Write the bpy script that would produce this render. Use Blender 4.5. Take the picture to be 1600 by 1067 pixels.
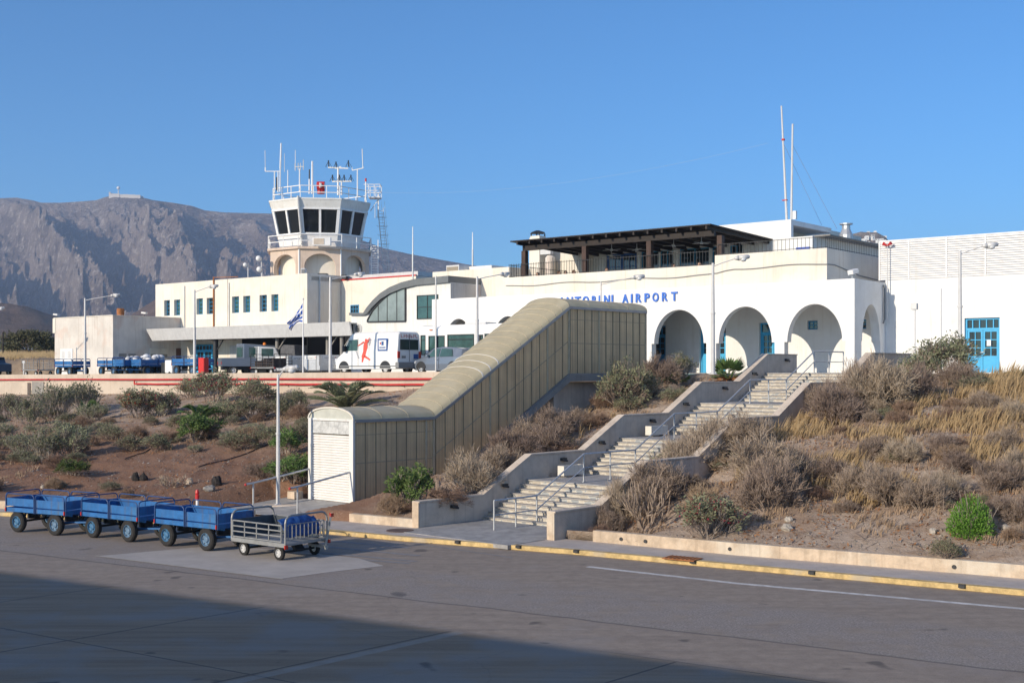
import bpy, math, random
from mathutils import Vector, Matrix, noise as mn
for o in list(bpy.data.objects): bpy.data.objects.remove(o)
S = bpy.context.scene
COL = S.collection
R = math.radians
# ---------------------------------------------------------------- camera
F, CX, HY, EZ = 1900.0, 800.0, 579.0, 5.0        # focal length in photo pixels, centre column, horizon row, eye height
cam = bpy.data.cameras.new('camera'); camo = bpy.data.objects.new('camera', cam); COL.objects.link(camo)
cam.sensor_width = 36; cam.lens = F/1600*36; cam.shift_y = (HY-533.5)/1600
cam.clip_start = 0.3; cam.clip_end = 20000
camo.location = (0, 0, EZ); camo.rotation_euler = (R(90), 0, 0); S.camera = camo
# ---------------------------------------------------------------- sky and sun
SUN_EL = R(18.5); SD = Vector((-0.735, -0.678))      # horizontal direction towards the sun
W = bpy.data.worlds.new("World"); S.world = W; W.use_nodes = True
nt = W.node_tree; bg = nt.nodes['Background']
sky = nt.nodes.new('ShaderNodeTexSky'); sky.sky_type = 'NISHITA'; sky.sun_disc = False
sky.sun_elevation = SUN_EL; sky.sun_rotation = math.atan2(SD.x, SD.y) % (2*math.pi)
sky.altitude = 0; sky.air_density = 0.9; sky.dust_density = 0.0; sky.ozone_density = 5.5
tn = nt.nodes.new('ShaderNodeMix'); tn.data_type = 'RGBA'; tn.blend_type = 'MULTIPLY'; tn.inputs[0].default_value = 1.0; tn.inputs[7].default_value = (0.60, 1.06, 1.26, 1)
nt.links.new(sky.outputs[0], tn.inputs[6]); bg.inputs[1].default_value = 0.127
sl = bpy.data.lights.new('sun', 'SUN'); sl.energy = 4.5; sl.angle = R(0.5); sl.color = (1, 0.865, 0.68)
so = bpy.data.objects.new('sun', sl); COL.objects.link(so)
d = Vector((SD.x*math.cos(SUN_EL), SD.y*math.cos(SUN_EL), math.sin(SUN_EL)))
so.rotation_euler = d.to_track_quat('Z', 'Y').to_euler(); so.location = (-40, -40, 30)
# warm glow around the sun (behind the viewpoint), added to warm the shade
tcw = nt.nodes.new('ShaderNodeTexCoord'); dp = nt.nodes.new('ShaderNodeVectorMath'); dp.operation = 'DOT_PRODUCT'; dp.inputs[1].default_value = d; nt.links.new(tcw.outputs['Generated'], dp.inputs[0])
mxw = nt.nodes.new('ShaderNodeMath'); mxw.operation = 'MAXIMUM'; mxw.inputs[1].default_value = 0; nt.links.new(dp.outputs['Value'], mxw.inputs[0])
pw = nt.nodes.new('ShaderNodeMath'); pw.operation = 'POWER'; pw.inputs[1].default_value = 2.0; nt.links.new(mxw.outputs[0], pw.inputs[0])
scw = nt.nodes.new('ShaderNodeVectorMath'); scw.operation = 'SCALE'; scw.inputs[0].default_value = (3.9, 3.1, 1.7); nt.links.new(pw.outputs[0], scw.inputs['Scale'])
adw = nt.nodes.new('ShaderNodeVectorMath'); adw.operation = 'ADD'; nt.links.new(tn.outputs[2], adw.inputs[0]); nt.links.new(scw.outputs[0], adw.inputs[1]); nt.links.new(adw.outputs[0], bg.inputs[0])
S.view_settings.view_transform = 'Standard'; S.view_settings.look = 'None'
S.view_settings.exposure = 0.0; S.view_settings.gamma = 1; S.view_settings.use_curve_mapping = False
S.render.engine = 'CYCLES'
S.cycles.volume_bounces = 1

# ---------------------------------------------------------------- helpers
def gp(px, py, z=0.0):
    Y = (EZ-z)*F/(py-HY); return Vector(((px-CX)/F*Y, Y, z))
def at(px, py, Y): return Vector(((px-CX)/F*Y, Y, EZ+(HY-py)*Y/F))
class MB:
    def __init__(s): s.v = []; s.f = []; s.m = []; s.mi = 0; s.st = []
    def add(s, vs, fs):
        n = len(s.v); s.st.append((len(s.v), len(s.f))); s.v += [tuple(p) for p in vs]; s.f += [tuple(i+n for i in f) for f in fs]; s.m += [s.mi]*len(fs); return s
    def box(s, x0, x1, y0, y1, z0, z1):
        return s.add([(x0,y0,z0),(x1,y0,z0),(x1,y1,z0),(x0,y1,z0),(x0,y0,z1),(x1,y0,z1),(x1,y1,z1),(x0,y1,z1)],
                     [(0,3,2,1),(4,5,6,7),(0,1,5,4),(1,2,6,5),(2,3,7,6),(3,0,4,7)])
    def bar(s, p, q, w, h=None, up=(0,0,1)):
        p = Vector(p); q = Vector(q); h = h or w; d = (q-p)
        if d.length < 1e-6: return s
        d.normalize(); u = Vector(up)
        if abs(d.dot(u)) > 0.99: u = Vector((1,0,0))
        a = d.cross(u).normalized()*w/2; b = a.cross(d).normalized()*h/2
        vs = [p-a-b, p+a-b, p+a+b, p-a+b, q-a-b, q+a-b, q+a+b, q-a+b]
        return s.add(vs, [(0,1,2,3),(7,6,5,4),(1,0,4,5),(2,1,5,6),(3,2,6,7),(0,3,7,4)])
    def cyl(s, p, q, r, r2=None, n=8, caps=True):
        p = Vector(p); q = Vector(q); r2 = r if r2 is None else r2; d = (q-p).normalized()
        u = Vector((0,0,1)) if abs(d.z) < 0.95 else Vector((1,0,0))
        a = d.cross(u).normalized(); b = a.cross(d)
        vs = []
        for i in range(n):
            t = 2*math.pi*i/n; w = a*math.cos(t)+b*math.sin(t); vs += [p+w*r, q+w*r2]
        fs = [(2*i, 2*((i+1) % n), 2*((i+1) % n)+1, 2*i+1) for i in range(n)]
        if caps: fs += [tuple(2*i for i in range(n))[::-1], tuple(2*i+1 for i in range(n))]
        return s.add(vs, fs)
    def tube(s, pts, r, n=6):
        pts = [Vector(p) for p in pts]
        for i in range(len(pts)-1):
            s.cyl(pts[i], pts[i+1], r, r, n)
            if i: s.sph(pts[i], r, 6, 4)
        return s
    def sph(s, c, r, n=10, m=6, sz=1.0):
        c = Vector(c); vs = []
        for j in range(m+1):
            ph = math.pi*j/m
            for i in range(n):
                t = 2*math.pi*i/n
                vs.append(c+Vector((r*math.sin(ph)*math.cos(t), r*math.sin(ph)*math.sin(t), r*sz*math.cos(ph))))
        return s.add(vs, [(j*n+i, (j+1)*n+i, (j+1)*n+(i+1) % n, j*n+(i+1) % n) for j in range(m) for i in range(n)])
    def prism(s, poly, a, b, ax='y'):
        n = len(poly)
        def P(u, w, t): return (u, t, w) if ax == 'y' else ((t, u, w) if ax == 'x' else (u, w, t))
        vs = [P(u, w, a) for u, w in poly]+[P(u, w, b) for u, w in poly]
        fs = [tuple(range(n)), tuple(range(2*n-1, n-1, -1))]+[(i, n+i, n+(i+1) % n, (i+1) % n) for i in range(n)]
        return s.add(vs, fs)
    def lathe(s, prof, c=(0,0,0), n=12, axis='z', caps=True):
        vs = []; m = len(prof)
        for r, h in prof:
            for i in range(n):
                t = 2*math.pi*i/n; x, y = r*math.cos(t), r*math.sin(t)
                vs.append(Vector(c)+(Vector((x, y, h)) if axis == 'z' else Vector((x, h, y))))
        fs = [(j*n+i, j*n+(i+1) % n, (j+1)*n+(i+1) % n, (j+1)*n+i) for j in range(m-1) for i in range(n)]
        if caps: fs += [tuple(range(n))[::-1], tuple((m-1)*n+i for i in range(n))]
        return s.add(vs, fs)
    def each(s, name, mat, parent=None, per=1):
        # one object per added piece
        i = 0; out = []
        starts = s.st+[(len(s.v), len(s.f))]
        for a in range(0, len(s.st), per):
            v0, f0 = starts[a]; v1, f1 = starts[min(a+per, len(s.st))]
            m = MB(); m.v = s.v[v0:v1]; m.f = [tuple(x-v0 for x in f) for f in s.f[f0:f1]]; m.m = s.m[f0:f1]; out.append(m.build(name, mat, parent))
        return out
    def build(s, name, mat, parent=None, smooth=False, bevel=0, fix=True):
        me = bpy.data.meshes.new(name); me.from_pydata(s.v, [], s.f)
        mats = mat if isinstance(mat, (list, tuple)) else [mat]
        for q in mats: me.materials.append(q)
        if len(mats) > 1: me.polygons.foreach_set('material_index', s.m)
        if fix:
            import bmesh
            b = bmesh.new(); b.from_mesh(me); bmesh.ops.recalc_face_normals(b, faces=b.faces); b.to_mesh(me); b.free()
        if smooth: me.polygons.foreach_set('use_smooth', [True]*len(me.polygons))
        me.update()
        o = bpy.data.objects.new(name, me); COL.objects.link(o)
        if parent: o.parent = parent
        if bevel:
            md = o.modifiers.new('bevel', 'BEVEL'); md.width = bevel; md.segments = 2; md.limit_method = 'ANGLE'; md.angle_limit = R(40)
        return o
def tag(o, label, cat, group=None, kind=None):
    if label: o['label'] = label
    if cat: o['category'] = cat
    if group: o['group'] = group
    if kind: o['kind'] = kind
    return o
def thing(name, label, cat, loc=(0,0,0), rz=0, group=None):
    o = bpy.data.objects.new(name, None); COL.objects.link(o); o.empty_display_size = 0.2
    o.location = loc; o.rotation_euler = (0, 0, rz); return tag(o, label, cat, group)
def copy_tree(o, parent=None, top=True):
    c = o.copy(); COL.objects.link(c); c.parent = parent
    for ch in list(o.children): copy_tree(ch, c, False)
    return c
def struct(o): o['kind'] = 'structure'; return o

# ---------------------------------------------------------------- materials
def _n(nt, t, **kw):
    n = nt.nodes.new(t)
    for k, v in kw.items(): setattr(n, k, v)
    return n
def mix(nt, fac, a, b):
    m = nt.nodes.new('ShaderNodeMix'); m.data_type = 'RGBA'
    for i, v in ((0, fac), (6, a), (7, b)):
        if hasattr(v, 'is_output'): nt.links.new(v, m.inputs[i])
        elif i == 0: m.inputs[0].default_value = v
        else: m.inputs[i].default_value = (*v, 1)
    return m.outputs[2]
def noise(nt, vec, scale, detail=4, rough=0.6, stretch=None, dist=0.0):
    if stretch:
        mp = nt.nodes.new('ShaderNodeMapping'); mp.inputs['Scale'].default_value = stretch
        nt.links.new(vec, mp.inputs[0]); vec = mp.outputs[0]
    n = nt.nodes.new('ShaderNodeTexNoise'); n.inputs['Scale'].default_value = scale; n.inputs['Detail'].default_value = detail
    n.inputs['Roughness'].default_value = rough; n.inputs['Distortion'].default_value = dist
    nt.links.new(vec, n.inputs['Vector']); return n.outputs['Fac']
def ramp(nt, fac, stops):
    r = nt.nodes.new('ShaderNodeMapRange'); r.interpolation_type = 'SMOOTHSTEP'
    r.inputs[1].default_value = stops[0]; r.inputs[2].default_value = stops[1]; r.clamp = True
    nt.links.new(fac, r.inputs[0]); return r.outputs[0]
MATS = {}
def mat(name, col, rough=0.75, var=0.0, vs=3.0, bump=0.0, bs=20.0, metal=0.0, streak=0.0, streakcol=None, spec=0.4, coat=0.0, trans=0.0, patch=0.0, patchcol=None):
    if name in MATS: return MATS[name]
    m = bpy.data.materials.new(name); m.use_nodes = True; nt = m.node_tree; b = nt.nodes['Principled BSDF']
    b.inputs['Roughness'].default_value = rough; b.inputs['Metallic'].default_value = metal
    b.inputs['Specular IOR Level'].default_value = spec; b.inputs['Coat Weight'].default_value = coat
    tc = nt.nodes.new('ShaderNodeTexCoord'); vec = tc.outputs['Object']
    c = None
    if var:
        f = noise(nt, vec, vs, 5, 0.65); f = ramp(nt, f, (0.3, 0.7))
        c = mix(nt, f, tuple(x*(1-var) for x in col), tuple(min(1, x*(1+var*0.6)) for x in col))
    if patch:
        f = noise(nt, vec, 0.7, 4, 0.55); f = ramp(nt, f, (0.52, 0.66))
        mu = nt.nodes.new('ShaderNodeMath'); mu.operation = 'MULTIPLY'; mu.inputs[1].default_value = patch; nt.links.new(f, mu.inputs[0])
        c = mix(nt, mu.outputs[0], c if c is not None else col, patchcol)
    if streak:
        f = noise(nt, vec, 2.2, 4, 0.6, stretch=(2.5, 2.5, 0.13)); f = ramp(nt, f, (0.5, 0.75))
        mu = nt.nodes.new('ShaderNodeMath'); mu.operation = 'MULTIPLY'; mu.inputs[1].default_value = streak; nt.links.new(f, mu.inputs[0])
        c = mix(nt, mu.outputs[0], c if c is not None else col, streakcol or tuple(x*0.45 for x in col))
    if c is None: b.inputs['Base Color'].default_value = (*col, 1)
    else: nt.links.new(c, b.inputs['Base Color'])
    if bump:
        f = noise(nt, vec, bs, 6, 0.7); bp = nt.nodes.new('ShaderNodeBump'); bp.inputs['Strength'].default_value = bump
        bp.inputs['Distance'].default_value = 0.03; nt.links.new(f, bp.inputs['Height']); nt.links.new(bp.outputs[0], b.inputs['Normal'])
    if trans:
        t = nt.nodes.new('ShaderNodeBsdfTranslucent'); mx = nt.nodes.new('ShaderNodeMixShader'); mx.inputs[0].default_value = trans
        if c is None: t.inputs[0].default_value = (*col, 1)
        else: nt.links.new(c, t.inputs[0])
        nt.links.new(b.outputs[0], mx.inputs[1]); nt.links.new(t.outputs[0], mx.inputs[2])
        nt.links.new(mx.outputs[0], nt.nodes['Material Output'].inputs[0])
    MATS[name] = m; return m
M_white = mat('white_stucco', (.79,.79,.78), .85, .05, 1.2, .3, 14, streak=.22, streakcol=(.52,.47,.40), patch=.25, patchcol=(.68,.665,.63))
M_white2 = mat('white_stucco_aged', (.74,.735,.71), .85, .07, .8, .25, 14, streak=.28, streakcol=(.42,.36,.28), patch=.2, patchcol=(.58,.52,.44))
M_cream = mat('cream_stucco', (.76,.71,.625), .85, .06, .8, .25, 14, streak=.32, streakcol=(.50,.40,.29), patch=.25, patchcol=(.66,.57,.45))
M_offw = mat('off_white_render', (.74,.70,.62), .85, .07, .7, .3, 12, streak=.38, streakcol=(.46,.36,.26), patch=.25, patchcol=(.62,.52,.42))
M_pink = mat('peeling_grey_render', (.66,.62,.57), .9, .12, .6, .3, 10, streak=.35, streakcol=(.34,.26,.2), patch=.45, patchcol=(.60,.44,.36))
M_towerbase = mat('pink_beige_render', (.62,.50,.41), .9, .08, .8, .3, 10, streak=.5, streakcol=(.36,.25,.18), patch=.3, patchcol=(.68,.6,.53))
M_blue = mat('blue_paint', (.045,.27,.50), .5, .12, 4, .1, 30)
M_blue2 = mat('bright_blue_paint', (.05,.40,.70), .5, .10, 4, .1, 30)
M_navy = mat('deep_blue_paint', (.02,.09,.30), .5, .1, 4)
M_letter = mat('sign_blue_paint', (.04,.16,.60), .45, .08, 6)
M_glass = mat('dark_glass', (.02,.03,.035), .06, spec=.8)
M_glassg = mat('green_tinted_glass', (.045,.105,.10), .06, spec=.9, var=.3, vs=1.5)
M_glasst = mat('tower_glass', (.012,.016,.02), .05, spec=.7)
M_steel = mat('galvanised_steel', (.50,.52,.54), .42, .15, 6, metal=.55)
M_pole = mat('grey_painted_steel', (.60,.60,.60), .45, .08, 3, metal=.1, streak=.2)
M_whites = mat('white_painted_steel', (.78,.78,.78), .45, .05, 3, streak=.15, streakcol=(.5,.3,.18))
M_dark = mat('dark_metal', (.03,.032,.036), .5, .2, 4)
M_conc = mat('weathered_concrete', (.60,.51,.42), .9, .16, 1.6, .5, 16, streak=.35, streakcol=(.28,.23,.19), patch=.3, patchcol=(.58,.53,.46))
M_concd = mat('grey_concrete', (.30,.285,.265), .9, .16, 1.2, .5, 16, streak=.35, streakcol=(.15,.14,.13))
M_kerbw = mat('sandy_kerb_render', (.58,.46,.34), .9, .22, 3.0, .8, 9, streak=.55, streakcol=(.33,.25,.18), patch=.6, patchcol=(.66,.60,.50))
M_rwall = mat('beige_retaining_wall', (.55,.47,.385), .9, .12, .7, .4, 10, streak=.3, streakcol=(.36,.29,.22))
M_red = mat('red_paint', (.55,.03,.03), .45, .15, 4)
M_rust = mat('rusty_orange_iron', (.36,.14,.05), .8, .3, 5)
M_wood = mat('dark_brown_timber', (.018,.011,.009), .6, .3, 3)
M_woodl = mat('brown_timber_post', (.055,.028,.02), .6, .3, 3)
M_tyre = mat('black_rubber', (.025,.024,.024), .85, .25, 8)
M_cblue = mat('scuffed_blue_cart_paint', (.025,.14,.38), .45, .2, 5, .15, 25, streak=.55, streakcol=(.10,.09,.09), patch=.45, patchcol=(.06,.22,.42))
M_crail = mat('navy_rail_paint', (.025,.07,.20), .5, .2, 6)
M_rim = mat('blue_wheel_rim', (.05,.155,.29), .55, .35, 10, patch=.3, patchcol=(.3,.34,.38))
M_tarp = mat('blue_tarpaulin', (.02,.08,.28), .55, .25, 5, .6, 9)
M_wbody = mat('white_car_paint', (.80,.80,.79), .25, .03, 2, coat=.4)
M_gbody = mat('grey_blue_car_paint', (.20,.235,.29), .3, .03, 2, metal=.4, coat=.5)
M_plast = mat('grey_plastic', (.22,.225,.23), .6)
M_headl = mat('clear_lamp_plastic', (.6,.62,.64), .15)
M_taill = mat('red_lamp_plastic', (.45,.03,.02), .2)
M_bag = mat('pale_plastic_sacks', (.72,.73,.75), .6, .12, 4)
M_yel = mat('worn_yellow_paint', (.58,.42,.19), .8, .3, 5, .3, 20, patch=.8, patchcol=(.45,.38,.28))
M_wline = mat('worn_white_road_paint', (.60,.58,.56), .8, .3, 4, patch=.5, patchcol=(.34,.32,.31))
M_side = mat('pavement_concrete', (.47,.42,.385), .9, .14, 1.5, .4, 18, patch=.35, patchcol=(.36,.325,.30))
M_shut = mat('white_roller_shutter', (.80,.78,.75), .5, .04, 2, streak=.15, streakcol=(.6,.42,.28))
M_roofp = mat('tan_polycarbonate_roof', (.88,.79,.56), .38, .10, 1.4, .1, 8, streak=.0, spec=.5, trans=.5, patch=.4, patchcol=(.90,.84,.66))
# ---------------------------------------------------------------- building frame: +u along the facade to the right, +v away from the camera
CR = Vector((16.9, 60.0)); UD = Vector((.7772, -.6293)); VD = Vector((.6293, .7772)); RZ = math.atan2(UD.y, UD.x)
KN = CR.dot(VD)
def uv2w(u, v, z=0): p = CR+UD*u+VD*v; return Vector((p.x, p.y, z))
def pv(px, v):                                    # point where photo column px meets the plane v
    k = (px-CX)/F; Y = (KN+v)/(VD.y+k*VD.x); return Vector((k*Y, Y))
def U(px, v): return (pv(px, v)-CR).dot(UD)
def UZ(px, py, v): p = pv(px, v); return (p-CR).dot(UD), EZ+(HY-py)*p.y/F
def PX(u, v): p = uv2w(u, v); return CX+F*p.x/p.y
def PZ(u):                                        # plaza level
    return 4.85 if u > -16 else max(4.5, 4.85-(-16-u)*0.0055)
def PZw(p): return PZ((Vector((p.x, p.y))-CR).dot(UD))
def rayline(k, pts):                              # column ray meets a polyline of (X, Y, z)
    for i in range(len(pts)-1):
        a, b = pts[i], pts[i+1]; da = a[0]-k*a[1]; db = b[0]-k*b[1]
        if da*db <= 0 and da != db:
            t = da/(da-db); return Vector((a[0]+(b[0]-a[0])*t, a[1]+(b[1]-a[1])*t, a[2]+(b[2]-a[2])*t))
    a = pts[0] if k < pts[0][0]/pts[0][1] else pts[-1]
    return Vector((k*a[1], a[1], a[2]))
KP = [(-60, 58, .36), (-18.1, 43.3, .36), (-5.27, 39.45, .36), (-2.9, 37.85, .36), (2.38, 34.85, .38), (5.93, 32.35, .40), (12.0, 28.7, .42), (30, 18.2, .42)]
def tp(px, v, dz): p = pv(px, v); return (p.x, p.y, PZw(p)+dz)
TP = [tp(-700, -12.05, -1.3), tp(0, -12.05, -1.3), tp(300, -12.05, -1.15), tp(600, -12.05, -.95), tp(690, -12.05, -.6), tp(760, -11.0, -.4), tp(1000, -10.0, -.1), tp(1100, -9.0, 0),
      tp(1200, -7.2, 0), tp(1420, -7.2, 0), tp(1700, -7.5, -.12), tp(2300, -7.5, -.12)]
SA = Vector((-2.88, 37.7)); SDIR = Vector((.667, .745)).normalized(); SPER = Vector((SDIR.y, -SDIR.x)); SW = 4.6     # stairs
TA = Vector((-5.52, 42.5)); TW = 2.35                                                                               # covered walkway
FL = [2.9, 8.2, 13.5, 18.8]; RUN = 2.4; RISE = 1.2; Z0 = .1
def sz(t):                                        # stair floor height
    z = Z0
    for f in FL: z += RISE*min(1, max(0, (t-f)/RUN))
    return z
TB = 3.87; TE = 11.84; TEND = 17.4
def tb(t): return .42 if t < TB else (.42+(t-TB)/(TE-TB)*4.4 if t < TE else 4.82)
def stw(x, y, A): p = Vector((x, y))-A; return p.dot(SDIR), p.dot(SPER)
def sstep(a, b, x): x = min(1, max(0, (x-a)/(b-a))); return x*x*(3-2*x)
def tz(x, y, det=True):
    k = x/y; a = rayline(k, KP); b = rayline(k, TP); px = CX+F*k
    f = min(1.0, max(0.0, (y-a.y)/(b.y-a.y)))
    e = 1.0+.35*math.exp(-((px-900)/130)**2)-.08*sstep(1250, 1500, px)
    g = f**e
    if px > 1000: g = g+.05*math.sin(math.pi*f)*sstep(1000, 1300, px)
    z = a.z+(b.z-a.z)*g
    am = min(1, f*8, (1-f)*8)
    if det:
        z += am*(.16*mn.noise(Vector((x*.45, y*.45, 1)))+.07*mn.noise(Vector((x*1.4, y*1.4, 5)))+.025*mn.noise(Vector((x*4.5, y*4.5, 9))))
    t, w = stw(x, y, SA)
    if -1 < t < 24.5:
        wt = sz(t)+.72
        if -.3 <= w <= SW+.35: z = min(z, sz(t)-.35)
        elif -3 < w < 0: z = min(z, wt-.12-.10*max(0, -w-1)) if t > 2 else z
        elif SW < w < SW+5: z = min(z, wt-.55-.25*(1-sstep(0, 3, w-SW))+.5*max(0, w-SW-2.5))
    t, w = stw(x, y, TA)
    if -5.5 < t <= 0: z = min(z, .05+.75*max(0, -TW-1.3-w, w-.15, -4.6-t)**1.2)
    if -.3 < t < TEND+.5:
        z = min(z, max(.12, tb(t)-.5-(.9*sstep(9.5, 12, t)))+1.3*max(0, -TW-.4-w, w-.6)**1.1)
    return z
def hit(px, py):                                  # photo pixel on the embankment -> world point
    k = (px-CX)/F; a = rayline(k, KP); b = rayline(k, TP); y = a.y
    while y < b.y:
        x = k*y
        if EZ+(HY-py)*y/F <= tz(x, y, False): break
        y += .12
    return Vector((k*y, y, tz(k*y, y)))

# ---------------------------------------------------------------- ground shaders
def mth(nt, op, a, b=None):
    n = nt.nodes.new('ShaderNodeMath'); n.operation = op
    for i, v in enumerate((a, b)):
        if v is None: continue
        if hasattr(v, 'is_output'): nt.links.new(v, n.inputs[i])
        else: n.inputs[i].default_value = v
    return n.outputs[0]
def road_mat():
    m = bpy.data.materials.new('asphalt_and_apron'); m.use_nodes = True; nt = m.node_tree; b = nt.nodes['Principled BSDF']
    tc = nt.nodes.new('ShaderNodeTexCoord'); vec = tc.outputs['Object']
    sp = nt.nodes.new('ShaderNodeSeparateXYZ'); nt.links.new(vec, sp.inputs[0]); X, Y = sp.outputs[0], sp.outputs[1]
    def lin(a, c): return mth(nt, 'ADD', mth(nt, 'MULTIPLY', X, a), mth(nt, 'MULTIPLY', Y, c))
    t = lin(.515, .857)
    wob = mth(nt, 'MULTIPLY', mth(nt, 'SUBTRACT', noise(nt, vec, .35, 3), .5), .35)
    t2 = mth(nt, 'ADD', t, wob)
    fine = noise(nt, vec, 38, 3, .8); med = noise(nt, vec, 3.0, 5, .7); big = noise(nt, vec, .35, 4, .6)
    strk = noise(nt, vec, 1.0, 4, .6, stretch=(1, 1, 1))
    mp = nt.nodes.new('ShaderNodeMapping'); mp.inputs['Rotation'].default_value = (0, 0, R(31)); mp.inputs['Scale'].default_value = (.16, 2.4, 1)
    nt.links.new(vec, mp.inputs[0]); s2 = noise(nt, mp.outputs[0], 1.0, 6, .7)
    base = mix(nt, ramp(nt, med, (.3, .7)), (.255, .21, .172), (.33, .275, .225))
    base = mix(nt, mth(nt, 'MULTIPLY', ramp(nt, s2, (.42, .72)), .42), base, (.17, .14, .122))
    base = mix(nt, mth(nt, 'MULTIPLY', ramp(nt, big, (.52, .7)), .5), base, (.29, .262, .245))
    grit = noise(nt, vec, 19, 5, .9)
    coarse = mix(nt, ramp(nt, grit, (.40, .62)), (.17, .15, .14), (.40, .36, .335))
    band = mth(nt, 'MULTIPLY', ramp(nt, t2, (21.65, 21.75)), mth(nt, 'SUBTRACT', 1.0, ramp(nt, t2, (24.3, 25.4))))
    bandm = mth(nt, 'MULTIPLY', band, ramp(nt, noise(nt, vec, 1.1, 4, .7), (.28, .6)))
    c = mix(nt, mth(nt, 'MULTIPLY', bandm, .7), base, coarse)
    edge = mth(nt, 'MULTIPLY', ramp(nt, t2, (21.6, 21.66)), mth(nt, 'SUBTRACT', 1.0, ramp(nt, t2, (21.68, 21.76))))
    c = mix(nt, mth(nt, 'MULTIPLY', edge, .6), c, (.06, .058, .06))
    # concrete slabs of the apron
    slab = mix(nt, ramp(nt, s2, (.35, .7)), (.24, .178, .118), (.33, .255, .178))
    slab = mix(nt, mth(nt, 'MULTIPLY', ramp(nt, big, (.45, .62)), .55), slab, (.25, .25, .24))
    def joint(a, c_, off, w):
        q = mth(nt, 'FRACT', mth(nt, 'DIVIDE', mth(nt, 'SUBTRACT', lin(a, c_), off), 4.6))
        q = mth(nt, 'ABSOLUTE', mth(nt, 'SUBTRACT', q, .5)); return mth(nt, 'GREATER_THAN', q, .5-w)
    j = mth(nt, 'MAXIMUM', joint(.73, -.68, -16.76, .006), joint(.54, .84, 14.5, .005))
    slab = mix(nt, mth(nt, 'MULTIPLY', j, .65), slab, (.05, .05, .052))
    jl = mth(nt, 'LESS_THAN', mth(nt, 'ABSOLUTE', mth(nt, 'SUBTRACT', lin(.73, -.68), -16.55)), .12)
    slab = mix(nt, mth(nt, 'MULTIPLY', jl, mth(nt, 'MULTIPLY', med, .9)), slab, (.36, .35, .32))
    c = mix(nt, mth(nt, 'SUBTRACT', 1.0, ramp(nt, t2, (19.3, 19.5))), c, slab)
    c = mix(nt, mth(nt, 'MULTIPLY', ramp(nt, fine, (.54, .66)), .34), c, (.42, .385, .36)); c = mix(nt, mth(nt, 'MULTIPLY', mth(nt, 'SUBTRACT', 1.0, ramp(nt, fine, (.34, .46))), .38), c, (.07, .063, .06))
    c = mix(nt, mth(nt, 'MULTIPLY', ramp(nt, grit, (.60, .70)), .30), c, (.46, .42, .39)); c = mix(nt, mth(nt, 'MULTIPLY', mth(nt, 'SUBTRACT', 1.0, ramp(nt, grit, (.30, .40))), .35), c, (.07, .063, .06))
    # oil spots and pale scuffs
    sc = mth(nt, 'MULTIPLY', ramp(nt, noise(nt, mp.outputs[0], 2.1, 3, .6), (.66, .74)), .35)
    c = mix(nt, sc, c, (.36, .35, .34))
    oil = mth(nt, 'MULTIPLY', ramp(nt, noise(nt, vec, .9, 2, .5), (.67, .73)), .6)
    c = mix(nt, oil, c, (.05, .048, .05))
    vo = nt.nodes.new('ShaderNodeTexVoronoi'); vo.feature = 'DISTANCE_TO_EDGE'; vo.inputs['Scale'].default_value = .22
    mv = nt.nodes.new('ShaderNodeMixRGB'); mv.inputs[0].default_value = .35; nt.links.new(vec, mv.inputs[1])
    nz = nt.nodes.new('ShaderNodeTexNoise'); nz.inputs['Scale'].default_value = 1.2; nt.links.new(vec, nz.inputs[0]); nt.links.new(nz.outputs['Color'], mv.inputs[2]); nt.links.new(mv.outputs[0], vo.inputs['Vector'])
    cr = mth(nt, 'MULTIPLY', mth(nt, 'SUBTRACT', 1.0, ramp(nt, vo.outputs['Distance'], (.0, .003))), .16)
    c = mix(nt, cr, c, (.06, .058, .06))
    nt.links.new(c, b.inputs['Base Color'])
    b.inputs['Roughness'].default_value = .85; b.inputs['Specular IOR Level'].default_value = .3
    bp = nt.nodes.new('ShaderNodeBump'); bp.inputs['Strength'].default_value = .5; bp.inputs['Distance'].default_value = .012
    nt.links.new(mth(nt, 'ADD', fine, mth(nt, 'MULTIPLY', med, .6)), bp.inputs['Height']); nt.links.new(bp.outputs[0], b.inputs['Normal'])
    return m
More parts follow.
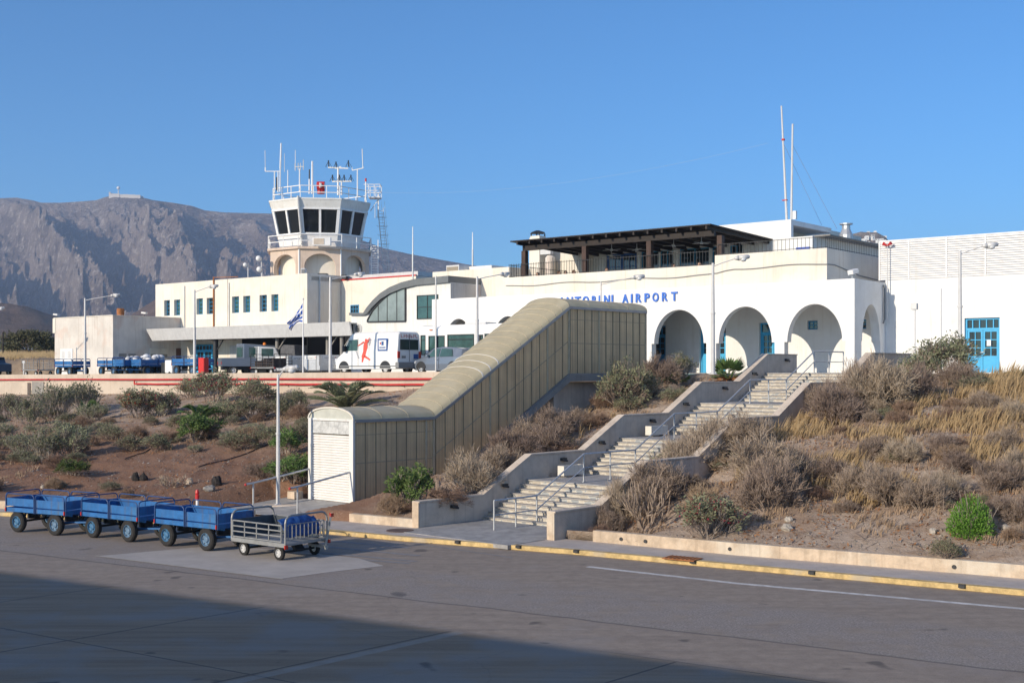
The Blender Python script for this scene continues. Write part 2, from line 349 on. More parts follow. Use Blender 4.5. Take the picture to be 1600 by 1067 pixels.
def earth_mat(name, c1, c2, c3, left=None):
    m = bpy.data.materials.new(name); m.use_nodes = True; nt = m.node_tree; b = nt.nodes['Principled BSDF']
    tc = nt.nodes.new('ShaderNodeTexCoord'); vec = tc.outputs['Object']
    a = noise(nt, vec, .55, 6, .7); bb = noise(nt, vec, 3.2, 6, .75); fine = noise(nt, vec, 16, 4, .8)
    c = mix(nt, ramp(nt, a, (.38, .62)), c1, c2)
    c = mix(nt, mth(nt, 'MULTIPLY', ramp(nt, bb, (.5, .68)), .7), c, c3)
    if left:
        sp = nt.nodes.new('ShaderNodeSeparateXYZ'); nt.links.new(vec, sp.inputs[0])
        w = mth(nt, 'ADD', sp.outputs[0], mth(nt, 'MULTIPLY', a, 5)); f = mth(nt, 'SUBTRACT', 1.0, ramp(nt, w, (-4, 2)))
        h = mth(nt, 'SUBTRACT', 1.0, ramp(nt, mth(nt, 'ADD', sp.outputs[2], bb), (1.7, 3.4)))
        c = mix(nt, mth(nt, 'MULTIPLY', mth(nt, 'MULTIPLY', f, h), .85), c, left)
    c = mix(nt, mth(nt, 'MULTIPLY', ramp(nt, fine, (.56, .68)), .45), c, tuple(x*.45 for x in c1))
    c = mix(nt, mth(nt, 'MULTIPLY', mth(nt, 'SUBTRACT', 1.0, ramp(nt, fine, (.32, .42))), .35), c, tuple(min(1, x*1.6) for x in c2))
    nt.links.new(c, b.inputs['Base Color']); b.inputs['Roughness'].default_value = .95; b.inputs['Specular IOR Level'].default_value = .15
    bp = nt.nodes.new('ShaderNodeBump'); bp.inputs['Strength'].default_value = .9; bp.inputs['Distance'].default_value = .08
    nt.links.new(mth(nt, 'ADD', bb, mth(nt, 'MULTIPLY', fine, .35)), bp.inputs['Height']); nt.links.new(bp.outputs[0], b.inputs['Normal'])
    return m
M_road = road_mat()
M_earth = earth_mat('dry_slope_earth', (.34, .245, .18), (.46, .37, .295), (.26, .175, .115), left=(.24, .125, .075))
M_plain = earth_mat('dry_field_earth', (.33, .24, .16), (.40, .30, .2), (.24, .17, .11))
M_plaza = mat('plaza_concrete', (.34, .32, .30), .9, .12, .8, .3, 12, patch=.3, patchcol=(.27, .26, .25))

# road and apron: one sheet under everything
mb = MB(); n = 24
xs = [-400+800*i/n for i in range(n+1)]; ys = [-150+260*i/n for i in range(n+1)]
mb.add([(x, y, 0) for y in ys for x in xs], [(j*(n+1)+i, j*(n+1)+i+1, (j+1)*(n+1)+i+1, (j+1)*(n+1)+i) for j in range(n) for i in range(n)])
struct(mb.build('apron_road', M_road))

# embankment
def cols(a, b, s):
    v = a; o = []
    while v < b: o.append(v); v += s
    return o+[b]
PXS = cols(-650, -60, 22)+cols(-50, 1660, 4.0)+cols(1680, 2300, 22)
NR = 110
mb = MB(); vs = []
for px in PXS:
    k = (px-CX)/F; a = rayline(k, KP); b = rayline(k, TP)
    for j in range(NR+1):
        y = a.y+(b.y-a.y)*(j/NR); x = k*y; z = tz(x, y) if 0 < j < NR else ((a.z if not (-8.7 < x < -5.2) else .05) if j == 0 else b.z)
        t, w = stw(x, y, SA)
        if 0 < t < 24.5 and -.3 < w < SW+.3: z = min(z, sz(t)-.35)
        t, w = stw(x, y, TA)
        if -.3 < t < TEND+.5 and -TW-.4 < w < .6: z = min(z, max(.12, tb(t)-.5))
        vs.append((x, y, z))
m_ = NR+1
mb.add(vs, [(i*m_+j, (i+1)*m_+j, (i+1)*m_+j+1, i*m_+j+1) for i in range(len(PXS)-1) for j in range(NR)])
struct(mb.build('embankment', M_earth, smooth=True))

# plaza sheet and the plain beyond it
def fan(name, m, pxs, rows):
    mb = MB(); vs = []
    for px in pxs:
        k = (px-CX)/F
        for r in rows: vs.append(r(k, px))
    q = len(rows); mb.add(vs, [(i*q+j, (i+1)*q+j, (i+1)*q+j+1, i*q+j+1) for i in range(len(pxs)-1) for j in range(q-1)])
    return struct(mb.build(name, m))
def rT(k, px):
    b = rayline(k, TP); p = Vector((b.x, b.y)); dz = 0
    if px < 690: p = pv(px, -12.02)
    zz = PZw(p)+.002
    return (p.x, p.y, zz if px < 1000 or px < 1600 else b.z)
def rY(Y, z=None):
    return lambda k, px: (k*Y, Y, PZw(Vector((k*Y, Y))) if z is None else z)
fan('plaza', M_plaza, cols(-650, 2300, 25), [rT, rY(104), rY(125), rY(145)])
fan('plain', M_plain, cols(-900, 2600, 60), [rY(145.0), rY(300, 4.3), rY(900, 3), rY(4200, 0)])

# ---------------------------------------------------------------- kerb, pavement and low retaining wall
def along(pts, half, name, m, z0, z1, w, off=0, bev=.02):
    """a continuous wall along a polyline, w wide, standing between z0 and z1, off metres behind the line"""
    mb = MB(); L = len(pts); P = [Vector((p[0], p[1])) for p in pts]; N = []
    for i in range(L):
        d = (P[min(i+1, L-1)]-P[max(i-1, 0)]).normalized(); N.append(Vector((-d.y, d.x)))
    vs = []
    for p, q in zip(P, N):
        if q.y < 0: q = -q
        a = p+q*off; b = p+q*(off+w); vs += [(a.x, a.y, z0), (a.x, a.y, z1), (b.x, b.y, z1), (b.x, b.y, z0)]
    fs = []
    for i in range(L-1):
        for j in range(4): fs.append((i*4+j, (i+1)*4+j, (i+1)*4+(j+1) % 4, i*4+(j+1) % 4))
    fs += [(0, 1, 2, 3), tuple((L-1)*4+j for j in (3, 2, 1, 0))]
    return mb.add(vs, fs).build(name, m, bevel=bev)
def refine(pts, n=6, jit=0):
    o = []
    for i in range(len(pts)-1):
        for j in range(n):
            t = j/n; o.append((pts[i][0]*(1-t)+pts[i+1][0]*t+random.uniform(-jit, jit), pts[i][1]*(1-t)+pts[i+1][1]*t+random.uniform(-jit, jit)))
    return o+[tuple(pts[-1][:2])]
random.seed(3)
KB = [(-60, 57.7), (-18.1, 43.1), (-8.6, 40.3)]
tag(along(refine(KB, 8), 0, 'kerb_wall', M_kerbw, 0, .38, .22), 'long low sandy kerb wall behind the blue carts at the foot of the slope', 'wall')
tag(along(refine([(-5.27, 39.3), (-2.96, 37.75)], 6), 0, 'kerb_wall', M_kerbw, .0, .385, .25), 'short low sandy kerb wall between the shuttered walkway and the stairs', 'wall')
tag(along(refine([(2.3, 34.75), (5.93, 32.2), (12.0, 28.56), (30, 17.9)], 10, .012), 0, 'kerb_wall', M_kerbw, 0, .44, .24), 'long low sandy kerb wall with dark drain holes right of the stairs', 'wall')
KF = [(-60, 56.5), (-17.7, 42.0), (-5.9, 37.5), (-3.2, 35.8), (1.71, 33.2), (5.65, 30.7), (11.4, 27.1), (30, 15.9)]
KBK = [(-60, 57.8), (-18.1, 43.2), (-5.27, 39.4), (-2.96, 37.8), (2.38, 34.85), (5.93, 32.3), (12.0, 28.66), (30, 18.0)]
mb = MB(); a = refine(KF, 8); b = refine(KBK, 8)
vs = [(x, y, .12) for x, y in a]+[(x, y, .12) for x, y in b]; q = len(a)
mb.add(vs, [(i, i+1, q+i+1, q+i) for i in range(q-1)])
struct(mb.build('pavement', M_side))
kb = tag(along(refine(KF[1:], 8, .008), 0, 'kerb', M_yel, 0, .128, .22, off=-.12, bev=.015), 'yellow painted kerb along the edge of the road', 'kerb')
# kerb inlets
ORD = 'first second third fourth fifth sixth seventh eighth ninth tenth eleventh twelfth thirteenth fourteenth fifteenth sixteenth'.split()
for i, px in enumerate((720, 815, 905, 1087, 1272, 1506)):
    k = (px-CX)/F; p = rayline(k, [(x, y, 0) for x, y in KF]); mb = MB(); mb.box(-.07, .07, -.03, .1, -.055, .012)
    mb.box(-.08, .08, .0, .10, .012, .018)
    o = mb.build('drain_inlet', M_dark); o.location = (p.x-.1, p.y-.13, .12); o.rotation_euler = (0, 0, -R(33))
    tag(o, 'small dark drain inlet in the yellow kerb, '+ORD[i]+' from the left', 'drain', 'drain inlets in the yellow kerb')
# drain cover and manhole
p = gp(1066, 873, .12); mb = MB(); mb.box(-.45, .45, -.28, .28, .005, .03)
for i in range(7): mb.box(-.40+i*.115, -.37+i*.115, -.24, .24, .03, .042)
o = mb.build('drain_cover', M_rust); o.location = (p.x, p.y, .12); o.rotation_euler = (0, 0, -R(33)); tag(o, 'rusty metal drain cover on the pavement by the yellow kerb', 'drain cover')
p = gp(625, 829, .12); mb = MB(); mb.lathe([(.42, 0), (.42, .02), (.38, .025), (0.01, .025)], n=20)
o = mb.build('manhole_cover', mat('brown_iron', (.12, .085, .08), .7, .3, 12)); o.location = (p.x, p.y, .121); tag(o, 'round brown manhole cover in the pavement left of the stairs', 'manhole cover')
# drain holes in the right kerb wall
for i, px in enumerate((970, 1008, 1140, 1490)):
    k = (px-CX)/F; p = rayline(k, [(2.3, 34.75, 0), (5.93, 32.2, 0), (12.0, 28.56, 0)])
    mb = MB(); mb.lathe([(.03, -.012), (.05, -.012), (.05, .02), (.03, .02)], n=10, axis='y')
    o = mb.build('drain_pipe', M_dark); o.location = (p.x, p.y-.02, .27); o.rotation_euler = (0, 0, -R(32)); tag(o, 'round dark drain pipe end in the long kerb wall, '+ORD[i]+' from the left', 'drain pipe', 'drain pipe ends in the kerb wall')
# painted line and patches
def strip(name, m, pts, w, z=.004):
    mb = MB(); P = [Vector((p[0], p[1])) for p in pts]; vs = []
    for i, p in enumerate(P):
        d = (P[min(i+1, len(P)-1)]-P[max(i-1, 0)]).normalized(); nn = Vector((-d.y, d.x))*w/2
        vs += [(p.x+nn.x, p.y+nn.y, z), (p.x-nn.x, p.y-nn.y, z)]
    mb.add(vs, [(2*i, 2*i+1, 2*i+3, 2*i+2) for i in range(len(P)-1)]); return struct(mb.build(name, m))
strip('road_marking', M_wline, [gp(918, 885)[:2], gp(1150, 911)[:2], gp(1600, 951)[:2], gp(2100, 1005)[:2]], .20)
patchm = mat('pale_concrete_patch', (.42, .385, .355), .9, .12, 1.2, .3, 20, patch=.4, patchcol=(.34, .31, .29))
mb = MB(); pts = [gp(x, y) for x, y in ((150, 869), (440, 904), (520, 893), (600, 884), (560, 872), (430, 858), (330, 853))]
mb.add([(p.x, p.y, .006) for p in pts], [tuple(range(len(pts)))]); struct(mb.build('concrete_patch', patchm))
strip('concrete_patch', mat('pale_joint', (.42, .38, .32), .9, .2, 6), [gp(150, 868.5)[:2], gp(442, 905)[:2]], .07, .010)
fad = mat('faded_hatching', (.235, .225, .225), .9, .2, 5)
for (a, b) in (((500, 843), (640, 856)), ((500, 853), (655, 868)), ((500, 863), (650, 877)), ((560, 874), (640, 880))): strip('road_marking', fad, [gp(*a)[:2], gp(*b)[:2]], .22, .005)
for (a, b) in (((640, 848), (800, 871)),): strip('road_marking', fad, [gp(*a)[:2], gp(*b)[:2]], .10, .005)

# ---------------------------------------------------------------- the mountain, the foothills and the right hill
def rock_mat(name, c1, c2, c3, sc):
    m = bpy.data.materials.new(name); m.use_nodes = True; nt = m.node_tree; b = nt.nodes['Principled BSDF']
    tc = nt.nodes.new('ShaderNodeTexCoord'); vec = tc.outputs['Object']
    a = noise(nt, vec, sc, 7, .68); f = noise(nt, vec, sc*9, 6, .78); g = noise(nt, vec, sc*30, 4, .8)
    c = mix(nt, ramp(nt, a, (.40, .60)), c1, c2)
    c = mix(nt, mth(nt, 'MULTIPLY', ramp(nt, f, (.50, .66)), .8), c, c3)
    c = mix(nt, mth(nt, 'MULTIPLY', ramp(nt, g, (.55, .66)), .6), c, tuple(x*.35 for x in c1))
    nt.links.new(c, b.inputs['Base Color']); b.inputs['Roughness'].default_value = 1; b.inputs['Specular IOR Level'].default_value = .05
    bp = nt.nodes.new('ShaderNodeBump'); bp.inputs['Strength'].default_value = 1.0; bp.inputs['Distance'].default_value = .2/sc
    nt.links.new(mth(nt, 'ADD', mth(nt, 'MULTIPLY', a, 1.2), mth(nt, 'MULTIPLY', f, .5)), bp.inputs['Height']); nt.links.new(bp.outputs[0], b.inputs['Normal'])
    return m
M_rock = rock_mat('mountain_rock', (.16, .12, .10), (.33, .265, .225), (.60, .53, .47), .006)
M_foot = rock_mat('foothill_scrub', (.20, .135, .10), (.27, .19, .14), (.22, .17, .12), .02)
def interp(tab, x):
    if x <= tab[0][0]: return tab[0][1]
    for i in range(len(tab)-1):
        if x <= tab[i+1][0]:
            a, b = tab[i], tab[i+1]; t = (x-a[0])/(b[0]-a[0]); return a[1]+(b[1]-a[1])*t
    return tab[-1][1]
SKY = [(-900, 420), (-500, 345), (-200, 322), (0, 310), (25, 309), (50, 313), (65, 317), (95, 317), (120, 315.5), (150, 313), (165, 308), (178, 305), (215, 307), (240, 313), (270, 317), (300, 322), (320, 329), (350, 332),
       (385, 333), (425, 334), (480, 345), (540, 366), (600, 388), (640, 397), (700, 408), (770, 420), (850, 440), (950, 470), (1100, 510), (1300, 560), (1500, 578)]
def ridge(p, o=6):
    a = 0; amp = 1; fr = 1; pr = 1
    for i in range(o):
        n_ = 1-abs(mn.noise(p*fr))*2; n_ = max(0, n_); n_ *= n_; a += n_*amp*pr; pr = n_; amp *= .55; fr *= 2.07
    return a
def mountain():
    mb = MB(); vs = []; pxs = cols(-700, 1250, 2.6); NJ = 250; Y0, Y1 = 1750.0, 3100.0
    for px in pxs:
        k = (px-CX)/F; zt = EZ+(HY-interp(SKY, px))*Y1/F
        for j in range(NJ+1):
            r = j/NJ; Y = Y0+(Y1-Y0)*r; X = k*Y
            base = zt*(.36*r+.64*r**1.9)
            m = min(1, (1-r)*3.2)*min(1, r*4)
            wx = 120*mn.noise(Vector((X*.0018, Y*.0018, 3)))
            # gullies run downhill and lean to the right as they come down
            q = Vector(((X+wx+.55*(Y-Y0))*.0040, Y*.0011, .3)); g = ridge(q, 6)
            q2 = Vector(((X+.4*(Y-Y0))*.017+.3, Y*.007, 7)); g2 = ridge(q2, 5); g3 = mn.fractal(Vector((X*.03, Y*.03, 5)), .7, 2.1, 4)
            amp = zt*.36*m*(.4+.6*r)*(1-.78*sstep(330, 470, px))
            z = base+amp*(min(g, 1.25+.1*math.sin(X*.01))-.62)+zt*.085*m*(g2-.5)*(1-.5*sstep(330, 470, px))+zt*.018*g3*min(1, (1-r)*6)
            z = min(z, EZ+(zt-EZ)*Y/Y1*(1-.03*m)) if r < 1 else zt
            vs.append((X, Y, max(-1, z)))
        zl = vs[-1][2]; vs.append((k*(Y1+260), Y1+260, zl-10)); vs.append((k*(Y1+1000), Y1+1000, -2))
    q = NJ+3; mb.add(vs, [(i*q+j, (i+1)*q+j, (i+1)*q+j+1, i*q+j+1) for i in range(len(pxs)-1) for j in range(q-1)])
    return struct(mb.build('mountain', M_rock, smooth=False))
mountain()
def hill(name, tab, Y0, Y1, m, seed, step=6, rough=.08):
    mb = MB(); vs = []; pxs = cols(tab[0][0], tab[-1][0], step); NJ = 40
    for px in pxs:
        k = (px-CX)/F; zt = max(0, EZ+(HY-interp(tab, px))*Y1/F)
        for j in range(NJ+1):
            r = j/NJ*1.5; Y = Y0+(Y1-Y0)*r; X = k*Y; s_ = math.sin(min(1, r)*math.pi/2) if r < 1 else math.cos((r-1)*2*math.pi/2)
            z = zt*s_+rough*zt*(mn.fractal(Vector((X*.02, Y*.02, seed)), .8, 2.1, 5))*min(1, abs(1-r)*4)*s_
            vs.append((X, Y, z if 0 < j < NJ else -1))
    q = NJ+1; mb.add(vs, [(i*q+j, (i+1)*q+j, (i+1)*q+j+1, i*q+j+1) for i in range(len(pxs)-1) for j in range(q-1)])
    return struct(mb.build(name, m, smooth=True))
hill('foothill', [(-700, 500), (-250, 470), (-60, 474), (0, 478), (40, 484), (100, 503), (140, 520), (200, 560), (240, 579)], 700, 1200, M_foot, 4)
hill('foothill', [(120, 579), (170, 520), (200, 498), (225, 484), (245, 470), (330, 440), (450, 450), (560, 480), (700, 560), (760, 579)], 900, 1450, M_foot, 9)
hill('rocky_hill', [(1240, 579), (1290, 420), (1318, 378), (1330, 368), (1345, 364), (1370, 364), (1384, 371), (1400, 395), (1440, 450), (1500, 500), (1640, 579)], 640, 800, rock_mat('pale_hill_rock', (.36, .30, .26), (.5, .45, .40), (.42, .36, .32), .03), 2, 2.5, .05)
# ================================================================ BUILDINGS (all in the u/v frame; local x = u, local y = v, local z above the plaza)
ZB = 4.85
def bthing(name, label, cat, u=0, v=0, z=ZB, group=None):
    p = uv2w(u, v, z); return thing(name, label, cat, p, RZ, group)
def fz(px, py, v, z0=ZB): u, z = UZ(px, py, v); return u, z-z0
def arch_wall(mb, u0, u1, H, arches, v0, v1, zb=0.0, ax='u'):
    """wall u0..u1 between v0 and v1 with arched openings (uc, rx, rz, zs, wl)"""
    def P(u, v, z): return (u, v, z) if ax == 'u' else (v, u, z)
    def quad(a, b, c, d): mb.add([a, b, c, d], [(0, 1, 2, 3)])
    arches = sorted(arches); e = [u0]
    for (uc, rx, rz, zs, wl) in arches: e += [uc-wl, uc+wl]
    e.append(u1)
    for vv in (v0, v1):
        for i in range(0, len(e), 2): quad(P(e[i], vv, zb), P(e[i+1], vv, zb), P(e[i+1], vv, H), P(e[i], vv, H))
        for (uc, rx, rz, zs, wl) in arches:
            N = 26; pts = [(uc-rx*math.cos(math.pi*i/N), zs+rz*math.sin(math.pi*i/N)) for i in range(N+1)]
            if wl > rx: quad(P(uc-wl, vv, zs), P(uc-rx, vv, zs), P(uc-rx, vv, H), P(uc-wl, vv, H)); quad(P(uc+rx, vv, zs), P(uc+wl, vv, zs), P(uc+wl, vv, H), P(uc+rx, vv, H))
            for i in range(N): quad(P(pts[i][0], vv, pts[i][1]), P(pts[i+1][0], vv, pts[i+1][1]), P(pts[i+1][0], vv, H), P(pts[i][0], vv, H))
    for (uc, rx, rz, zs, wl) in arches:
        N = 26; pts = [(uc-rx*math.cos(math.pi*i/N), zs+rz*math.sin(math.pi*i/N)) for i in range(N+1)]
        for i in range(N): quad(P(pts[i][0], v0, pts[i][1]), P(pts[i+1][0], v0, pts[i+1][1]), P(pts[i+1][0], v1, pts[i+1][1]), P(pts[i][0], v1, pts[i][1]))
        for s_ in (-1, 1):
            quad(P(uc+s_*wl, v0, zb), P(uc+s_*wl, v1, zb), P(uc+s_*wl, v1, zs), P(uc+s_*wl, v0, zs))
            if wl > rx: quad(P(uc+s_*wl, v0, zs), P(uc+s_*wl, v1, zs), P(uc+s_*rx, v1, zs), P(uc+s_*rx, v0, zs))
    quad(P(u0, v0, H), P(u1, v0, H), P(u1, v1, H), P(u0, v1, H)); quad(P(u0, v0, zb), P(u0, v1, zb), P(u0, v1, H), P(u0, v0, H)); quad(P(u1, v0, zb), P(u1, v1, zb), P(u1, v1, H), P(u1, v0, H))
def wall_holes(mb, u0, u1, z0, z1, holes, v0, v1):
    """wall with rectangular openings (ua, ub, za, zb) cut right through"""
    us = sorted({u0, u1}|{h[0] for h in holes}|{h[1] for h in holes}); zs = sorted({z0, z1}|{h[2] for h in holes}|{h[3] for h in holes})
    us = [u for u in us if u0 <= u <= u1]; zs = [z for z in zs if z0 <= z <= z1]
    def solid(i, j):
        if not (0 <= i < len(us)-1 and 0 <= j < len(zs)-1): return False
        u = (us[i]+us[i+1])/2; z = (zs[j]+zs[j+1])/2
        return not any(h[0] < u < h[1] and h[2] < z < h[3] for h in holes)
    for i in range(len(us)-1):
        for j in range(len(zs)-1):
            if not solid(i, j): continue
            a, b, c, d_ = us[i], us[i+1], zs[j], zs[j+1]
            for v in (v0, v1): mb.add([(a, v, c), (b, v, c), (b, v, d_), (a, v, d_)], [(0, 1, 2, 3)])
            if not solid(i-1, j): mb.add([(a, v0, c), (a, v1, c), (a, v1, d_), (a, v0, d_)], [(0, 1, 2, 3)])
            if not solid(i+1, j): mb.add([(b, v0, c), (b, v1, c), (b, v1, d_), (b, v0, d_)], [(0, 1, 2, 3)])
            if not solid(i, j-1): mb.add([(a, v0, c), (b, v0, c), (b, v1, c), (a, v1, c)], [(0, 1, 2, 3)])
            if not solid(i, j+1): mb.add([(a, v0, d_), (b, v0, d_), (b, v1, d_), (a, v1, d_)], [(0, 1, 2, 3)])
def window(par, ua, ub, za, zb, v, mf, nx=2, nz=3, glass=None, fw=.06, name='window', lab=None):
    mb = MB(); y0, y1 = v, v+.07
    mb.box(ua, ua+fw, y0, y1, za, zb); mb.box(ub-fw, ub, y0, y1, za, zb); mb.box(ua+fw, ub-fw, y0, y1, za, za+fw); mb.box(ua+fw, ub-fw, y0, y1, zb-fw, zb)
    for i in range(1, nx): x = ua+(ub-ua)*i/nx; mb.box(x-fw*.4, x+fw*.4, y0+.01, y1-.01, za+fw, zb-fw)
    for j in range(1, nz): z = za+(zb-za)*j/nz; mb.box(ua+fw, ub-fw, y0+.013, y1-.013, z-fw*.35, z+fw*.35)
    o = mb.build(name, mf, par)
    g = MB(); g.box(ua+fw*.5, ub-fw*.5, y1-.03, y1-.015, za+fw*.5, zb-fw*.5); g.build('pane', glass or M_glass, o)
    if lab: o['label'] = lab
    return o
def door(par, ua, ub, za, zb, v, mf, leaves=2, lab=None, transom=True, open_leaf=False, glazed=.5):
    """panelled blue door: transom lights above, glazed upper leaf and boarded lower leaf"""
    mb = MB(); fw = .08; h = zb-za; tt = zb-(h*.2 if transom else 0)
    mb.box(ua, ua+fw, v, v+.10, za, zb); mb.box(ub-fw, ub, v, v+.10, za, zb); mb.box(ua+fw, ub-fw, v, v+.10, zb-fw, zb)
    if transom:
        mb.box(ua+fw, ub-fw, v, v+.10, tt-.05, tt+.05)
        nn = 5 if ub-ua > 1.6 else 3
        for i in range(1, nn): x = ua+(ub-ua)*i/nn; mb.box(x-.025, x+.025, v+.02, v+.08, tt+.05, zb-fw)
    o = mb.build('door', mf, par)
    if lab: o['label'] = lab
    g = MB(); g.box(ua+fw, ub-fw, v+.075, v+.085, za, zb-fw); g.build('pane', M_glass, o)
    w = (ub-ua-2*fw)/leaves
    for i in range(leaves):
        a = ua+fw+i*w+.01; b = a+w-.02; l = MB(); y0, y1 = v+.02, v+.065; zm = za+h*.8*(1-glazed) if transom else za+h*(1-glazed)
        top = tt-.05
        l.box(a, a+.09, y0, y1, za, top); l.box(b-.09, b, y0, y1, za, top); l.box(a+.09, b-.09, y0, y1, top-.09, top); l.box(a+.09, b-.09, y0, y1, za, zm)
        l.box(a+.13, b-.13, y0-.012, y0, za+.1, zm-.1)
        for j in (1, 2): z = zm+(top-.09-zm)*j/3; l.box(a+.09, b-.09, y0+.01, y1-.01, z-.02, z+.02)
        x = (a+b)/2; l.box(x-.02, x+.02, y0+.012, y1-.012, zm, top-.09)
        lf = l.build('leaf', mf, o); hd = MB(); hx = b-.05 if i == 0 else a+.05; hd.cyl((hx, y0-.04, za+1.0), (hx, y0, za+1.0), .015); hd.box(hx-.06, hx+.06, y0-.055, y0-.04, za+.985, za+1.015); hd.build('handle', M_steel, o)
    return o

# ---- the arcade terminal
T = bthing('terminal_building', 'long white arcaded airport terminal with blue lettering and a cream terrace parapet', 'building')
H1 = fz(1335, 435, 0)[1]
uL = U(675, 0); VB = 3.9
def arch_from(pl, pr, top, spr, v=0, ext=.16):
    ua, ub = U(pl, v), U(pr, v); uc = (ua+ub)/2; rx = (ub-ua)/2; pc = PX(uc, v)
    zt = fz(pc, top, v)[1]; zs = fz(pr, spr, v)[1]; return (uc, rx, zt-zs, zs, rx+ext)
arches = [arch_from(1022, 1099.5, 484, 536), arch_from(1123, 1206, 479, 535), arch_from(1230, 1316, 475, 533)]
dist = arches[1][0]-arches[0][0]; a0 = arches[0]
for i in range(1, 8):
    uc = a0[0]-dist*i
    if uc-a0[1] > uL+.6: arches.append((uc, a0[1], a0[2], a0[3], a0[4]))
arches[3:] = []
# the far arches seen over the bus
for pl, pr, top in ((694, 739, 498), (769, 818, 494)):
    ua, ub = U(pl, 0), U(pr, 0); uc = (ua+ub)/2; rx = (ub-ua)/2; arches.append((uc, rx, a0[2], fz(PX(uc, 0), top, 0)[1]-a0[2], rx+.16))
mb = MB(); arch_wall(mb, uL, -.45, H1, arches, 0, .45)
mb2 = MB(); side = (2.05, 1.12, a0[2]*1.02, a0[3], 1.2)
arch_wall(mb, .452, VB, H1, [side], -.45, 0, ax='v')
mb.box(-.45, 0, 0, .452, 0, H1)
mb.build('arcade_wall', M_white, T)
mb = MB(); mb.box(uL, -.46, .46, 20, H1-.55, H1-.12); mb.box(-.46, -.02, VB, 20, 0, H1-.15); mb.box(uL+.01, uL+.4, .46, 20, 0, H1-.1)
mb.build('arcade_roof', M_white, T)
# arcade back wall with openings
dz = lambda px, py: fz(px, py, VB)[1]
hd = dz(1094, 507)
doors = [(U(999, VB), U(1040, VB)), (U(1093, VB), U(1134, VB)), (U(1186, VB), U(1227, VB))]
wnds = [(U(1261.5, VB), U(1277.5, VB), dz(1270, 515), dz(1270, 501)), (U(1345.5, VB), U(1353.5, VB), dz(1349, 514), dz(1349, 499))]
mb = MB(); holes = [(a, b, 0, hd) for a, b in doors]+wnds
wall_holes(mb, uL+.4, -.465, 0, H1-.56, [h for h in holes if h[1] < -.5], VB, VB+.35)
mb.build('back_wall', M_white, T)
for a, b in doors: door(T, a+.01, b-.01, .0, hd-.01, VB+.16, M_blue2 if a > -12 else M_blue, 2)
for w in wnds[:1]: window(T, w[0]+.01, w[1]-.01, w[2]+.01, w[3]-.01, VB+.12, M_blue, 2, 2)
window(T, wnds[1][0], wnds[1][1], wnds[1][2], wnds[1][3], VB-.04 if wnds[1][1] > -.46 else VB+.1, M_blue, 1, 2)
mb = MB(); mb.box(uL+.5, -.5, .46, VB, -.02, .02); mb.build('arcade_floor', M_plaza, T)
# cream parapet, lower stretch on the left, raised stretch on the right
VP = .6
ua, z_l = fz(791, 433.5, VP); ub, z_r = fz(1117, 414, VP); zlow = (z_l+z_r)/2
uc_, zh1 = fz(1117, 399.5, VP); ud, zh2 = fz(1292, 387, VP); zhigh = (zh1+zh2)/2
mb = MB(); mb.box(ua, ub, VP, VP+.25, H1-.3, zlow); mb.box(ub, ud, VP, VP+.25, H1-.3, zhigh); mb.box(ud-.25, ud, VP+.25, 14, H1-.3, zhigh-.01); mb.box(ub, ub+.25, VP+.25, 3.0, H1-.3, zhigh-.012)
mb.box(ua, ua+.25, VP+.25, 12, H1-.3, zlow-.01)
u1, z1 = fz(768, 417, 1.2); u2, _ = fz(792, 417, 1.2)
mb.build('parapet', M_cream, T)
mb = MB(); mb.box(ua+.25, ud-.25, VP+.25, 13, H1-.12, H1+.02); mb.build('terrace_floor', M_offw, T)
uu, _ = fz(728, 435, 3.5); ue, ze = fz(796, 417, 3.5)
mb = MB(); mb.box(uu-3, ue, 3.5, 16, H1-.5, ze); mb.build('roof_block', M_cream, T)
# grey cable sagging along the parapet
pts = [(u, VP-.03, H1+.5+(zlow-H1)*.1+.05*math.sin(u*1.3)+(.25 if u > ub else 0)*min(1, (u-ub))) for u in [ua+(ud-ua)*i/40 for i in range(41)]]
mb = MB(); mb.tube(pts+[(ud+.03, 1.5, H1+.85), (ud+.03, 4.5, H1+.5), (ud+.03, 7, H1+.4)], .028, 5); mb.build('cable', M_plast, T)
# lettering
def letter(ch, px, py0, py1, wpx, v=-.0):
    cu = bpy.data.curves.new('t', 'FONT'); cu.body = ch; cu.extrude = .03; cu.offset = .028; cu.size = 1
    o = bpy.data.objects.new('t', cu); COL.objects.link(o); bpy.context.view_layer.update()
    me = bpy.data.meshes.new_from_object(o); bpy.data.objects.remove(o)
    xs_ = [p.co.x for p in me.vertices]; ys_ = [p.co.y for p in me.vertices]
    u, zt = fz(px, py0, v); _, zb_ = fz(px, py1, v); w = abs(U(px+wpx/2, v)-U(px-wpx/2, v)); h = zt-zb_
    sx = w/(max(xs_)-min(xs_)); sy = h/(max(ys_)-min(ys_)); cx = (max(xs_)+min(xs_))/2
    for p in me.vertices: x, y, z = p.co; p.co = (u+(x-cx)*sx, v-.045-z, zb_+(y-min(ys_))*sy)
    me.materials.append(M_letter); me.update()
    o = bpy.data.objects.new('letter', me); COL.objects.link(o); o.parent = T; return o
base = lambda px: 470.5-(px-1054)*-.052*-1
for ch, px, w in (('S', 866, 8), ('A', 878.5, 10), ('N', 891, 9.5), ('T', 903.5, 9.5), ('O', 916, 9.5), ('R', 929.5, 8), ('I', 937.5, 2.6), ('N', 949, 9), ('I', 957.5, 2.6),
                  ('A', 977.7, 9.5), ('I', 987.7, 2.6), ('R', 998.5, 9), ('P', 1011.8, 8), ('O', 1025, 9.5), ('R', 1039.5, 9), ('T', 1054.3, 10)):
    b0 = 470.2+(1054-px)*.044; hh = 14.2-(1054-px)*.006
    letter(ch, px, b0-hh, b0, w)
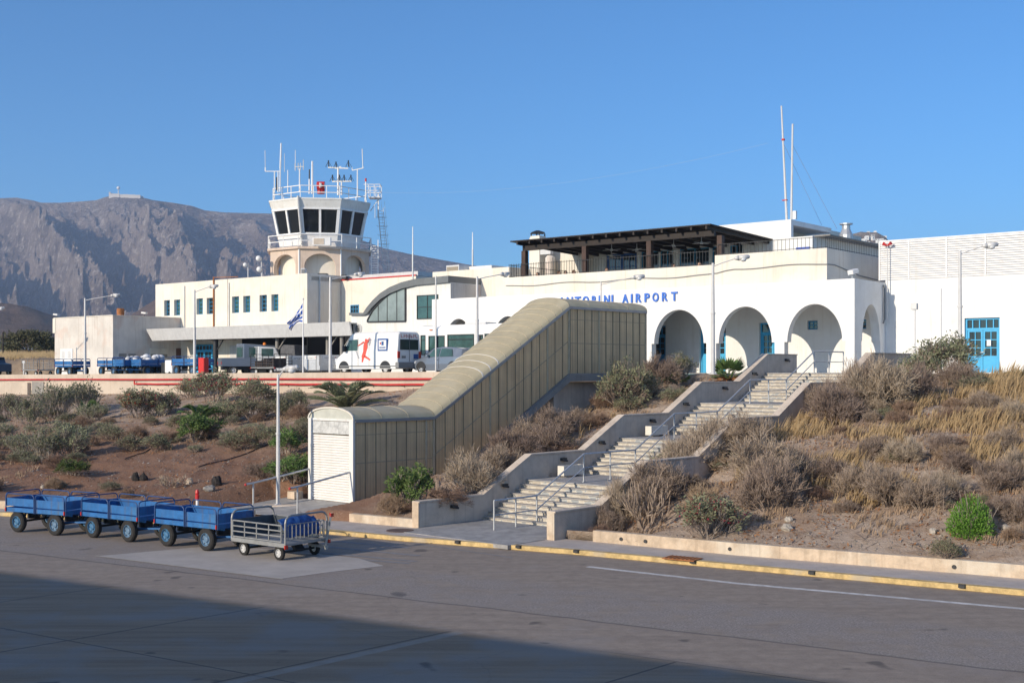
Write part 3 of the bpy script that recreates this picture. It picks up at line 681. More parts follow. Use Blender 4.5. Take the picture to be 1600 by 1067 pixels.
# wall furniture on the arcade corner
mb = MB(); mb.tube([(.03, 3.55, H1-.15), (.10, 3.55, H1-.25), (.10, 3.55, H1-1.9), (.1, 3.4, H1-2.1)], .05); mb.build('downpipe', M_plast, T)
fl = bthing('floodlight', 'white floodlight on the arcade roof corner', 'floodlight', -.25, .3, ZB+H1)
mb = MB(); mb.cyl((0,0,0), (0,0,.18), .03); mb.bar((-.2,0,.2), (.2,0,.2), .04); mb.build('bracket', M_steel, fl)
mb = MB(); mb.bar((-.02,-.2,.3), (.1,.25,.42), .34, .22); mb.build('lamp_housing', M_whites, fl, bevel=.03)

# ---- right hall with the louvred screen
Rb = bthing('hall_building', 'plain white hall with white louvred roof screen at the right edge', 'building')
zl0 = fz(1385.5, 438, VB)[1]; zl1 = fz(1385.5, 378, VB)[1]; uR0 = U(1373.5, VB)
dr = (U(1507, VB), U(1562, VB)); zd0 = fz(1535, 581.8, VB)[1]; zd1 = fz(1535, 496.5, VB)[1]
mb = MB(); wall_holes(mb, .003, 24, -.5, zl0, [(dr[0], dr[1], zd0, zd1)], VB, VB+.35); mb.box(.003, 24, VB+.35, 22, zl0-.3, zl0-.05); mb.box(.004, .3, VB+.35, 22, 0, zl0-.3)
mb.build('wall', M_white, Rb)
door(Rb, dr[0]+.01, dr[1]-.01, zd0, zd1-.01, VB+.14, M_blue2, 2, glazed=.62)
mb = MB(); mb.box(dr[0]+1.05, dr[0]+1.25, VB+.10, VB+.14, zd0+1.3, zd0+1.6); mb.build('notice', M_white, Rb)
mb = MB()
nl = 17; hh = (zl1-zl0)/nl
for i in range(nl):
    z = zl0+i*hh+.02; mb.add([(uR0, VB-.04, z), (24, VB-.04, z), (24, VB+.03, z+hh*.85), (uR0, VB+.03, z+hh*.85), (uR0, VB-.01, z-.01), (24, VB-.01, z-.01), (24, VB+.06, z+hh*.85), (uR0, VB+.06, z+hh*.85)], [(0,1,2,3), (7,6,5,4), (0,4,5,1), (2,6,7,3), (0,3,7,4), (1,2,6,5)])
mb.build('louvres', M_whites, Rb)
mb = MB(); mb.box(uR0, uR0+.06, VB-.05, VB+.2, zl0, zl1+.03); mb.box(uR0, 24, VB-.03, VB+.2, zl1, zl1+.07); mb.box(uR0, uR0+.06, VB+.2, 12, zl0, zl1)
for px in (1420.5, 1479, 1540, 1602): u = U(px, VB); mb.box(u-.03, u+.03, VB-.045, VB+.2, zl0, zl1)
mb.build('louvre_frame', M_whites, Rb)
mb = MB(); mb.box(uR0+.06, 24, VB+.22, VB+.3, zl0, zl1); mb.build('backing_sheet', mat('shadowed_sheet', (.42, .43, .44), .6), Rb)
# conduit posts in front of the hall
for px, pt, v_, lab in ((1429, 483, -5.5, 'thin white post with a small grey box on top before the white hall'), (1470, 451, -6.0, 'thin bare white post before the white hall, left of the blue double door')):
    u, z = fz(px, pt, v_, 4.6); t = bthing('post', lab, 'post', u, v_, 4.6); mb = MB(); mb.cyl((0,0,0), (0,0,z), .045); mb.cyl((0,0,0), (0,0,.05), .10); mb.build('pole', M_whites, t)
    if px == 1429: mb = MB(); mb.box(-.13, .13, -.1, .1, z-.02, z+.25); mb.build('box', M_pole, t, bevel=.02)
u, z = fz(1386.5, 384, VB-.3); z0_ = fz(1386.5, 438, VB-.3)[1]
t = bthing('siren_mast', 'thin mast with two small red horns before the louvred screen', 'siren', u, VB-.3, ZB+z0_)
mb = MB(); mb.cyl((0,0,-2.2), (0,0,z-z0_), .025); mb.build('pole', M_pole, t)
mb = MB(); mb.cyl((0,0,z-z0_), (.22,-.05,z-z0_+.12), .03, .10); mb.cyl((0,0,z-z0_), (-.22,-.05,z-z0_+.12), .03, .10); mb.build('horn', M_red, t)

# ---- upper floor, pergola and terrace
ZT = ZB+H1
Uf = bthing('rooftop_restaurant', 'white upper storey with blue glazed doors under the dark pergola', 'building', 0, 0, ZT)
VU = 7.5
uz = lambda px, py, v: (U(px, v), fz(px, py, v)[1]-H1)
uA = U(912, VU); uB = U(1236, VU); zc = uz(1000, 384, VU)[1]+.25
ops = []
for pa, pb, kind in ((946, 995, 'd'), (1001, 1029, 'w'), (1031, 1052, 'w'), (1061, 1108, 'w'), (1112, 1130, 'w'), (1140, 1160, 'w')):
    ops.append((U(pa, VU), U(pb, VU), kind))
mb = MB(); zt_ = uz(1010, 393, VU)[1]
wall_holes(mb, uA, uB, 0, zc+.6, [(a, b, .0 if k == 'd' else .5, zt_) for a, b, k in ops], VU, VU+.3); mb.box(uA, uB, VU+.3, 13, zc+.3, zc+.59); mb.box(uA, uA+.3, VU+.3, 13, 0, zc+.3)
mb.build('wall', M_white, Uf)
for a, b, k in ops:
    if k == 'd': door(Uf, a+.01, b-.01, 0, zt_-.01, VU+.1, M_navy, 2, transom=False, glazed=.75)
    else: window(Uf, a+.01, b-.01, .5, zt_-.01, VU+.1, M_blue, 2, 2)
# cream block left, chimney
t = bthing('rooftop_block', 'plain cream rooftop block left under the pergola', 'building', 0, 0, ZT)
a, z = uz(852, 386, 6.5); b = U(913, 6.5); mb = MB(); mb.box(a, b, 6.5, 12, -.05, z+.05); mb.build('wall', M_offw, t)
t = bthing('chimney', 'cream chimney with a flat dark metal cap behind the pergola', 'chimney', 0, 0, ZT)
a, z = uz(827, 372, 5.6); b, _ = uz(841, 372, 5.6); mb = MB(); mb.box(a, b+.1, 5.6, 6.4, -.05, z); mb.box(a+.05, b+.05, 5.65, 6.35, z, z+.12); mb.build('stack', M_offw, t)
mb = MB()
for x in (a+.08, b): 
    for y in (5.7, 6.3): mb.box(x-.03, x+.03, y-.03, y+.03, z+.12, z+.3)
mb.lathe([(.62, z+.3), (.62, z+.34), (.12, z+.5), (.01, z+.5)], ((a+b)/2, 6.0, 0), 4); mb.build('cap', M_dark, t)
mb = MB(); mb.lathe([(.32, 0), (.32, z-1.35), (.2, z-1.2)], (b+.75, 5.9, -.02), 12); mb.build('water_cylinder', M_pink, t)
mb = MB(); mb.box(b+.15, b+1.0, 5.6, 5.9, z-1.15, z-.35); mb.build('duct_box', M_pole, t)
# pergola
Pg = bthing('pergola', 'large dark brown flat roofed timber pergola over the roof terrace', 'pergola', 0, 0, ZT)
VE = .2
e0, zr0 = uz(797, 377.5, VE); e1, zr1 = uz(1110, 348.5, VE); zr = (zr0+zr1)/2; DV = 7.6
sl_ = -.03
def ry(v): return zr+sl_*(v-VE)
mb = MB(); mb.add([(e0, VE, ry(VE)-.07), (e1, VE, ry(VE)-.07), (e1, VE+DV, ry(VE+DV)-.07), (e0, VE+DV, ry(VE+DV)-.07), (e0, VE, ry(VE)), (e1, VE, ry(VE)), (e1, VE+DV, ry(VE+DV)), (e0, VE+DV, ry(VE+DV))],
      [(0,3,2,1), (4,5,6,7), (0,1,5,4), (1,2,6,5), (2,3,7,6), (3,0,4,7)])
mb.build('roof', M_wood, Pg)
nraf = 15
for i in range(nraf):
    u = e0+.5+(e1-e0-.8)*i/(nraf-1); mb = MB(); mb.bar((u, VE+.06, ry(VE)-.165), (u, VE+DV-.05, ry(VE+DV)-.17), .11, .19); mb.build('rafter', M_wood, Pg)
posts_ = [(820, .95), (914.5, .95), (1015.5, .95), (1126, .95)]
for v in (.95,): mb = MB(); mb.box(e0+.45, e1-.15, v-.10, v+.10, ry(v)-.56, ry(v)-.27); mb.build('beam', M_wood, Pg)
for px, v in posts_:
    u = U(px, v); w = .15; mb = MB(); mb.box(u-w, u+w, v-w, v+w, .02, ry(v)-.57); mb.build('post', M_woodl, Pg)
for i, (uf, v) in enumerate(((.42, 2.6), (.52, 3.2), (.72, 2.8), (.86, 2.6), (.62, 5), (.3, 5))):
    u = e0+(e1-e0)*uf; z = ry(v)-.30; t = bthing('ceiling_fan', 'pale fan hanging under the pergola roof, '+('first','third','fifth','sixth','fourth','second')[i]+' from the left', 'ceiling fan', u, v, ZT+z-.35, 'ceiling fans under the pergola')
    mb = MB(); mb.cyl((0,0,0), (0,0,.36), .02); mb.lathe([(.09,-.06), (.11,0), (.05,.08)]); mb.build('motor', M_whites, t)
    for j in range(4): a_ = j*math.pi/2+i; mb = MB(); mb.bar((.1*math.cos(a_), .1*math.sin(a_), .0), (.62*math.cos(a_), .62*math.sin(a_), .0), .12, .015); mb.build('blade', M_pole, t)
# terrace railing with vertical bars
def railing(name, lab, pts, h, z0s, step, r=.012, m=M_dark, parent=None, rails=(0.08, .92)):
    t = bthing(name, lab, 'railing', 0, 0, ZT)
    rl = MB(); br = MB()
    for i in range(len(pts)-1):
        a = Vector(pts[i]); b = Vector(pts[i+1]); L = (b-a).length; n_ = max(1, int(L/step)); za, zb_ = z0s[i], z0s[i+1]
        for f_ in rails: rl.bar((a.x, a.y, za+h*f_), (b.x, b.y, zb_+h*f_), .028)
        for j in range(n_+1): p = a.lerp(b, j/n_); z = za+(zb_-za)*j/n_; br.bar((p.x, p.y, z), (p.x, p.y, z+h), r*2)
    rl.build('rail', m, t); br.build('bars', m, t); return t
zz = zlow-H1
railing('railing', 'black barred railing along the low terrace parapet', [(ua+.12, 8), (ua+.12, VP+.12), (ub-.05, VP+.12)], .82, [zz]*3, .19, r=.009)
railing('railing', 'black grid railing on the raised right end of the terrace parapet', [(ub+.1, VP+.12), (ud-.12, VP+.12), (ud-.12, 9)], .62, [zhigh-H1]*3, .22, r=.008, rails=(.1, .95))
# white block right behind the pergola with the duct and pipes
Bk = bthing('plant_room', 'white rooftop block with blue window band and grey duct behind the masts', 'building', 0, 0, ZT)
VK = 10.5
uK, zK = uz(1231, 346, VK); uK0 = U(1100, VK)
mb = MB(); mb.box(uK0, uK, VK, VK+11, 1.0, zK); mb.build('wall', M_offw, Bk)
VQ = 5.2; uQ, zQ = uz(1269.5, 368.5, VQ); uQ0 = U(1200, VQ)
mb = MB(); mb.box(uB+.02, uQ, VQ, VQ+14, -.05, zQ); mb.build('annex_wall', M_white, Bk)
a, za_ = uz(1244, 387, VQ); b, zb_ = uz(1266, 387, VQ); mb = MB(); mb.box(a, b, VQ-.03, VQ-.005, za_-.3, za_+.0); mb.build('blind', mat('cobalt_blind', (.02, .08, .42), .5), Bk)
mb = MB(); mb.box(uQ-.2, uQ+.9, VQ+.3, VQ+12, zQ-.02, zQ+.05); mb.build('canopy', M_concd, Bk)
mb = MB(); mb.cyl((uK+.35, VK+2.2, zQ+.5), (uK+.35, VK+9.5, zQ+.5), .35, n=14); mb.build('duct', M_steel, Bk, smooth=False)
q = uv2w(0, 0); uS, zS = uz(1322, 352, 13.0)
mb = MB(); mb.lathe([(.22, -1.6), (.42, -1.0), (.42, -.6), (.25, -.25), (.25, 0), (.4, .03), (.4, .1), (.01, .14)], (uS, 13.0, zS), 12); mb.build('chimney_vent', M_steel, Bk)
# two tall masts
def mast(px0, py0, px1, py1, v, r, lab, m=M_whites, nm='antenna_mast', zoff=0):
    u0, z0 = UZ(px0, py0, v); u1, z1 = UZ(px1, py1, v); t = bthing(nm, lab, 'antenna', u0, v, z0)
    return t, Vector((0, 0, 0)), Vector((u1-u0, 0, z1-z0))
t, a, b = mast(1230.5, 346, 1221, 166, VK-.2, .06, 'taller leaning pale mast above the white rooftop block')
mb = MB(); mb.cyl(a-Vector((0,0,1)), b, .085, .05); mb.build('pole', M_pole, t)
mb = MB(); q = a.lerp(b, .7); mb.cyl(q, q+Vector((.0,0,.1)), .11); q = a.lerp(b, .18); mb.box(q.x-.25, q.x+.05, -.1, .1, q.z, q.z+.05); mb.build('clamp', M_red, t)
t, a, b = mast(1236, 346, 1238.5, 194, VK-.1, .06, 'shorter pale mast beside the taller leaning one')
mb = MB(); mb.cyl(a-Vector((0,0,1)), b, .08, .055); mb.build('pole', M_pole, t)
mb = MB(); mb.box(.15, .35, -.1, .1, .1, .6); mb.build('junction_box', M_whites, t)
for (pa, pb, lab) in (((1223, 222), (1284, 352), 'thin guy wire from the tall mast down to the roof'), ((1239, 228), (1308, 358), 'thin guy wire from the shorter mast down to the roof')):
    A = uv2w(*[*UZ(pa[0], pa[1], VK)][:1], VK); A.z = UZ(pa[0], pa[1], VK)[1]; u_, z_ = UZ(pb[0], pb[1], VK+3); B = uv2w(u_, VK+3, z_)
    mb = MB(); mb.cyl(A, B, .012, n=4); tag(mb.build('guy_wire', M_plast), lab, 'wire')
# long sagging aerial wire from the tower to a mast
A = at(598, 301, 97); B = at(1200, 224, 70); pts = []
for i in range(31): s_ = i/30; p = A.lerp(B, s_); p.z -= 2.6*4*s_*(1-s_)*.35; pts.append(p)
mb = MB()
for i in range(30): mb.cyl(pts[i], pts[i+1], .0035, n=4, caps=False)
tag(mb.build('aerial_wire', M_pole), 'very thin aerial wire sagging across the sky from the tower', 'wire')

# ---- curved-roof building
Cv = bthing('curved_roof_building', 'white building with grey quarter round roof edge and segment window behind the van', 'building')
VC = .5
def cz(px, py, v=VC): return fz(px, py, v)
u0 = U(549, VC); u1 = U(704, VC); A_ = []
prof = [(549, 489), (571, 489), (576, 481), (585, 470), (597, 458.5), (612, 449), (630, 441.5), (652, 436), (704, 431)]
poly = [cz(*p) for p in prof]; wallp = [(u0, 0)]+[(a, b-.42) for a, b in poly]+[(u1, 0)]
wallp[1] = (u0, poly[0][1]-.15); wallp[2] = (poly[1][0], poly[1][1]-.15)
mb = MB(); mb.prism(wallp, VC, VC+6.5); mb.build('wall', M_white2, Cv)
mb = MB()
for i in range(len(poly)-1):
    (a, b), (c, d_) = poly[i], poly[i+1]; w = .42 if i > 1 else .16; w2 = .42 if i > 0 else .16
    mb.prism([(a, b-w), (c, d_-w2), (c, d_), (a, b)], VC-.22, VC+6.5)
mb.build('roof_edge', mat('grey_metal_fascia', (.17, .18, .185), .45, .1, 2, metal=.3), Cv)
# segment window
ws = [(634.5, 502), (634.5, 447), (620, 452), (606, 462), (593, 474), (583, 486), (576, 499), (575, 503)]
wp = [cz(*p) for p in ws]; g = MB(); g.prism(wp, VC-.05, VC-.012); wf = g.build('segment_window', mat('grey_green_glass', (.24, .29, .285), .25, spec=.8, var=.25, vs=.8), Cv)
mb = MB()
for i in range(len(wp)): a = wp[i]; b = wp[(i+1) % len(wp)]; mb.bar((a[0], VC-.06, a[1]), (b[0], VC-.06, b[1]), .09, .10, up=(0,1,0))
for px, pt in ((592, 475), (606, 461.5), (621, 451.5)): a = cz(px, 502); b = cz(px, pt); mb.bar((a[0], VC-.055, a[1]), (b[0], VC-.055, b[1]), .035, .05, up=(0,1,0))
mb.build('frame', M_dark, wf)
a, za_ = cz(652, 499); b, zb_ = cz(685, 460); window(Cv, a, b, za_, zb_, VC-.06, M_dark, 2, 2, M_glassg, .05)
a, z = cz(560.5, 513.5); mb = MB(); mb.lathe([(.34, 0), (.34, .06), (.26, .06), (.26, .02)], (0, 0, 0), 20, 'y'); o = mb.build('round_window', M_pole, Cv); o.location = (a, VC-.06, z)
g = MB(); g.lathe([(.26, .0), (.26, .02)], (0, 0, 0), 20, 'y'); g.build('pane', M_glass, o)
for k_, z in enumerate((cz(600, 520)[1], cz(600, 545)[1])): mb = MB(); mb.box(cz(575, 500)[0], u1-.01, VC-.012, VC-.004, z, z+.02); mb.build('panel_joint', M_pole, Cv)
# the grey-lilac flank and fascia running back right of it
mb = MB(); mb.box(u1-.02, u1+.0, VC+.01, VC+6.4, H1-.2, poly[-1][1]-.45); mb.build('flank', M_pink, Cv)
# roof-top plant on it
def rbox(name, lab, cat, pa, pb, ybot, ytop, v, dep, m, z_=None):
    a, z1 = UZ(pa, ytop, v); b, z0 = UZ(pb, ybot, v); t = bthing(name, lab, cat, a, v, z0); w = b-a; mb = MB(); mb.box(0, w, 0, dep, 0, z1-z0); mb.build('casing', m, t, bevel=.03); return t, w, z1-z0
t, w, h = rbox('air_conditioner', 'large tan rooftop cooling unit with a louvred front above the curved roof building', 'air conditioner', 697, 717, 431, 415, 5.5, 1.6, M_pole)
mb = MB()
for i in range(10): mb.box(.08, w-.06, -.03, -.005, .1+i*(h-.2)/10, .1+(i+.6)*(h-.2)/10)
mb.build('grille', mat('tan_grille', (.30, .24, .16), .7), t)
t, w, h = rbox('gas_bottle', 'small orange red bottle on the roof beside the cooling unit', 'gas bottle', 718, 725, 434, 425, 5.0, .3, M_red)
mb = MB(); mb.lathe([(.18, 0), (.2, .1), (.2, h*.8), (.08, h), (.08, h+.08)], (w/2, .2, .02)); mb.build('body', mat('orange_red', (.55, .10, .05), .5), t)
t, w, h = rbox('roof_hut', 'small white hut with rounded flank on the roof right of the cooling unit', 'hut', 729, 768, 436, 417, 6.5, 3, M_white2)
for px, y0, y1, v, lab in ((645, 430, 354, 6, 'slim white whip antenna on the roof left of the cooling unit'), (738.5, 412, 363, 8, 'slim white whip antenna standing behind the roof hut')):
    t, a, b = mast(px, y0, px, y1, v, .04, lab); mb = MB(); mb.cyl(a-Vector((0,0,1.2)), a.lerp(b, .45), .06); mb.build('pole', M_pole, t); mb = MB(); mb.cyl(a.lerp(b, .44), b, .045, .03); mb.build('whip', M_whites, t)

# ---- cream two-storey block, canopy, annex
V2 = 3.3
B2 = bthing('office_building', 'cream two storey office block with paired small blue windows below the control tower', 'building', 0, 0, ZB)
a2, zt2 = fz(243, 444, V2); b2, zt2b = fz(480, 427.5, V2); ht = (zt2+zt2b)/2
wn = []
for pl, pr in ((257.5, 265.5), (273, 281.5), (308, 317), (324, 334), (363.5, 373.5), (381, 391), (406.5, 417), (425, 435)):
    ua_, ub_ = U(pl-1, V2), U(pr, V2); pm = (pl+pr)/2; zt_w = fz(pm, 469-(pm-262)*.054, V2)[1]; zb_w = fz(pm, 493.5-(pm-262)*.043, V2)[1]; wn.append((ua_, ub_, zb_w, zt_w))
mb = MB(); wall_holes(mb, a2, b2, -.3, ht, wn, V2, V2+.4); mb.box(a2, b2, V2+.4, V2+11, ht-.5, ht-.2); mb.box(b2-.3, b2, V2+.4, V2+3.39, -.3, ht-.01); mb.box(a2, a2+.3, V2+.4, V2+11, -.3, ht-.02)
mb.build('wall', M_cream, B2)
for i, (a, b, c, d_) in enumerate(wn):
    window(B2, a+.01, b-.01, c+.01, d_-.01, V2+.26, M_blue, 2, 4, M_glassg if i % 3 else M_glass, .05)
for px in (289, 358.5): u = U(px, V2); mb = MB(); mb.cyl((u, V2-.06, 2.6), (u, V2-.06, ht-.3), .045); mb.build('downpipe', M_pole, B2)
u = U(335, V2); mb = MB(); mb.cyl((u, V2-.08, 3.2), (u, V2-.08, ht+.25), .06); mb.bar((u, V2-.08, ht+.2), (u+3, V2-.02, ht+.12), .05); mb.build('red_pipe', M_rust, B2)
mb = MB(); mb.box(U(348, V2), U(356, V2), V2-.05, V2-.002, 3.0, ht-.02); mb.build('duct_cover', M_cream, B2)
# recessed cream part right of it
V3 = V2+3.4; a3 = b2+.01; b3 = U(650, V3); z3 = fz(560, 437, V3)[1]
mb = MB(); mb.box(a3, b3, V3, V3+7, -.3, z3); mb.build('recessed_wall', M_cream, B2)
mb = MB(); mb.box(a3, b3, V3-.05, V3+.1, z3, z3+.09); mb.build('red_edge', M_red, B2)
mb = MB(); mb.box(a3-.0, b3, V3+.2, V3+6.9, z3+.02, z3+.35); mb.build('roof_slab', M_pole, B2)
a, zw = fz(548, 490, V3); b, zw2 = fz(561, 476, V3); window(B2, a, b, zw, zw2, V3-.05, M_blue, 3, 2)
for v in (V2+1.2, ): mb = MB(); mb.cyl((b2+.06, v, 3.0), (b2+.06, v, ht-.2), .05); mb.build('downpipe', M_pole, B2)
# canopy over the baggage hall
Cn = bthing('entrance_canopy', 'long pale grey canopy over the dark baggage bay below the office block', 'canopy', 0, 0, ZB)
cL, zcl = fz(232, 515, 0); cR, zcr = fz(549.5, 502, 0); zb_l = fz(240, 533, 0)[1]; zb_r = fz(549, 523.5, 0)[1]
zt_ = (zcl+zcr)/2; zb_ = (zb_l+zb_r)/2
mb = MB(); mb.add([(cL, -.25, zt_), (cL+.5, 0, zb_), (cR, 0, zb_), (cR, -.25, zt_), (cL, -.1, zt_), (cL+.5, .12, zb_), (cR, .12, zb_), (cR, -.1, zt_)], [(0,1,2,3), (7,6,5,4), (0,3,7,4), (1,5,6,2), (0,4,5,1), (3,2,6,7)])
mb.build('fascia', M_pole, Cn)
mb = MB(); mb.box(cL+.1, cR, -.1, V2-.01, zt_-.12, zt_-.05); mb.build('roof_deck', M_pole, Cn)
for i in range(16): x = cL+1.0+(cR-cL-1.4)*i/15; mb = MB(); mb.box(x-.05, x+.05, .13, V2-.02, zb_+.05, zb_+.3); mb.box(x-.015, x+.015, .13, V2-.02, zb_+.3, zt_-.13); mb.build('joist', M_dark, Cn)
for px, v in ((337, .6), (433, .8), (512, .8), (534, .5)):
    u = U(px, v); mb = MB(); mb.cyl((u, v, -.02), (u, v, zb_+.1), .2 if px == 337 else .13, n=12); mb.bar((u+.1, v, zb_-.9), (u+1.0, v, zb_+.05), .07); mb.build('column', M_concd if px != 337 else M_dark, Cn)
# baggage bay: dark interior back walls below the canopy
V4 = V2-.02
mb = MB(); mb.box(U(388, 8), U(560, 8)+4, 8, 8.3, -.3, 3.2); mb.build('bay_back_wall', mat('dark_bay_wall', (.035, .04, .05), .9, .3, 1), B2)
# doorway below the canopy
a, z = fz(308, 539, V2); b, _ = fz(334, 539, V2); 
mb = MB(); mb.box(a-.05, b+.05, V2-.04, V2-.005, -.02, z+.04); mb.build('dark_recess', M_dark, B2)  # flat dark plate on the wall, its colour standing in for doorway shade
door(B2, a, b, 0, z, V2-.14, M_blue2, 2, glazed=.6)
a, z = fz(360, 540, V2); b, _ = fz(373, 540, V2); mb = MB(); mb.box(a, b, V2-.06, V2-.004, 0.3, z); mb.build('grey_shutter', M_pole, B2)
a = U(379, V2); b = b2-.02; mb = MB(); mb.box(a, b, V2-.06, V2-.004, -.02, zb_+.25); mb.build('bay_opening', mat('dark_bay_opening', (.012, .014, .018), .95), B2)  # near-black sheets over the solid walls paint in the shade of the open bay
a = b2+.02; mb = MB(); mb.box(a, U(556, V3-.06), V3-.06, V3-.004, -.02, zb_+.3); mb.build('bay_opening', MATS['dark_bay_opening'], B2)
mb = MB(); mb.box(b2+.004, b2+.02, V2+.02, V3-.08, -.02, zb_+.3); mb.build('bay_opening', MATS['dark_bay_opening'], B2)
# annex
VA = -3.0; zA = 4.62
An = bthing('annex_building', 'low square annex with peeling grey render left of the canopy', 'building', 0, 0, zA)
aA, zt1 = fz(83, 497, VA, zA); bA, zt2_ = fz(176.5, 494, VA, zA); hA = (zt1+zt2_)/2
mb = MB(); mb.box(aA+.25, bA, VA, VA+6.3, -.4, hA); mb.build('wall', M_pink, An)
mb = MB(); mb.box(aA, aA+.4, VA-.04, VA+3, hA-1.2, hA+.0); mb.box(aA+.15, bA+.04, VA-.05, VA+.1, hA, hA+.06); mb.box(bA-.1, bA+.05, VA+.1, VA+6.3, hA, hA+.06); mb.build('eaves', M_offw, An)
mb = MB(); a = U(95, VA); b = U(114, VA); z0_ = fz(105, 561, VA, zA)[1]; z1_ = fz(105, 545, VA, zA)[1]
mb.box(a, b, VA-.05, VA-.003, -.0, z1_); vd = mb.build('vent_door', M_white, An)
mb = MB()
for s_ in (.12, .62):
    for i in range(8): mb.box(a+(b-a)*s_, a+(b-a)*(s_+.24), VA-.07, VA-.052, z0_+.1+i*(z1_-z0_-.25)/8, z0_+.1+(i+.5)*(z1_-z0_-.25)/8)
mb.build('vent', M_pole, vd)
def sidepx(px, ue): # v on plane u = ue seen at column px
    k = (px-CX)/F; # (CR.x+ue*UD.x+v*VD.x) = k*(CR.y+ue*UD.y+v*VD.y)
    return (k*(CR.y+ue*UD.y)-(CR.x+ue*UD.x))/(VD.x-k*VD.y)
for p0, p1, pt, pb in ((183.5, 213, 543, 600), (233.5, 262, 544, 600)):
    v0_, v1_ = sidepx(p0, bA), sidepx(p1, bA); Yc = uv2w(bA, (v0_+v1_)/2).y; zt_d = EZ+(HY-pt)*Yc/F-zA
    mb = MB(); mb.box(bA+.003, bA+.06, v0_, v1_, 0, zt_d); gd = mb.build('garage_door', M_pink if p0 < 200 else M_offw, An)
    mb = MB()
    for s_ in (.05, .55): mb.box(bA+.062, bA+.075, v0_+(v1_-v0_)*s_, v0_+(v1_-v0_)*(s_+.4), zt_d*.66, zt_d*.78)
    mb.build('vent_strip', M_concd, gd)
v0_, v1_ = sidepx(275, bA), sidepx(284, bA); mb = MB(); mb.box(bA+.004, bA+.05, v0_, v1_, 0, 2.2); mb.build('brown_door', mat('brown_door', (.14, .07, .045), .6), An)
u, z = UZ(179, 494, VA+1.0)
t = bthing('roof_barrel', 'rusty orange barrel on the corner of the annex roof', 'barrel', bA-.35, VA+.9, zA+hA)
mb = MB(); mb.lathe([(.27, 0), (.30, .02), (.28, .2), (.30, .22), (.28, .42), (.30, .44), (.28, .58), (.28, .6), (.02, .6)], (0, 0, 0), 16); mb.build('drum', M_rust, t)
for (u, v, lab) in ((aA+.35, VA+.1, 'small grey floodlight on the left corner of the annex roof'), (bA-.2, VA+3.0, 'small white floodlight above the annex garage doors')):
    t = bthing('floodlight', lab, 'floodlight', u, v, zA+hA+.05); mb = MB(); mb.cyl((0,0,0), (0,0,.2), .025); mb.build('bracket', M_dark, t); mb = MB(); mb.bar((-.18,-.1,.3), (.2,.05,.25), .3, .14); mb.build('lamp_housing', M_pole, t)
# ================================================================ CONTROL TOWER
YT = 99.0; TC = at(500, 579, YT); TC.z = 0
Tw = thing('control_tower', 'white octagonal control tower with outward leaning dark windows', 'tower', (TC.x, TC.y, 0))
ang0 = math.atan2(-TC.y, -TC.x)          # middle face looks at the camera
def octa(r, z, off=0):                   # circumradius-based ring
    return [(r*math.cos(ang0+math.pi/8+i*math.pi/4+off), r*math.sin(ang0+math.pi/8+i*math.pi/4+off), z) for i in range(8)]
def zt_(py, Y=95.2): return EZ+(HY-py)*Y/F
def rr(wpx, Y=95.2): return wpx*Y/F/2/math.sin(math.pi/8)
def ringwall(mb, r0, z0, r1, z1, th=.2, caps=True):
    A, B = octa(r0, z0), octa(r1, z1); a, b = octa(r0-th, z0), octa(r1-th, z1); mb.add(A+B+a+b, [(i, (i+1) % 8, 8+(i+1) % 8, 8+i) for i in range(8)]+[(16+i, 16+(i+1) % 8, 24+(i+1) % 8, 24+i) for i in range(8)]+[(8+i, 8+(i+1) % 8, 24+(i+1) % 8, 24+i) for i in range(8)]+[(i, (i+1) % 8, 16+(i+1) % 8, 16+i) for i in range(8)])
rb = rr(64.5); z_bal = zt_(387)
# arched base: each face a wall with an arch
mb = MB(); wf = 2*rb*math.sin(math.pi/8); ap = rb*math.cos(math.pi/8)
zspr = zt_(416); ztop = zt_(396.5); rx = wf*.375
for i in range(8):
    a = ang0+i*math.pi/4; ax_ = Vector((-math.sin(a), math.cos(a))); nrm = Vector((math.cos(a), math.sin(a)))
    tmp = MB(); arch_wall(tmp, -wf/2, wf/2, z_bal-.1, [(0, rx, ztop-zspr, zspr, rx)], 0, .3, zb=8.0)
    vs = []
    for (x, y, z) in tmp.v: p = nrm*(ap-y)+ax_*x*(1-y*.12); vs.append((p.x, p.y, z))
    mb.add(vs, tmp.f)
mb.build('arched_base', M_towerbase, Tw)
mb = MB(); ringwall(mb, rb*.80, 8, rb*.80, z_bal-.12, .2); mb.build('core', M_offw, Tw)
a = ang0+math.pi/4; mb = MB(); q = Vector((math.cos(a+.0), math.sin(a+.0)))*rb*.62; mb.cyl((q.x, q.y, 10), (q.x, q.y, zt_(397)), .45, n=8); mb.build('blue_door', M_blue, Tw)
mb = MB(); O = octa(rb*1.06, z_bal-.12)+octa(rb*1.06, z_bal+.06); mb.add(O, [tuple(range(8)), tuple(range(15, 7, -1))]+[(i, (i+1) % 8, 8+(i+1) % 8, 8+i) for i in range(8)]); mb.build('balcony_slab', M_towerbase, Tw)
rc0 = rr(52); rc1 = rr(55.5); rc2 = rr(62); rc3 = rr(66); z1 = zt_(364); z2 = zt_(325.5); z3 = zt_(311.5)
mb = MB(); ringwall(mb, rc0, z_bal+.06, rc1, z1, .2); mb.build('cab_wall', M_whites, Tw)
mb = MB(); ringwall(mb, rc2, z2, rc3, z3, .3); O = octa(rc3-.1, z3-.02); mb.add(O, [tuple(range(8))]); O = octa(rc3+.03, z3-.03)+octa(rc3+.03, z3+.10); mb.add(O, [tuple(range(8)), tuple(range(15, 7, -1))]+[(i, (i+1) % 8, 8+(i+1) % 8, 8+i) for i in range(8)])
mb.add(octa(rc2-.31, z2+.02), [tuple(range(8))]); mb.build('cab_roof', M_white2, Tw)
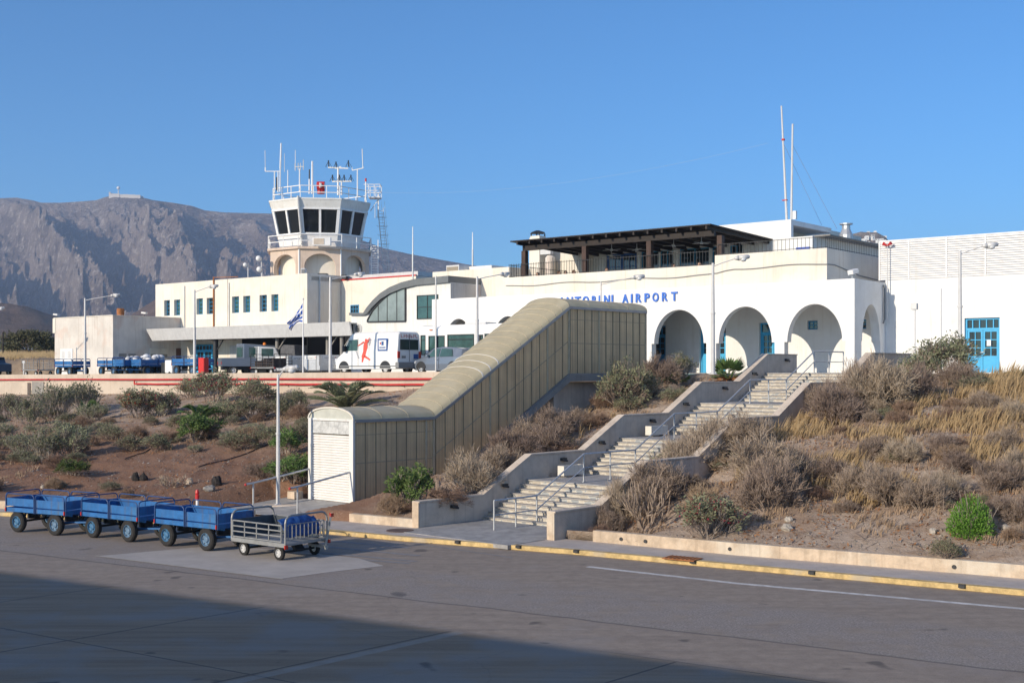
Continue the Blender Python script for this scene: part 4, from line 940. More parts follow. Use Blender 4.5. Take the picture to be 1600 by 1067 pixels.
A, B = octa(rc1, z1), octa(rc2, z2)
for i in range(8):
    j = (i+1) % 8; a0_, a1_, b0_, b1_ = map(Vector, (A[i], A[j], B[i], B[j]))
    nn = (a1_-a0_).cross(b0_-a0_).normalized(); nn = nn if nn.dot(Vector((a0_.x, a0_.y, 0))) > 0 else -nn
    mb = MB(); vs = [p-nn*d_ for d_ in (.08, .12) for p in (a0_.lerp(a1_, .02), a1_.lerp(a0_, .02), b1_.lerp(b0_, .02), b0_.lerp(b1_, .02))]; mb.add(vs, [(0,1,2,3), (7,6,5,4), (0,4,5,1), (1,5,6,2), (2,6,7,3), (3,7,4,0)])
    w_ = mb.build('window', M_glasst, Tw)
    mb = MB(); mb.bar(a0_.lerp(a1_, .5)-nn*.04, b0_.lerp(b1_, .5)-nn*.04, .18, .14, up=nn); mb.bar(a0_.lerp(a1_, .03)-nn*.04, b0_.lerp(b1_, .03)-nn*.04, .24, .16, up=nn); mb.bar(a0_.lerp(a1_, .97)-nn*.04, b0_.lerp(b1_, .97)-nn*.04, .24, .16, up=nn)
    mb.bar(a0_, a1_, .14, .14); mb.bar(b0_, b1_, .14, .14); mb.build('frame', M_whites, w_)
# white blinds half drawn inside, console and core keep the cab from being empty
mb = MB(); ringwall(mb, 1.2, z1-.5, 1.2, z2, .1); mb.build('inner_core', mat('dark_interior', (.05, .055, .06), .9), Tw)
mb = MB(); O = octa(rc1-.1, z1-.1); mb.add(O, [tuple(range(8))]); mb.build('cab_floor', M_dark, Tw)
def oct_rail(r, z, h, nm, posts_per=2):
    O = octa(r, z); rl = MB(); ps = MB()
    for i in range(8):
        a_, b_ = Vector(O[i]), Vector(O[(i+1) % 8])
        for f_ in (.48, 1.0): rl.bar(a_+Vector((0,0,h*f_)), b_+Vector((0,0,h*f_)), .06)
        for j in range(posts_per): p = a_.lerp(b_, j/posts_per); ps.bar(p, p+Vector((0,0,h)), .06)
    o = rl.build(nm, M_whites, Tw); ps.build('rail_post', M_whites, o)
oct_rail(rb*1.04, z_bal+.05, .98, 'balcony_rail')
oct_rail(rr(61), z3+.1, .98, 'roof_rail', 3)
mb = MB(); q = Vector(octa(rc1+.1, 0)[7 if False else 0]); 
for i in (7, 0): p0 = Vector(octa(rb*1.0, z_bal-3.4)[i]); p1 = Vector(octa(rb, z_bal)[i]); mb.cyl(p0, p1, .06)
mb.build('downpipe', M_whites, Tw)
p0 = Vector(octa(rc0+.15, z_bal)[7]); p1 = Vector(octa(rc2+.2, z2)[7]); mb = MB(); mb.tube([p0, p1, Vector(octa(rc3+.1, z3+.2)[7])], .10, 6); mb.build('cable_duct', M_pole, Tw)
ac = at(505, 387, 94.4); t = thing('air_conditioner', 'small white wall cooling unit on the tower balcony', 'air conditioner', (ac.x, ac.y, z_bal+.07)); mb = MB(); mb.box(-.8, .6, -.2, .2, 0, .62); mb.build('casing', M_whites, t, bevel=.02); mb = MB(); mb.box(-.7, .1, -.23, -.21, .08, .54); mb.build('grille', M_conc, t)
def atw(px, py, dY=0): return at(px, py, YT-3+dY)
# service platform with the caged ladder
Ld = thing('caged_ladder', 'tall white caged ladder hanging beside the tower on the right', 'ladder', (0, 0, 0))
A = atw(601, 437, 4); B = atw(590, 325, 4); mb = MB()
for s_ in (0, .45): mb.bar(A+Vector((s_,0,0)), B+Vector((s_,0,0)), .05)
for i in range(24): p = A.lerp(B, i/24); mb.bar(p, p+Vector((.45,0,0)), .03)
mb.build('ladder', M_pole, Ld)
mb = MB()
for i in range(3, 24, 3):
    p = A.lerp(B, i/24); pts = [p+Vector((.225+.45*math.cos(t_), .1-.5*math.sin(t_)*-1, 0)) for t_ in [math.pi*k/6 for k in range(7)]]; mb.tube(pts, .018, 4)
for t_ in (.9, 1.57, 2.2): mb.bar(A.lerp(B, .12)+Vector((.225+.45*math.cos(t_), .1+.5*math.sin(t_), 0)), B+Vector((.225+.45*math.cos(t_), .1+.5*math.sin(t_), .6)), .02)
mb.build('cage', M_pole, Ld)
mb = MB(); p = atw(577, 309, 4); q = atw(595, 309, 4)
mb.box(p.x, q.x, p.y-.6, p.y+.6, p.z-.08, p.z)
for y in (-.6, .6):
    for h_ in (.5, 1.0): mb.bar((p.x-.4, p.y+y, p.z+h_), (q.x, p.y+y, p.z+h_), .05)
    for i in range(3): x = p.x+(q.x-p.x)*i/2; mb.bar((x, p.y+y, p.z), (x, p.y+y, p.z+1.0), .05)
for h_ in (.5, 1.0): mb.bar((q.x, p.y-.6, p.z+h_), (q.x, p.y+.6, p.z+h_), .05)
mb.bar((q.x-.1, p.y, p.z), (p.x+.1, p.y, p.z-1.1), .06); mb.bar((q.x-.2, p.y-.1, p.z+.4), (q.x-.2, p.y-.1, p.z-1.6), .12)
mb.build('platform', M_whites, Ld)
L2 = thing('roof_ladder', 'short white ladder from the office roof up to the tower balcony', 'ladder', (0, 0, 0))
A = atw(580, 434, 2); B = atw(580, 375, 2); mb = MB()
for s_ in (0, .55): mb.bar(A+Vector((s_,0,0)), B+Vector((s_,0,0)), .06)
for i in range(14): p = A.lerp(B, i/14*.9); mb.bar(p, p+Vector((.55,0,0)), .05)
mb.build('ladder', M_whites, L2)
# roof antennas: (px, py_bottom, py_top, radius, material, label)
def wh(px, y0, y1, r, m, lab, red=None, lean=0, dY=0, grp=None):
    a = atw(px, y0, dY); b = atw(px+lean, y1, dY); t = thing('roof_antenna', lab, 'antenna', a, 0, grp); mb = MB(); mb.cyl((0,0,0), b-a, r, r*.8, 6)
    mb.build('mast', m, t)
    if red: mb = MB(); mb.cyl((b-a)-Vector((0,0,red)), b-a+Vector((0,0,.05)), r*1.3, r*1.3, 6); mb.build('tip', M_red if m is not M_dark else M_dark, t)
    return t
t = wh(429, 301, 268, .055, M_whites, 'white T shaped mast with a tall whip at the left end of the tower roof')
b = atw(429, 268)-atw(429, 301); mb = MB(); c0 = atw(414.5, 268)-atw(429, 301); c1 = atw(437, 268)-atw(429, 301); mb.bar(c0, c1, .06); mb.bar(c0, c0+Vector((0,0,.3)), .08); mb.build('crossbar', M_whites, t); mb = MB(); mb.cyl(c0+Vector((0,0,.25)), c0+Vector((-.02,0,1.65)), .022); mb.build('whip', M_pole, t)
wh(434.5, 301, 267, .05, M_whites, 'plain white stub mast second from the left on the tower roof')
wh(432.3, 298, 277, .06, M_dark, 'dark grey rod between the two leftmost masts on the tower roof', dY=.5)
wh(438, 264, 224, .07, M_whites, 'thick white rod antenna highest at the left of the tower roof', lean=1.2); mb = MB(); p = atw(437.5, 300); mb.cyl(p, atw(438, 264), .045); tag(mb.build('antenna_support', M_whites), 'white support pole under the thick tall rod antenna', 'pole')
wh(444.5, 269, 240, .025, M_pole, 'thin grey whip right of the thick tall rod antenna'); 
wh(449.7, 301, 266, .045, M_whites, 'white stub mast left of the two clustered whips on the tower roof')
wh(461.5, 267, 235, .03, M_whites, 'slim white whip with a dark collar left of the cluster mast')
t = wh(468.2, 301, 264, .06, M_whites, 'white mast carrying a small cluster of stub aerials on the tower roof')
mb = MB(); b = atw(468.2, 264)-atw(468.2, 301); c0 = atw(460.5, 261)-atw(468.2, 301); c1 = atw(475, 260.5)-atw(468.2, 301); mb.bar(c0, c1, .06)
for px in (461, 466, 469.5, 474): q = atw(px, 261)-atw(468.2, 301); mb.cyl(q-Vector((0,0,.25)), q+Vector((0,0,.3 if px < 474 else .55)), .035, n=5)
mb.build('aerial_cluster', M_pole, t)
wh(483.3, 303, 280, .07, M_whites, 'white rod with a slim black upper half near the red beacon'); p = atw(483.3, 280); mb = MB(); mb.cyl(p, atw(483.5, 265), .05); tag(mb.build('rod_aerial', M_dark), 'slim black rod on the short white mast left of the red beacon', 'antenna')
wh(488, 303, 252, .09, M_whites, 'stout white rod antenna just left of the red beacon')
def yagi(t, base, px, py):
    q = atw(px, py)-base; mb = MB(); mb.cyl(q, q+Vector((0,0,.45)), .03, n=5)
    for a_ in range(0, 360, 72): mb.cyl(q+Vector((0,0,.45)), q+Vector((.26*math.cos(R(a_)), .26*math.sin(R(a_)), -.02)), .014, n=4)
    mb.lathe([(.03,.4), (.07,.46), (.02,.52)], q, 6); mb.build('dipole', M_dark, t)
t = wh(528.3, 305, 262, .09, M_whites, 'tall white cross arm mast with dark dipole aerials on the tower roof'); bs = atw(528.3, 305); mb = MB(); mb.bar(atw(512.5, 262)-bs, atw(544, 263.5)-bs, .09); mb.bar(atw(524, 264)-bs, atw(533, 260.5)-bs, .07); mb.build('crossbar', M_whites, t)
for px, py in ((513.2, 261), (525, 263), (544.3, 261)): yagi(t, bs, px, py)
t = wh(533.7, 305, 284, .07, M_whites, 'lower white cross arm mast with four dark dipole aerials'); bs = atw(533.7, 305); mb = MB(); mb.bar(atw(519, 284)-bs, atw(549, 283.5)-bs, .1); mb.build('crossbar', M_whites, t)
for px in (519.5, 530.4, 537.6, 548.2): yagi(t, bs, px, 283.5)
t = wh(558.6, 309, 265.5, .06, M_whites, 'white Y topped mast with one tall whip at the right of the tower roof'); bs = atw(558.6, 309); mb = MB(); mb.bar(atw(550.5, 266.5)-bs, atw(567, 263)-bs, .07); mb.bar(atw(550.5, 266.5)-bs, atw(550, 261.5)-bs, .06); mb.bar(atw(567, 263.5)-bs, atw(567, 261)-bs, .09); mb.build('crossbar', M_whites, t); mb = MB(); mb.cyl(atw(567, 262)-bs, atw(566, 233)-bs, .035); mb.build('whip', M_pole, t)
wh(571.5, 313, 280, .06, M_whites, 'white rod with a red lamp tip at the right rim of the tower roof', red=.2); 
wh(586, 341, 323, .03, M_pole, 'short grey rod beside the caged ladder')
bc = atw(501.5, 303); t = thing('beacon_light', 'red rotating beacon lamp standing on the tower roof', 'beacon', bc)
mb = MB(); mb.lathe([(.3, 0), (.3, .28), (.16, .34), (.16, .4)]); mb.build('foot', M_red, t)
mb = MB(); mb.cyl((-.3, 0, .62), (.3, 0, .62), .34, n=14); mb.build('drum', M_red, t); mb = MB(); mb.cyl((.3, 0, .62), (.33, 0, .62), .26, n=14); mb.cyl((-.05, -.36, .62), (.05, -.3, .62), .2, n=12); mb.build('lens', M_headl, t)
# round white lamps on poles beside the tower base
for (px, py, yb, lab) in ((406, 404, 425, 'upper white globe lamp on a bracket left of the tower base'), (407, 421, 427, 'lower white globe lamp on a bracket left of the tower base'), (385, 414, 433, 'small white globe lamp on a pole further left of the tower')):
    b = at(px, yb, 96); t = thing('globe_lamp', lab, 'lamp', b); p = at(px, py, 96)-b; mb = MB(); mb.bar((.12, 0, -.5), (.12, 0, p.z+.1), .06); mb.bar((.12,0,p.z), p, .05); mb.build('bracket', M_pole, t)
    mb = MB(); mb.sph(p-Vector((.08,.1,0)), .22 if px > 400 else .17, 14, 10); mb.build('globe', M_whites, t, smooth=True)
# boxes on the office roof before the tower
for px0, px1, y0, y1, lab, m in ((496, 511, 434, 427, 'dark roof cooling unit in front of the tower arches', M_dark), (533, 541, 435, 429, 'small dark box on the roof right of the tower arches', M_dark), (470, 477, 428, 419, 'small grey cabinet at the foot of the tower', M_pole)):
    p = at(px0, y0, 92); q = at(px1, y1, 92); t = thing('roof_unit', lab, 'roof unit', p); mb = MB(); mb.box(0, q.x-p.x, 0, .8, 0, q.z-p.z); mb.build('casing', m, t, bevel=.03); mb = MB(); mb.box(.04, q.x-p.x-.04, -.02, -.004, .05, (q.z-p.z)*.8); mb.build('grille', M_plast, t)
p = at(499, 434, 92); q = at(523, 437, 90)

# ================================================================ COVERED WALKWAY
Wk = thing('covered_walkway', 'tan polycarbonate covered walkway climbing the slope, with a white roller shutter end', 'walkway', (TA.x, TA.y, 0), math.atan2(SDIR.y, SDIR.x))
# local x = along, y = to the left (away), z up.  near side y = 0, far side y = TW
def top(t): return 3.25 if t < TB else (3.25+(t-TB)/(TE-TB)*4.42 if t < TE else 7.67)
def bot(t): return tb(t)
M_side_p = mat('tan_polycarbonate_side', (.90,.78,.55), .42, .14, .7, .08, 8, spec=.5, trans=.5, streak=.5, streakcol=(.52,.42,.27), patch=.4, patchcol=(.60,.50,.34))
_nt = M_side_p.node_tree; _bs = _nt.nodes['Principled BSDF']; _l = _bs.inputs['Base Color'].links[0].from_socket
_tc = next(n for n in _nt.nodes if n.type == 'TEX_COORD'); _f = ramp(_nt, noise(_nt, _tc.outputs['Object'], 3.0, 3, .7, stretch=(5, 5, .03)), (.42, .62))
_c = mix(_nt, mth(_nt, 'MULTIPLY', _f, .45), _l, (.50, .40, .25)); _nt.links.new(_c, _bs.inputs['Base Color'])
for _n in _nt.nodes:
    if _n.type == 'BSDF_TRANSLUCENT': _nt.links.new(_c, _n.inputs[0])
brk = [0, TB, TE, TEND]
def strip_side(y, name):
    mb = MB()
    for i in range(3):
        a, b = brk[i]+.001, brk[i+1]-.001; mb.add([(a, y-.01, bot(a)+.05), (b, y-.01, bot(b)+.05), (b, y-.01, top(b)-.05), (a, y-.01, top(a)-.05), (a, y+.01, bot(a)+.05), (b, y+.01, bot(b)+.05), (b, y+.01, top(b)-.05), (a, y+.01, top(a)-.05)],
              [(0,1,2,3), (7,6,5,4), (0,4,5,1), (2,6,7,3)])
    return mb.build(name, M_side_p, Wk)
strip_side(0, 'side_panel'); strip_side(TW, 'side_panel')
mb = MB(); mb.add([(TEND, 0, bot(TEND)), (TEND, TW, bot(TEND)), (TEND, TW, top(TEND)), (TEND, 0, top(TEND))], [(0, 1, 2, 3)]); 
# ribs on the near side
rib = MB(); rib2 = MB(); t = .0; i = 0
while t <= TEND+.01:
    big = (i % 7 == 0); w = .05 if not big else .09
    for y in (-.025, TW+.025): (rib2 if big else rib).bar((t, y, bot(t)), (t, y, top(t)), w if big else .02, .03, up=(0, 1, 0))
    i += 1; t = TEND*i/35
for tt in (TB, TE): 
    for y in (-.02, TW+.02): rib2.bar((tt, y, bot(tt)), (tt, y, top(tt)), .09, .06, up=(0,1,0))
M_rib = mat('dark_tan_rib', (.24,.21,.15), .6, .15, 4); M_ribl = mat('pale_tan_rib', (.50,.43,.30), .6, .15, 4)
rib.each('rib', M_rib, Wk); rib2.each('frame_post', M_ribl, Wk)
mr = MB(); 
for i in range(3):
    a, b = brk[i], brk[i+1]
    for y in (-.015, TW+.015):
        for f_ in ((.47, .03), (.82, .02)) if i != 1 else ((.5, .03),): mr.bar((a, y, bot(a)+(top(a)-bot(a))*f_[0]), (b, y, bot(b)+(top(b)-bot(b))*f_[0]), .03, f_[1])
mr.each('mid_rail', M_ribl, Wk)
ed = MB()
for i in range(3):
    a, b = brk[i], brk[i+1]
    for y in (-.05, TW+.05): ed.bar((a, y, top(a)-.02), (b, y, top(b)-.02), .10, .11); ed.bar((a, y, bot(a)+.02), (b, y, bot(b)+.02), .07, .09)
ed.each('edge_channel', mat('dull_aluminium_channel', (.26,.27,.29), .45, .1, 3, metal=.5), Wk)
# barrel roof
NA = 14; rise = .42
def arc(t, k): 
    th = math.pi*k/NA; y = TW/2-(TW/2+.06)*math.cos(th)
    return y, rise*math.sin(th)**.85 if 0 < k < NA else 0
def rprof(t0, t1, steps):
    mb = MB(); vs = []
    for j in range(steps+1):
        t = t0+(t1-t0)*j/steps
        for k in range(NA+1): y, z = arc(t, k); vs.append((t, y, top(t)+.02+z*1.0))
    q = NA+1; mb.add(vs, [(j*q+k, (j+1)*q+k, (j+1)*q+k+1, j*q+k+1) for j in range(steps) for k in range(NA)]); return mb
for i in range(3):
    a, b = brk[i], brk[i+1]
    if i == 2: b += .05
    if i == 0: a -= .05
    o = rprof(a, b, max(4, int((b-a)/.25))).build('roof_sheet', M_roofp, Wk, smooth=True)
    # hoops between the sheets
    n_ = max(2, int((b-a)/(.42 if i == 1 else 1.3)))
    for j in range(n_+1):
        t = a+(b-a)*j/n_; br_ = (i == 1 and 6 <= j <= 8); tgt = MB()
        pts = [(t, arc(t, k)[0], top(t)+.024+arc(t, k)[1]) for k in range(NA+1)]
        for k in range(NA): tgt.bar(pts[k], pts[k+1], .05 if br_ else .022, .012)
        tgt.build('hoop', M_whites if br_ else M_ribl, o)
# shutter end
gx = -.05
mb = MB(); mb.box(gx-.05, gx+.03, -.06, .16, .33, 3.3); mb.box(gx-.05, gx+.03, TW-.16, TW+.06, .33, 3.3); mb.box(gx-.05, gx+.03, .16, TW-.16, 3.22, 3.3); mb.build('shutter_frame', M_white2, Wk)
mb = MB(); ns = 26; z0_, z1_ = .36, 2.72
for i in range(ns): z = z0_+(z1_-z0_)*i/ns; h_ = (z1_-z0_)/ns; mb.prism([(gx+.02, z), (gx-.025, z+h_*.2), (gx-.025, z+h_*.7), (gx+.02, z+h_*.96)], .16, TW-.16)
mb.build('roller_shutter', M_shut, Wk)
mb = MB(); mb.box(gx-.04, gx+.02, .16, TW-.16, 2.76, 3.2); mb.build('shutter_box', mat('chipped_grey_fascia', (.55, .56, .55), .8, .3, 6, .4, 18, patch=.6, patchcol=(.34, .34, .32)), Wk)
mb = MB(); pts = [(arc(0, k)[0], 3.27+arc(0, k)[1]) for k in range(NA+1)]; mb.prism([(y, z) for y, z in pts], gx-.01, gx+.02, ax='x'); mb.build('gable_sheet', mat('milky_gable_sheet', (.52, .53, .47), .5, .1, 3), Wk)
mb = MB(); 
for k in range(NA): mb.bar((gx-.03, pts[k][0], pts[k][1]), (gx-.03, pts[k+1][0], pts[k+1][1]), .06, .05)
mb.build('gable_hoop', M_offw, Wk)
# concrete floor beam and piers
mb = MB()
for i in range(3):
    a, b = brk[i], brk[i+1]; th = .28
    mb.add([(a, -.12, bot(a)-th), (b, -.12, bot(b)-th), (b, -.12, bot(b)), (a, -.12, bot(a)), (a, TW+.12, bot(a)-th), (b, TW+.12, bot(b)-th), (b, TW+.12, bot(b)), (a, TW+.12, bot(a))], [(0,1,2,3), (7,6,5,4), (0,4,5,1), (2,6,7,3), (3,7,4,0), (1,5,6,2)])
mb.build('floor_slab', M_concd, Wk)
mb = MB(); mb.box(11.2, TEND, .35, .6, 1.2, 4.52); mb.box(11.0, 11.25, .1, TW-.1, 1.2, 4.5); mb.build('support_wall', M_conc, Wk)
mb = MB(); mb.box(0.1, 4.6, -.05, .2, 0, .16); mb.box(.1, 4.6, TW-.2, TW+.05, 0, .16); mb.box(.0, .25, .2, TW-.2, 0, .14); mb.build('plinth', M_concd, Wk)
# walkway ramp with handrails
Rp = thing('entry_ramp', 'paved concrete ramp rising from the pavement to the roller shutter', 'ramp', (TA.x, TA.y, 0), math.atan2(SDIR.y, SDIR.x))
M_pav = mat('grey_slate_paving', (.36, .35, .34), .8, .25, 2.6, .4, 9, patch=.4, patchcol=(.25, .25, .255))
mb = MB(); mb.add([(-3.0, -.1, .14), (-.1, -.1, .36), (-.1, TW+1.2, .36), (-3.0, TW+1.2, .14), (-3.0, -.1, .125), (-.1, -.1, .16), (-.1, TW+1.2, .16), (-3.0, TW+1.2, .125)], [(0,1,2,3), (7,6,5,4), (0,4,5,1), (1,5,6,2), (2,6,7,3), (3,7,4,0)]); mb.build('slab', M_pav, Rp)
mb = MB(); mb.box(-.5, -.1, TW+.35, TW+.75, .36, .62); mb.build('end_block', M_kerbw, Rp)
for y, lab, xs_ in ((.10, 'near handrail', -2.45), (TW-.0, 'far handrail', -2.6)):
    h = thing('handrail', 'grey tube handrail on the %s side of the ramp before the shutter' % ('near' if y < 1 else 'far'), 'handrail', (TA.x, TA.y, 0), math.atan2(SDIR.y, SDIR.x))
    mb = MB(); mb.tube([(xs_-.25, y, 1.08), (xs_, y, 1.1), (-.12, y, 1.45)], .035, 8); mb.build('rail', M_steel, h, smooth=False)
    mb = MB(); mb.cyl((xs_+.05, y, .16), (xs_+.05, y, 1.1), .03); mb.build('post', M_steel, h)
    mb = MB(); mb.sph((xs_-.27, y, 1.07), .045); mb.build('end_cap', M_red, h)

# ================================================================ STAIRCASE
St = thing('staircase', 'wide stone stairs in four flights with rendered side walls and metal handrail', 'stairs', (SA.x, SA.y, 0), math.atan2(SDIR.y, SDIR.x))
# local x = along t, local y = -w
def stone_mat():
    m = bpy.data.materials.new('riser_stone'); m.use_nodes = True; nt = m.node_tree; b = nt.nodes['Principled BSDF']; tc = nt.nodes.new('ShaderNodeTexCoord')
    mp = nt.nodes.new('ShaderNodeMapping'); mp.inputs['Scale'].default_value = (1, 4.0, 7); nt.links.new(tc.outputs['Object'], mp.inputs[0])
    vo = nt.nodes.new('ShaderNodeTexVoronoi'); vo.feature = 'DISTANCE_TO_EDGE'; vo.inputs['Scale'].default_value = 1.0; nt.links.new(mp.outputs[0], vo.inputs['Vector'])
    vc = nt.nodes.new('ShaderNodeTexVoronoi'); vc.inputs['Scale'].default_value = 1.0; nt.links.new(mp.outputs[0], vc.inputs['Vector'])
    sp = nt.nodes.new('ShaderNodeSeparateColor'); nt.links.new(vc.outputs['Color'], sp.inputs[0])
    c = mix(nt, sp.outputs[0], (.42, .375, .31), (.56, .52, .45)); c = mix(nt, mth(nt, 'GREATER_THAN', sp.outputs[1], .78), c, (.33, .35, .36))
    c = mix(nt, mth(nt, 'MULTIPLY', mth(nt, 'SUBTRACT', 1.0, ramp(nt, vo.outputs['Distance'], (.02, .1))), .55), c, (.68, .64, .55))
    c = mix(nt, mth(nt, 'MULTIPLY', ramp(nt, noise(nt, tc.outputs['Object'], 2.0, 5), (.5, .7)), .4), c, (.34, .29, .23))
    nt.links.new(c, b.inputs['Base Color']); b.inputs['Roughness'].default_value = .85
    bp = nt.nodes.new('ShaderNodeBump'); bp.inputs['Distance'].default_value = .02; nt.links.new(vo.outputs['Distance'], bp.inputs['Height']); nt.links.new(bp.outputs[0], b.inputs['Normal'])
    return m
M_stone = stone_mat(); M_tread = mat('grey_stone_tread', (.34, .325, .31), .8, .2, 4, .3, 16, patch=.3, patchcol=(.42, .39, .35))
NS = 9; rz = RISE/NS; rt = RUN/NS
fl_b = [(-1.2 if False else 0.0, FL[0])]
for fi, f0 in enumerate(FL):
    zb0 = Z0+fi*RISE
    for s_ in range(NS):
        x0 = f0+s_*rt; x1 = f0+(s_+1)*rt if s_ < NS-1 else (FL[fi+1] if fi < 3 else 27.0)
        mb = MB(); mb.mi = 0; mb.box(x0+.02, x1+.25 if s_ < NS-1 else x1, -SW+.001, -.001, zb0+s_*rz-.12, zb0+(s_+1)*rz-.035)
        st = mb.build('step', M_stone, St)
        mb = MB(); mb.box(x0-.02, x1-.0225 if s_ < NS-1 else x1-.021, -SW+.002, -.002, zb0+(s_+1)*rz-.035, zb0+(s_+1)*rz); mb.build('tread' if s_ < NS-1 else 'landing', M_tread if s_ < NS-1 else M_pav, st)
mb = MB(); mb.box(-1.0, FL[0]+.1, -SW+.003, -.003, .02, Z0+.035); mb.build('foot_landing', M_pav, St)
# side walls with sloping tops
def topz(t, h=.80): return sz(t)+h
WTH = .26
def swall(y0, y1, t0, t1, tag_):
    ts = sorted({t0, t1}|{x for f in FL for x in (f, f+RUN) if t0 < x < t1}); mb = MB(); vs = []
    for t in ts:
        zt = topz(t); zb0 = max(-.05, sz(t)-1.6); vs += [(t, y0, zb0), (t, y1, zb0), (t, y1, zt), (t, y0, zt)]
    n_ = len(ts); fs = [(i*4+j, (i+1)*4+j, (i+1)*4+(j+1) % 4, i*4+(j+1) % 4) for i in range(n_-1) for j in range(4)]+[(0,1,2,3), ((n_-1)*4+3, (n_-1)*4+2, (n_-1)*4+1, (n_-1)*4)]
    mb.add(vs, fs); o = mb.build('side_wall', M_conc, St, bevel=.02)
    cp = MB()
    for i in range(n_-1): a, b = ts[i], ts[i+1]; ym = (y0+y1)/2; cp.bar((a-.02 if i == 0 else a, ym, topz(a)+.025), (b, ym, topz(b)+.025), abs(y1-y0)+.06, .05)
    cp.build('coping', M_conc, o); return o
swall(0, WTH, 0, 23.8, 'l'); swall(-SW-WTH, -SW, .74, 25, 'r')
mb = MB(); mb.box(-.04, -.005, -.01, WTH+.01, -.05, .92); mb.build('wall_end', M_kerbw, St); mb = MB(); mb.box(.70, .735, -SW-WTH-.01, -SW+.01, -.05, .92); mb.build('wall_end', M_kerbw, St)
# small wall lights on the inner face
for t in (1.5, 3.9, 7.0, 9.2, 12.4, 14.7, 17.6, 20.0, 22.8):
    z = topz(t)-.22; mb = MB(); mb.box(t-.14, t+.14, -.09, -.003, z-.05, z+.05); mb.cyl((t-.1, -.09, z-.02), (t+.12, -.12, z-.06), .04, n=6); mb.build('wall_light', M_dark, St)
# handrail down the middle
hr = MB(); hp = MB(); yh = -2.1; ts = [.9, FL[0], FL[0]+RUN, FL[1], FL[1]+RUN, FL[2], FL[2]+RUN, FL[3], FL[3]+RUN, 23.9]
P = [Vector((t+.25, yh, sz(t)+.93)) for t in ts]; P2 = [Vector((t+.25, yh, sz(t)+.48)) for t in ts]
for i in range(len(P)-1):
    hr.cyl(P[i], P[i+1], .03, n=8); hr.cyl(P2[i], P2[i+1], .02, n=6)
    if i % 2 == 0:
        for s_ in (0, .5, 1): q = P[i].lerp(P[i+1], s_); hp.cyl(q-Vector((0,0,.93)), q, .028, n=8); hp.cyl(q-Vector((0,0,.93)), q-Vector((0,0,.91)), .07, n=8)
hx = MB(); hr.build('handrail', M_steel, St); hp.each('rail_post', M_steel, St, 2)
# planter boxes on the landings
for t, lab in ((6.9, 'pale concrete planter box on the lowest stair landing'), (12.1, 'pale concrete planter box on the second stair landing')):
    p = SA+SDIR*t+SPER*.45; b = thing('planter_box', lab, 'planter', (p.x, p.y, sz(t)), math.atan2(SDIR.y, SDIR.x)); mb = MB()
    mb.box(-.55, .55, -.14, -.09, .06, .4); mb.box(-.55, .55, .09, .14, .06, .4); mb.box(-.55, -.5, -.09, .09, .06, .4); mb.box(.5, .55, -.09, .09, .06, .4); mb.box(-.5, .5, -.09, .09, .06, .1); mb.build('box', M_offw, b)
    mb = MB(); mb.box(-.5, .5, -.09, .09, .1, .36); mb.build('soil', M_concd, b); mb = MB(); mb.box(-.4, -.3, -.12, .12, 0, .06); mb.build('foot', M_concd, b); mb = MB(); mb.box(.3, .4, -.12, .12, 0, .06); mb.build('foot', M_concd, b)

# ================================================================ RETAINING WALL AND RED PIPES
RW = bthing('retaining_wall', 'long beige retaining wall below the plaza edge on the left', 'wall', 0, 0, 0)
us_ = [U(-700, -12)+i*2.5 for i in range(200)]; us_ = [u for u in us_ if u < U(700, -12)]; uend = U(705, -12)
mb = MB(); vs = []
for u in us_+[uend]: z = PZ(u)+.10; vs += [(u, -12.04, z-2.6), (u, -12.04, z), (u, -11.75, z), (u, -11.75, z-2.6)]
n_ = len(vs)//4; mb.add(vs, [(i*4+j, (i+1)*4+j, (i+1)*4+(j+1) % 4, i*4+(j+1) % 4) for i in range(n_-1) for j in range(4)]+[(0,1,2,3), ((n_-1)*4+3, (n_-1)*4+2, (n_-1)*4+1, (n_-1)*4)]); mb.build('wall', M_rwall, RW)
a, b = U(-700, -12), U(49, -12); mb = MB(); mb.box(a, b, -12.3, -12.045, 2.2, PZ(b)-.48); mb.build('buttress', M_rwall, RW)
a, b = U(52, -12), U(70, -12); mb = MB(); mb.box(a, b, -12.10, -12.045, 2.2, PZ(b)-.42); mb.build('niche_panel', M_concd, RW)
for (pa, pb, dz_, r, lab) in ((-700, 705, -.26, .05, 'upper red pipe running the whole length of the retaining wall'), (210, 705, -.55, .05, 'lower red pipe on the retaining wall, ending with an elbow')):
    u0, u1 = U(pa, -12.2), U(pb, -12.2); t = bthing('red_pipe', lab, 'pipe', 0, 0, 0); mb = MB(); n_ = 24
    pts = [(u0+(u1-u0)*i/n_, -12.2, PZ(u0+(u1-u0)*i/n_)+dz_+.012*math.sin(i*2.1)) for i in range(n_+1)]
    if pa > 0: pts = [(u0, -12.2, pts[0][2]+.2)]+pts
    mb.tube(pts, r, 8); mb.build('pipe', M_red, t)
    mb = MB()
    for i in range(1, n_, 2): x = u0+(u1-u0)*i/n_; mb.box(x-.03, x+.03, -12.3, -12.045, PZ(x)+dz_-.09, PZ(x)+dz_+.0-.06)
    mb.build('brackets', M_dark, t)
# hatched culvert grid below the wall
mb = MB(); p0 = hit(160, 606); p1 = hit(205, 607)
q = Vector((p1.x-p0.x, p1.y-p0.y, 0)).normalized(); L = (p1-p0).length
for i in range(18): a = p0+(p1-p0)*(i/17); mb.bar(a+Vector((0,0,-.1)), a+Vector((.25,.1,.45)), .07)
mb.bar(p0+Vector((.2,.05,.42)), p1+Vector((.2,.05,.42)), .10)
tag(mb.build('slatted_grate', M_kerbw), 'pale slatted grate leaning against the retaining wall foot', 'grate')
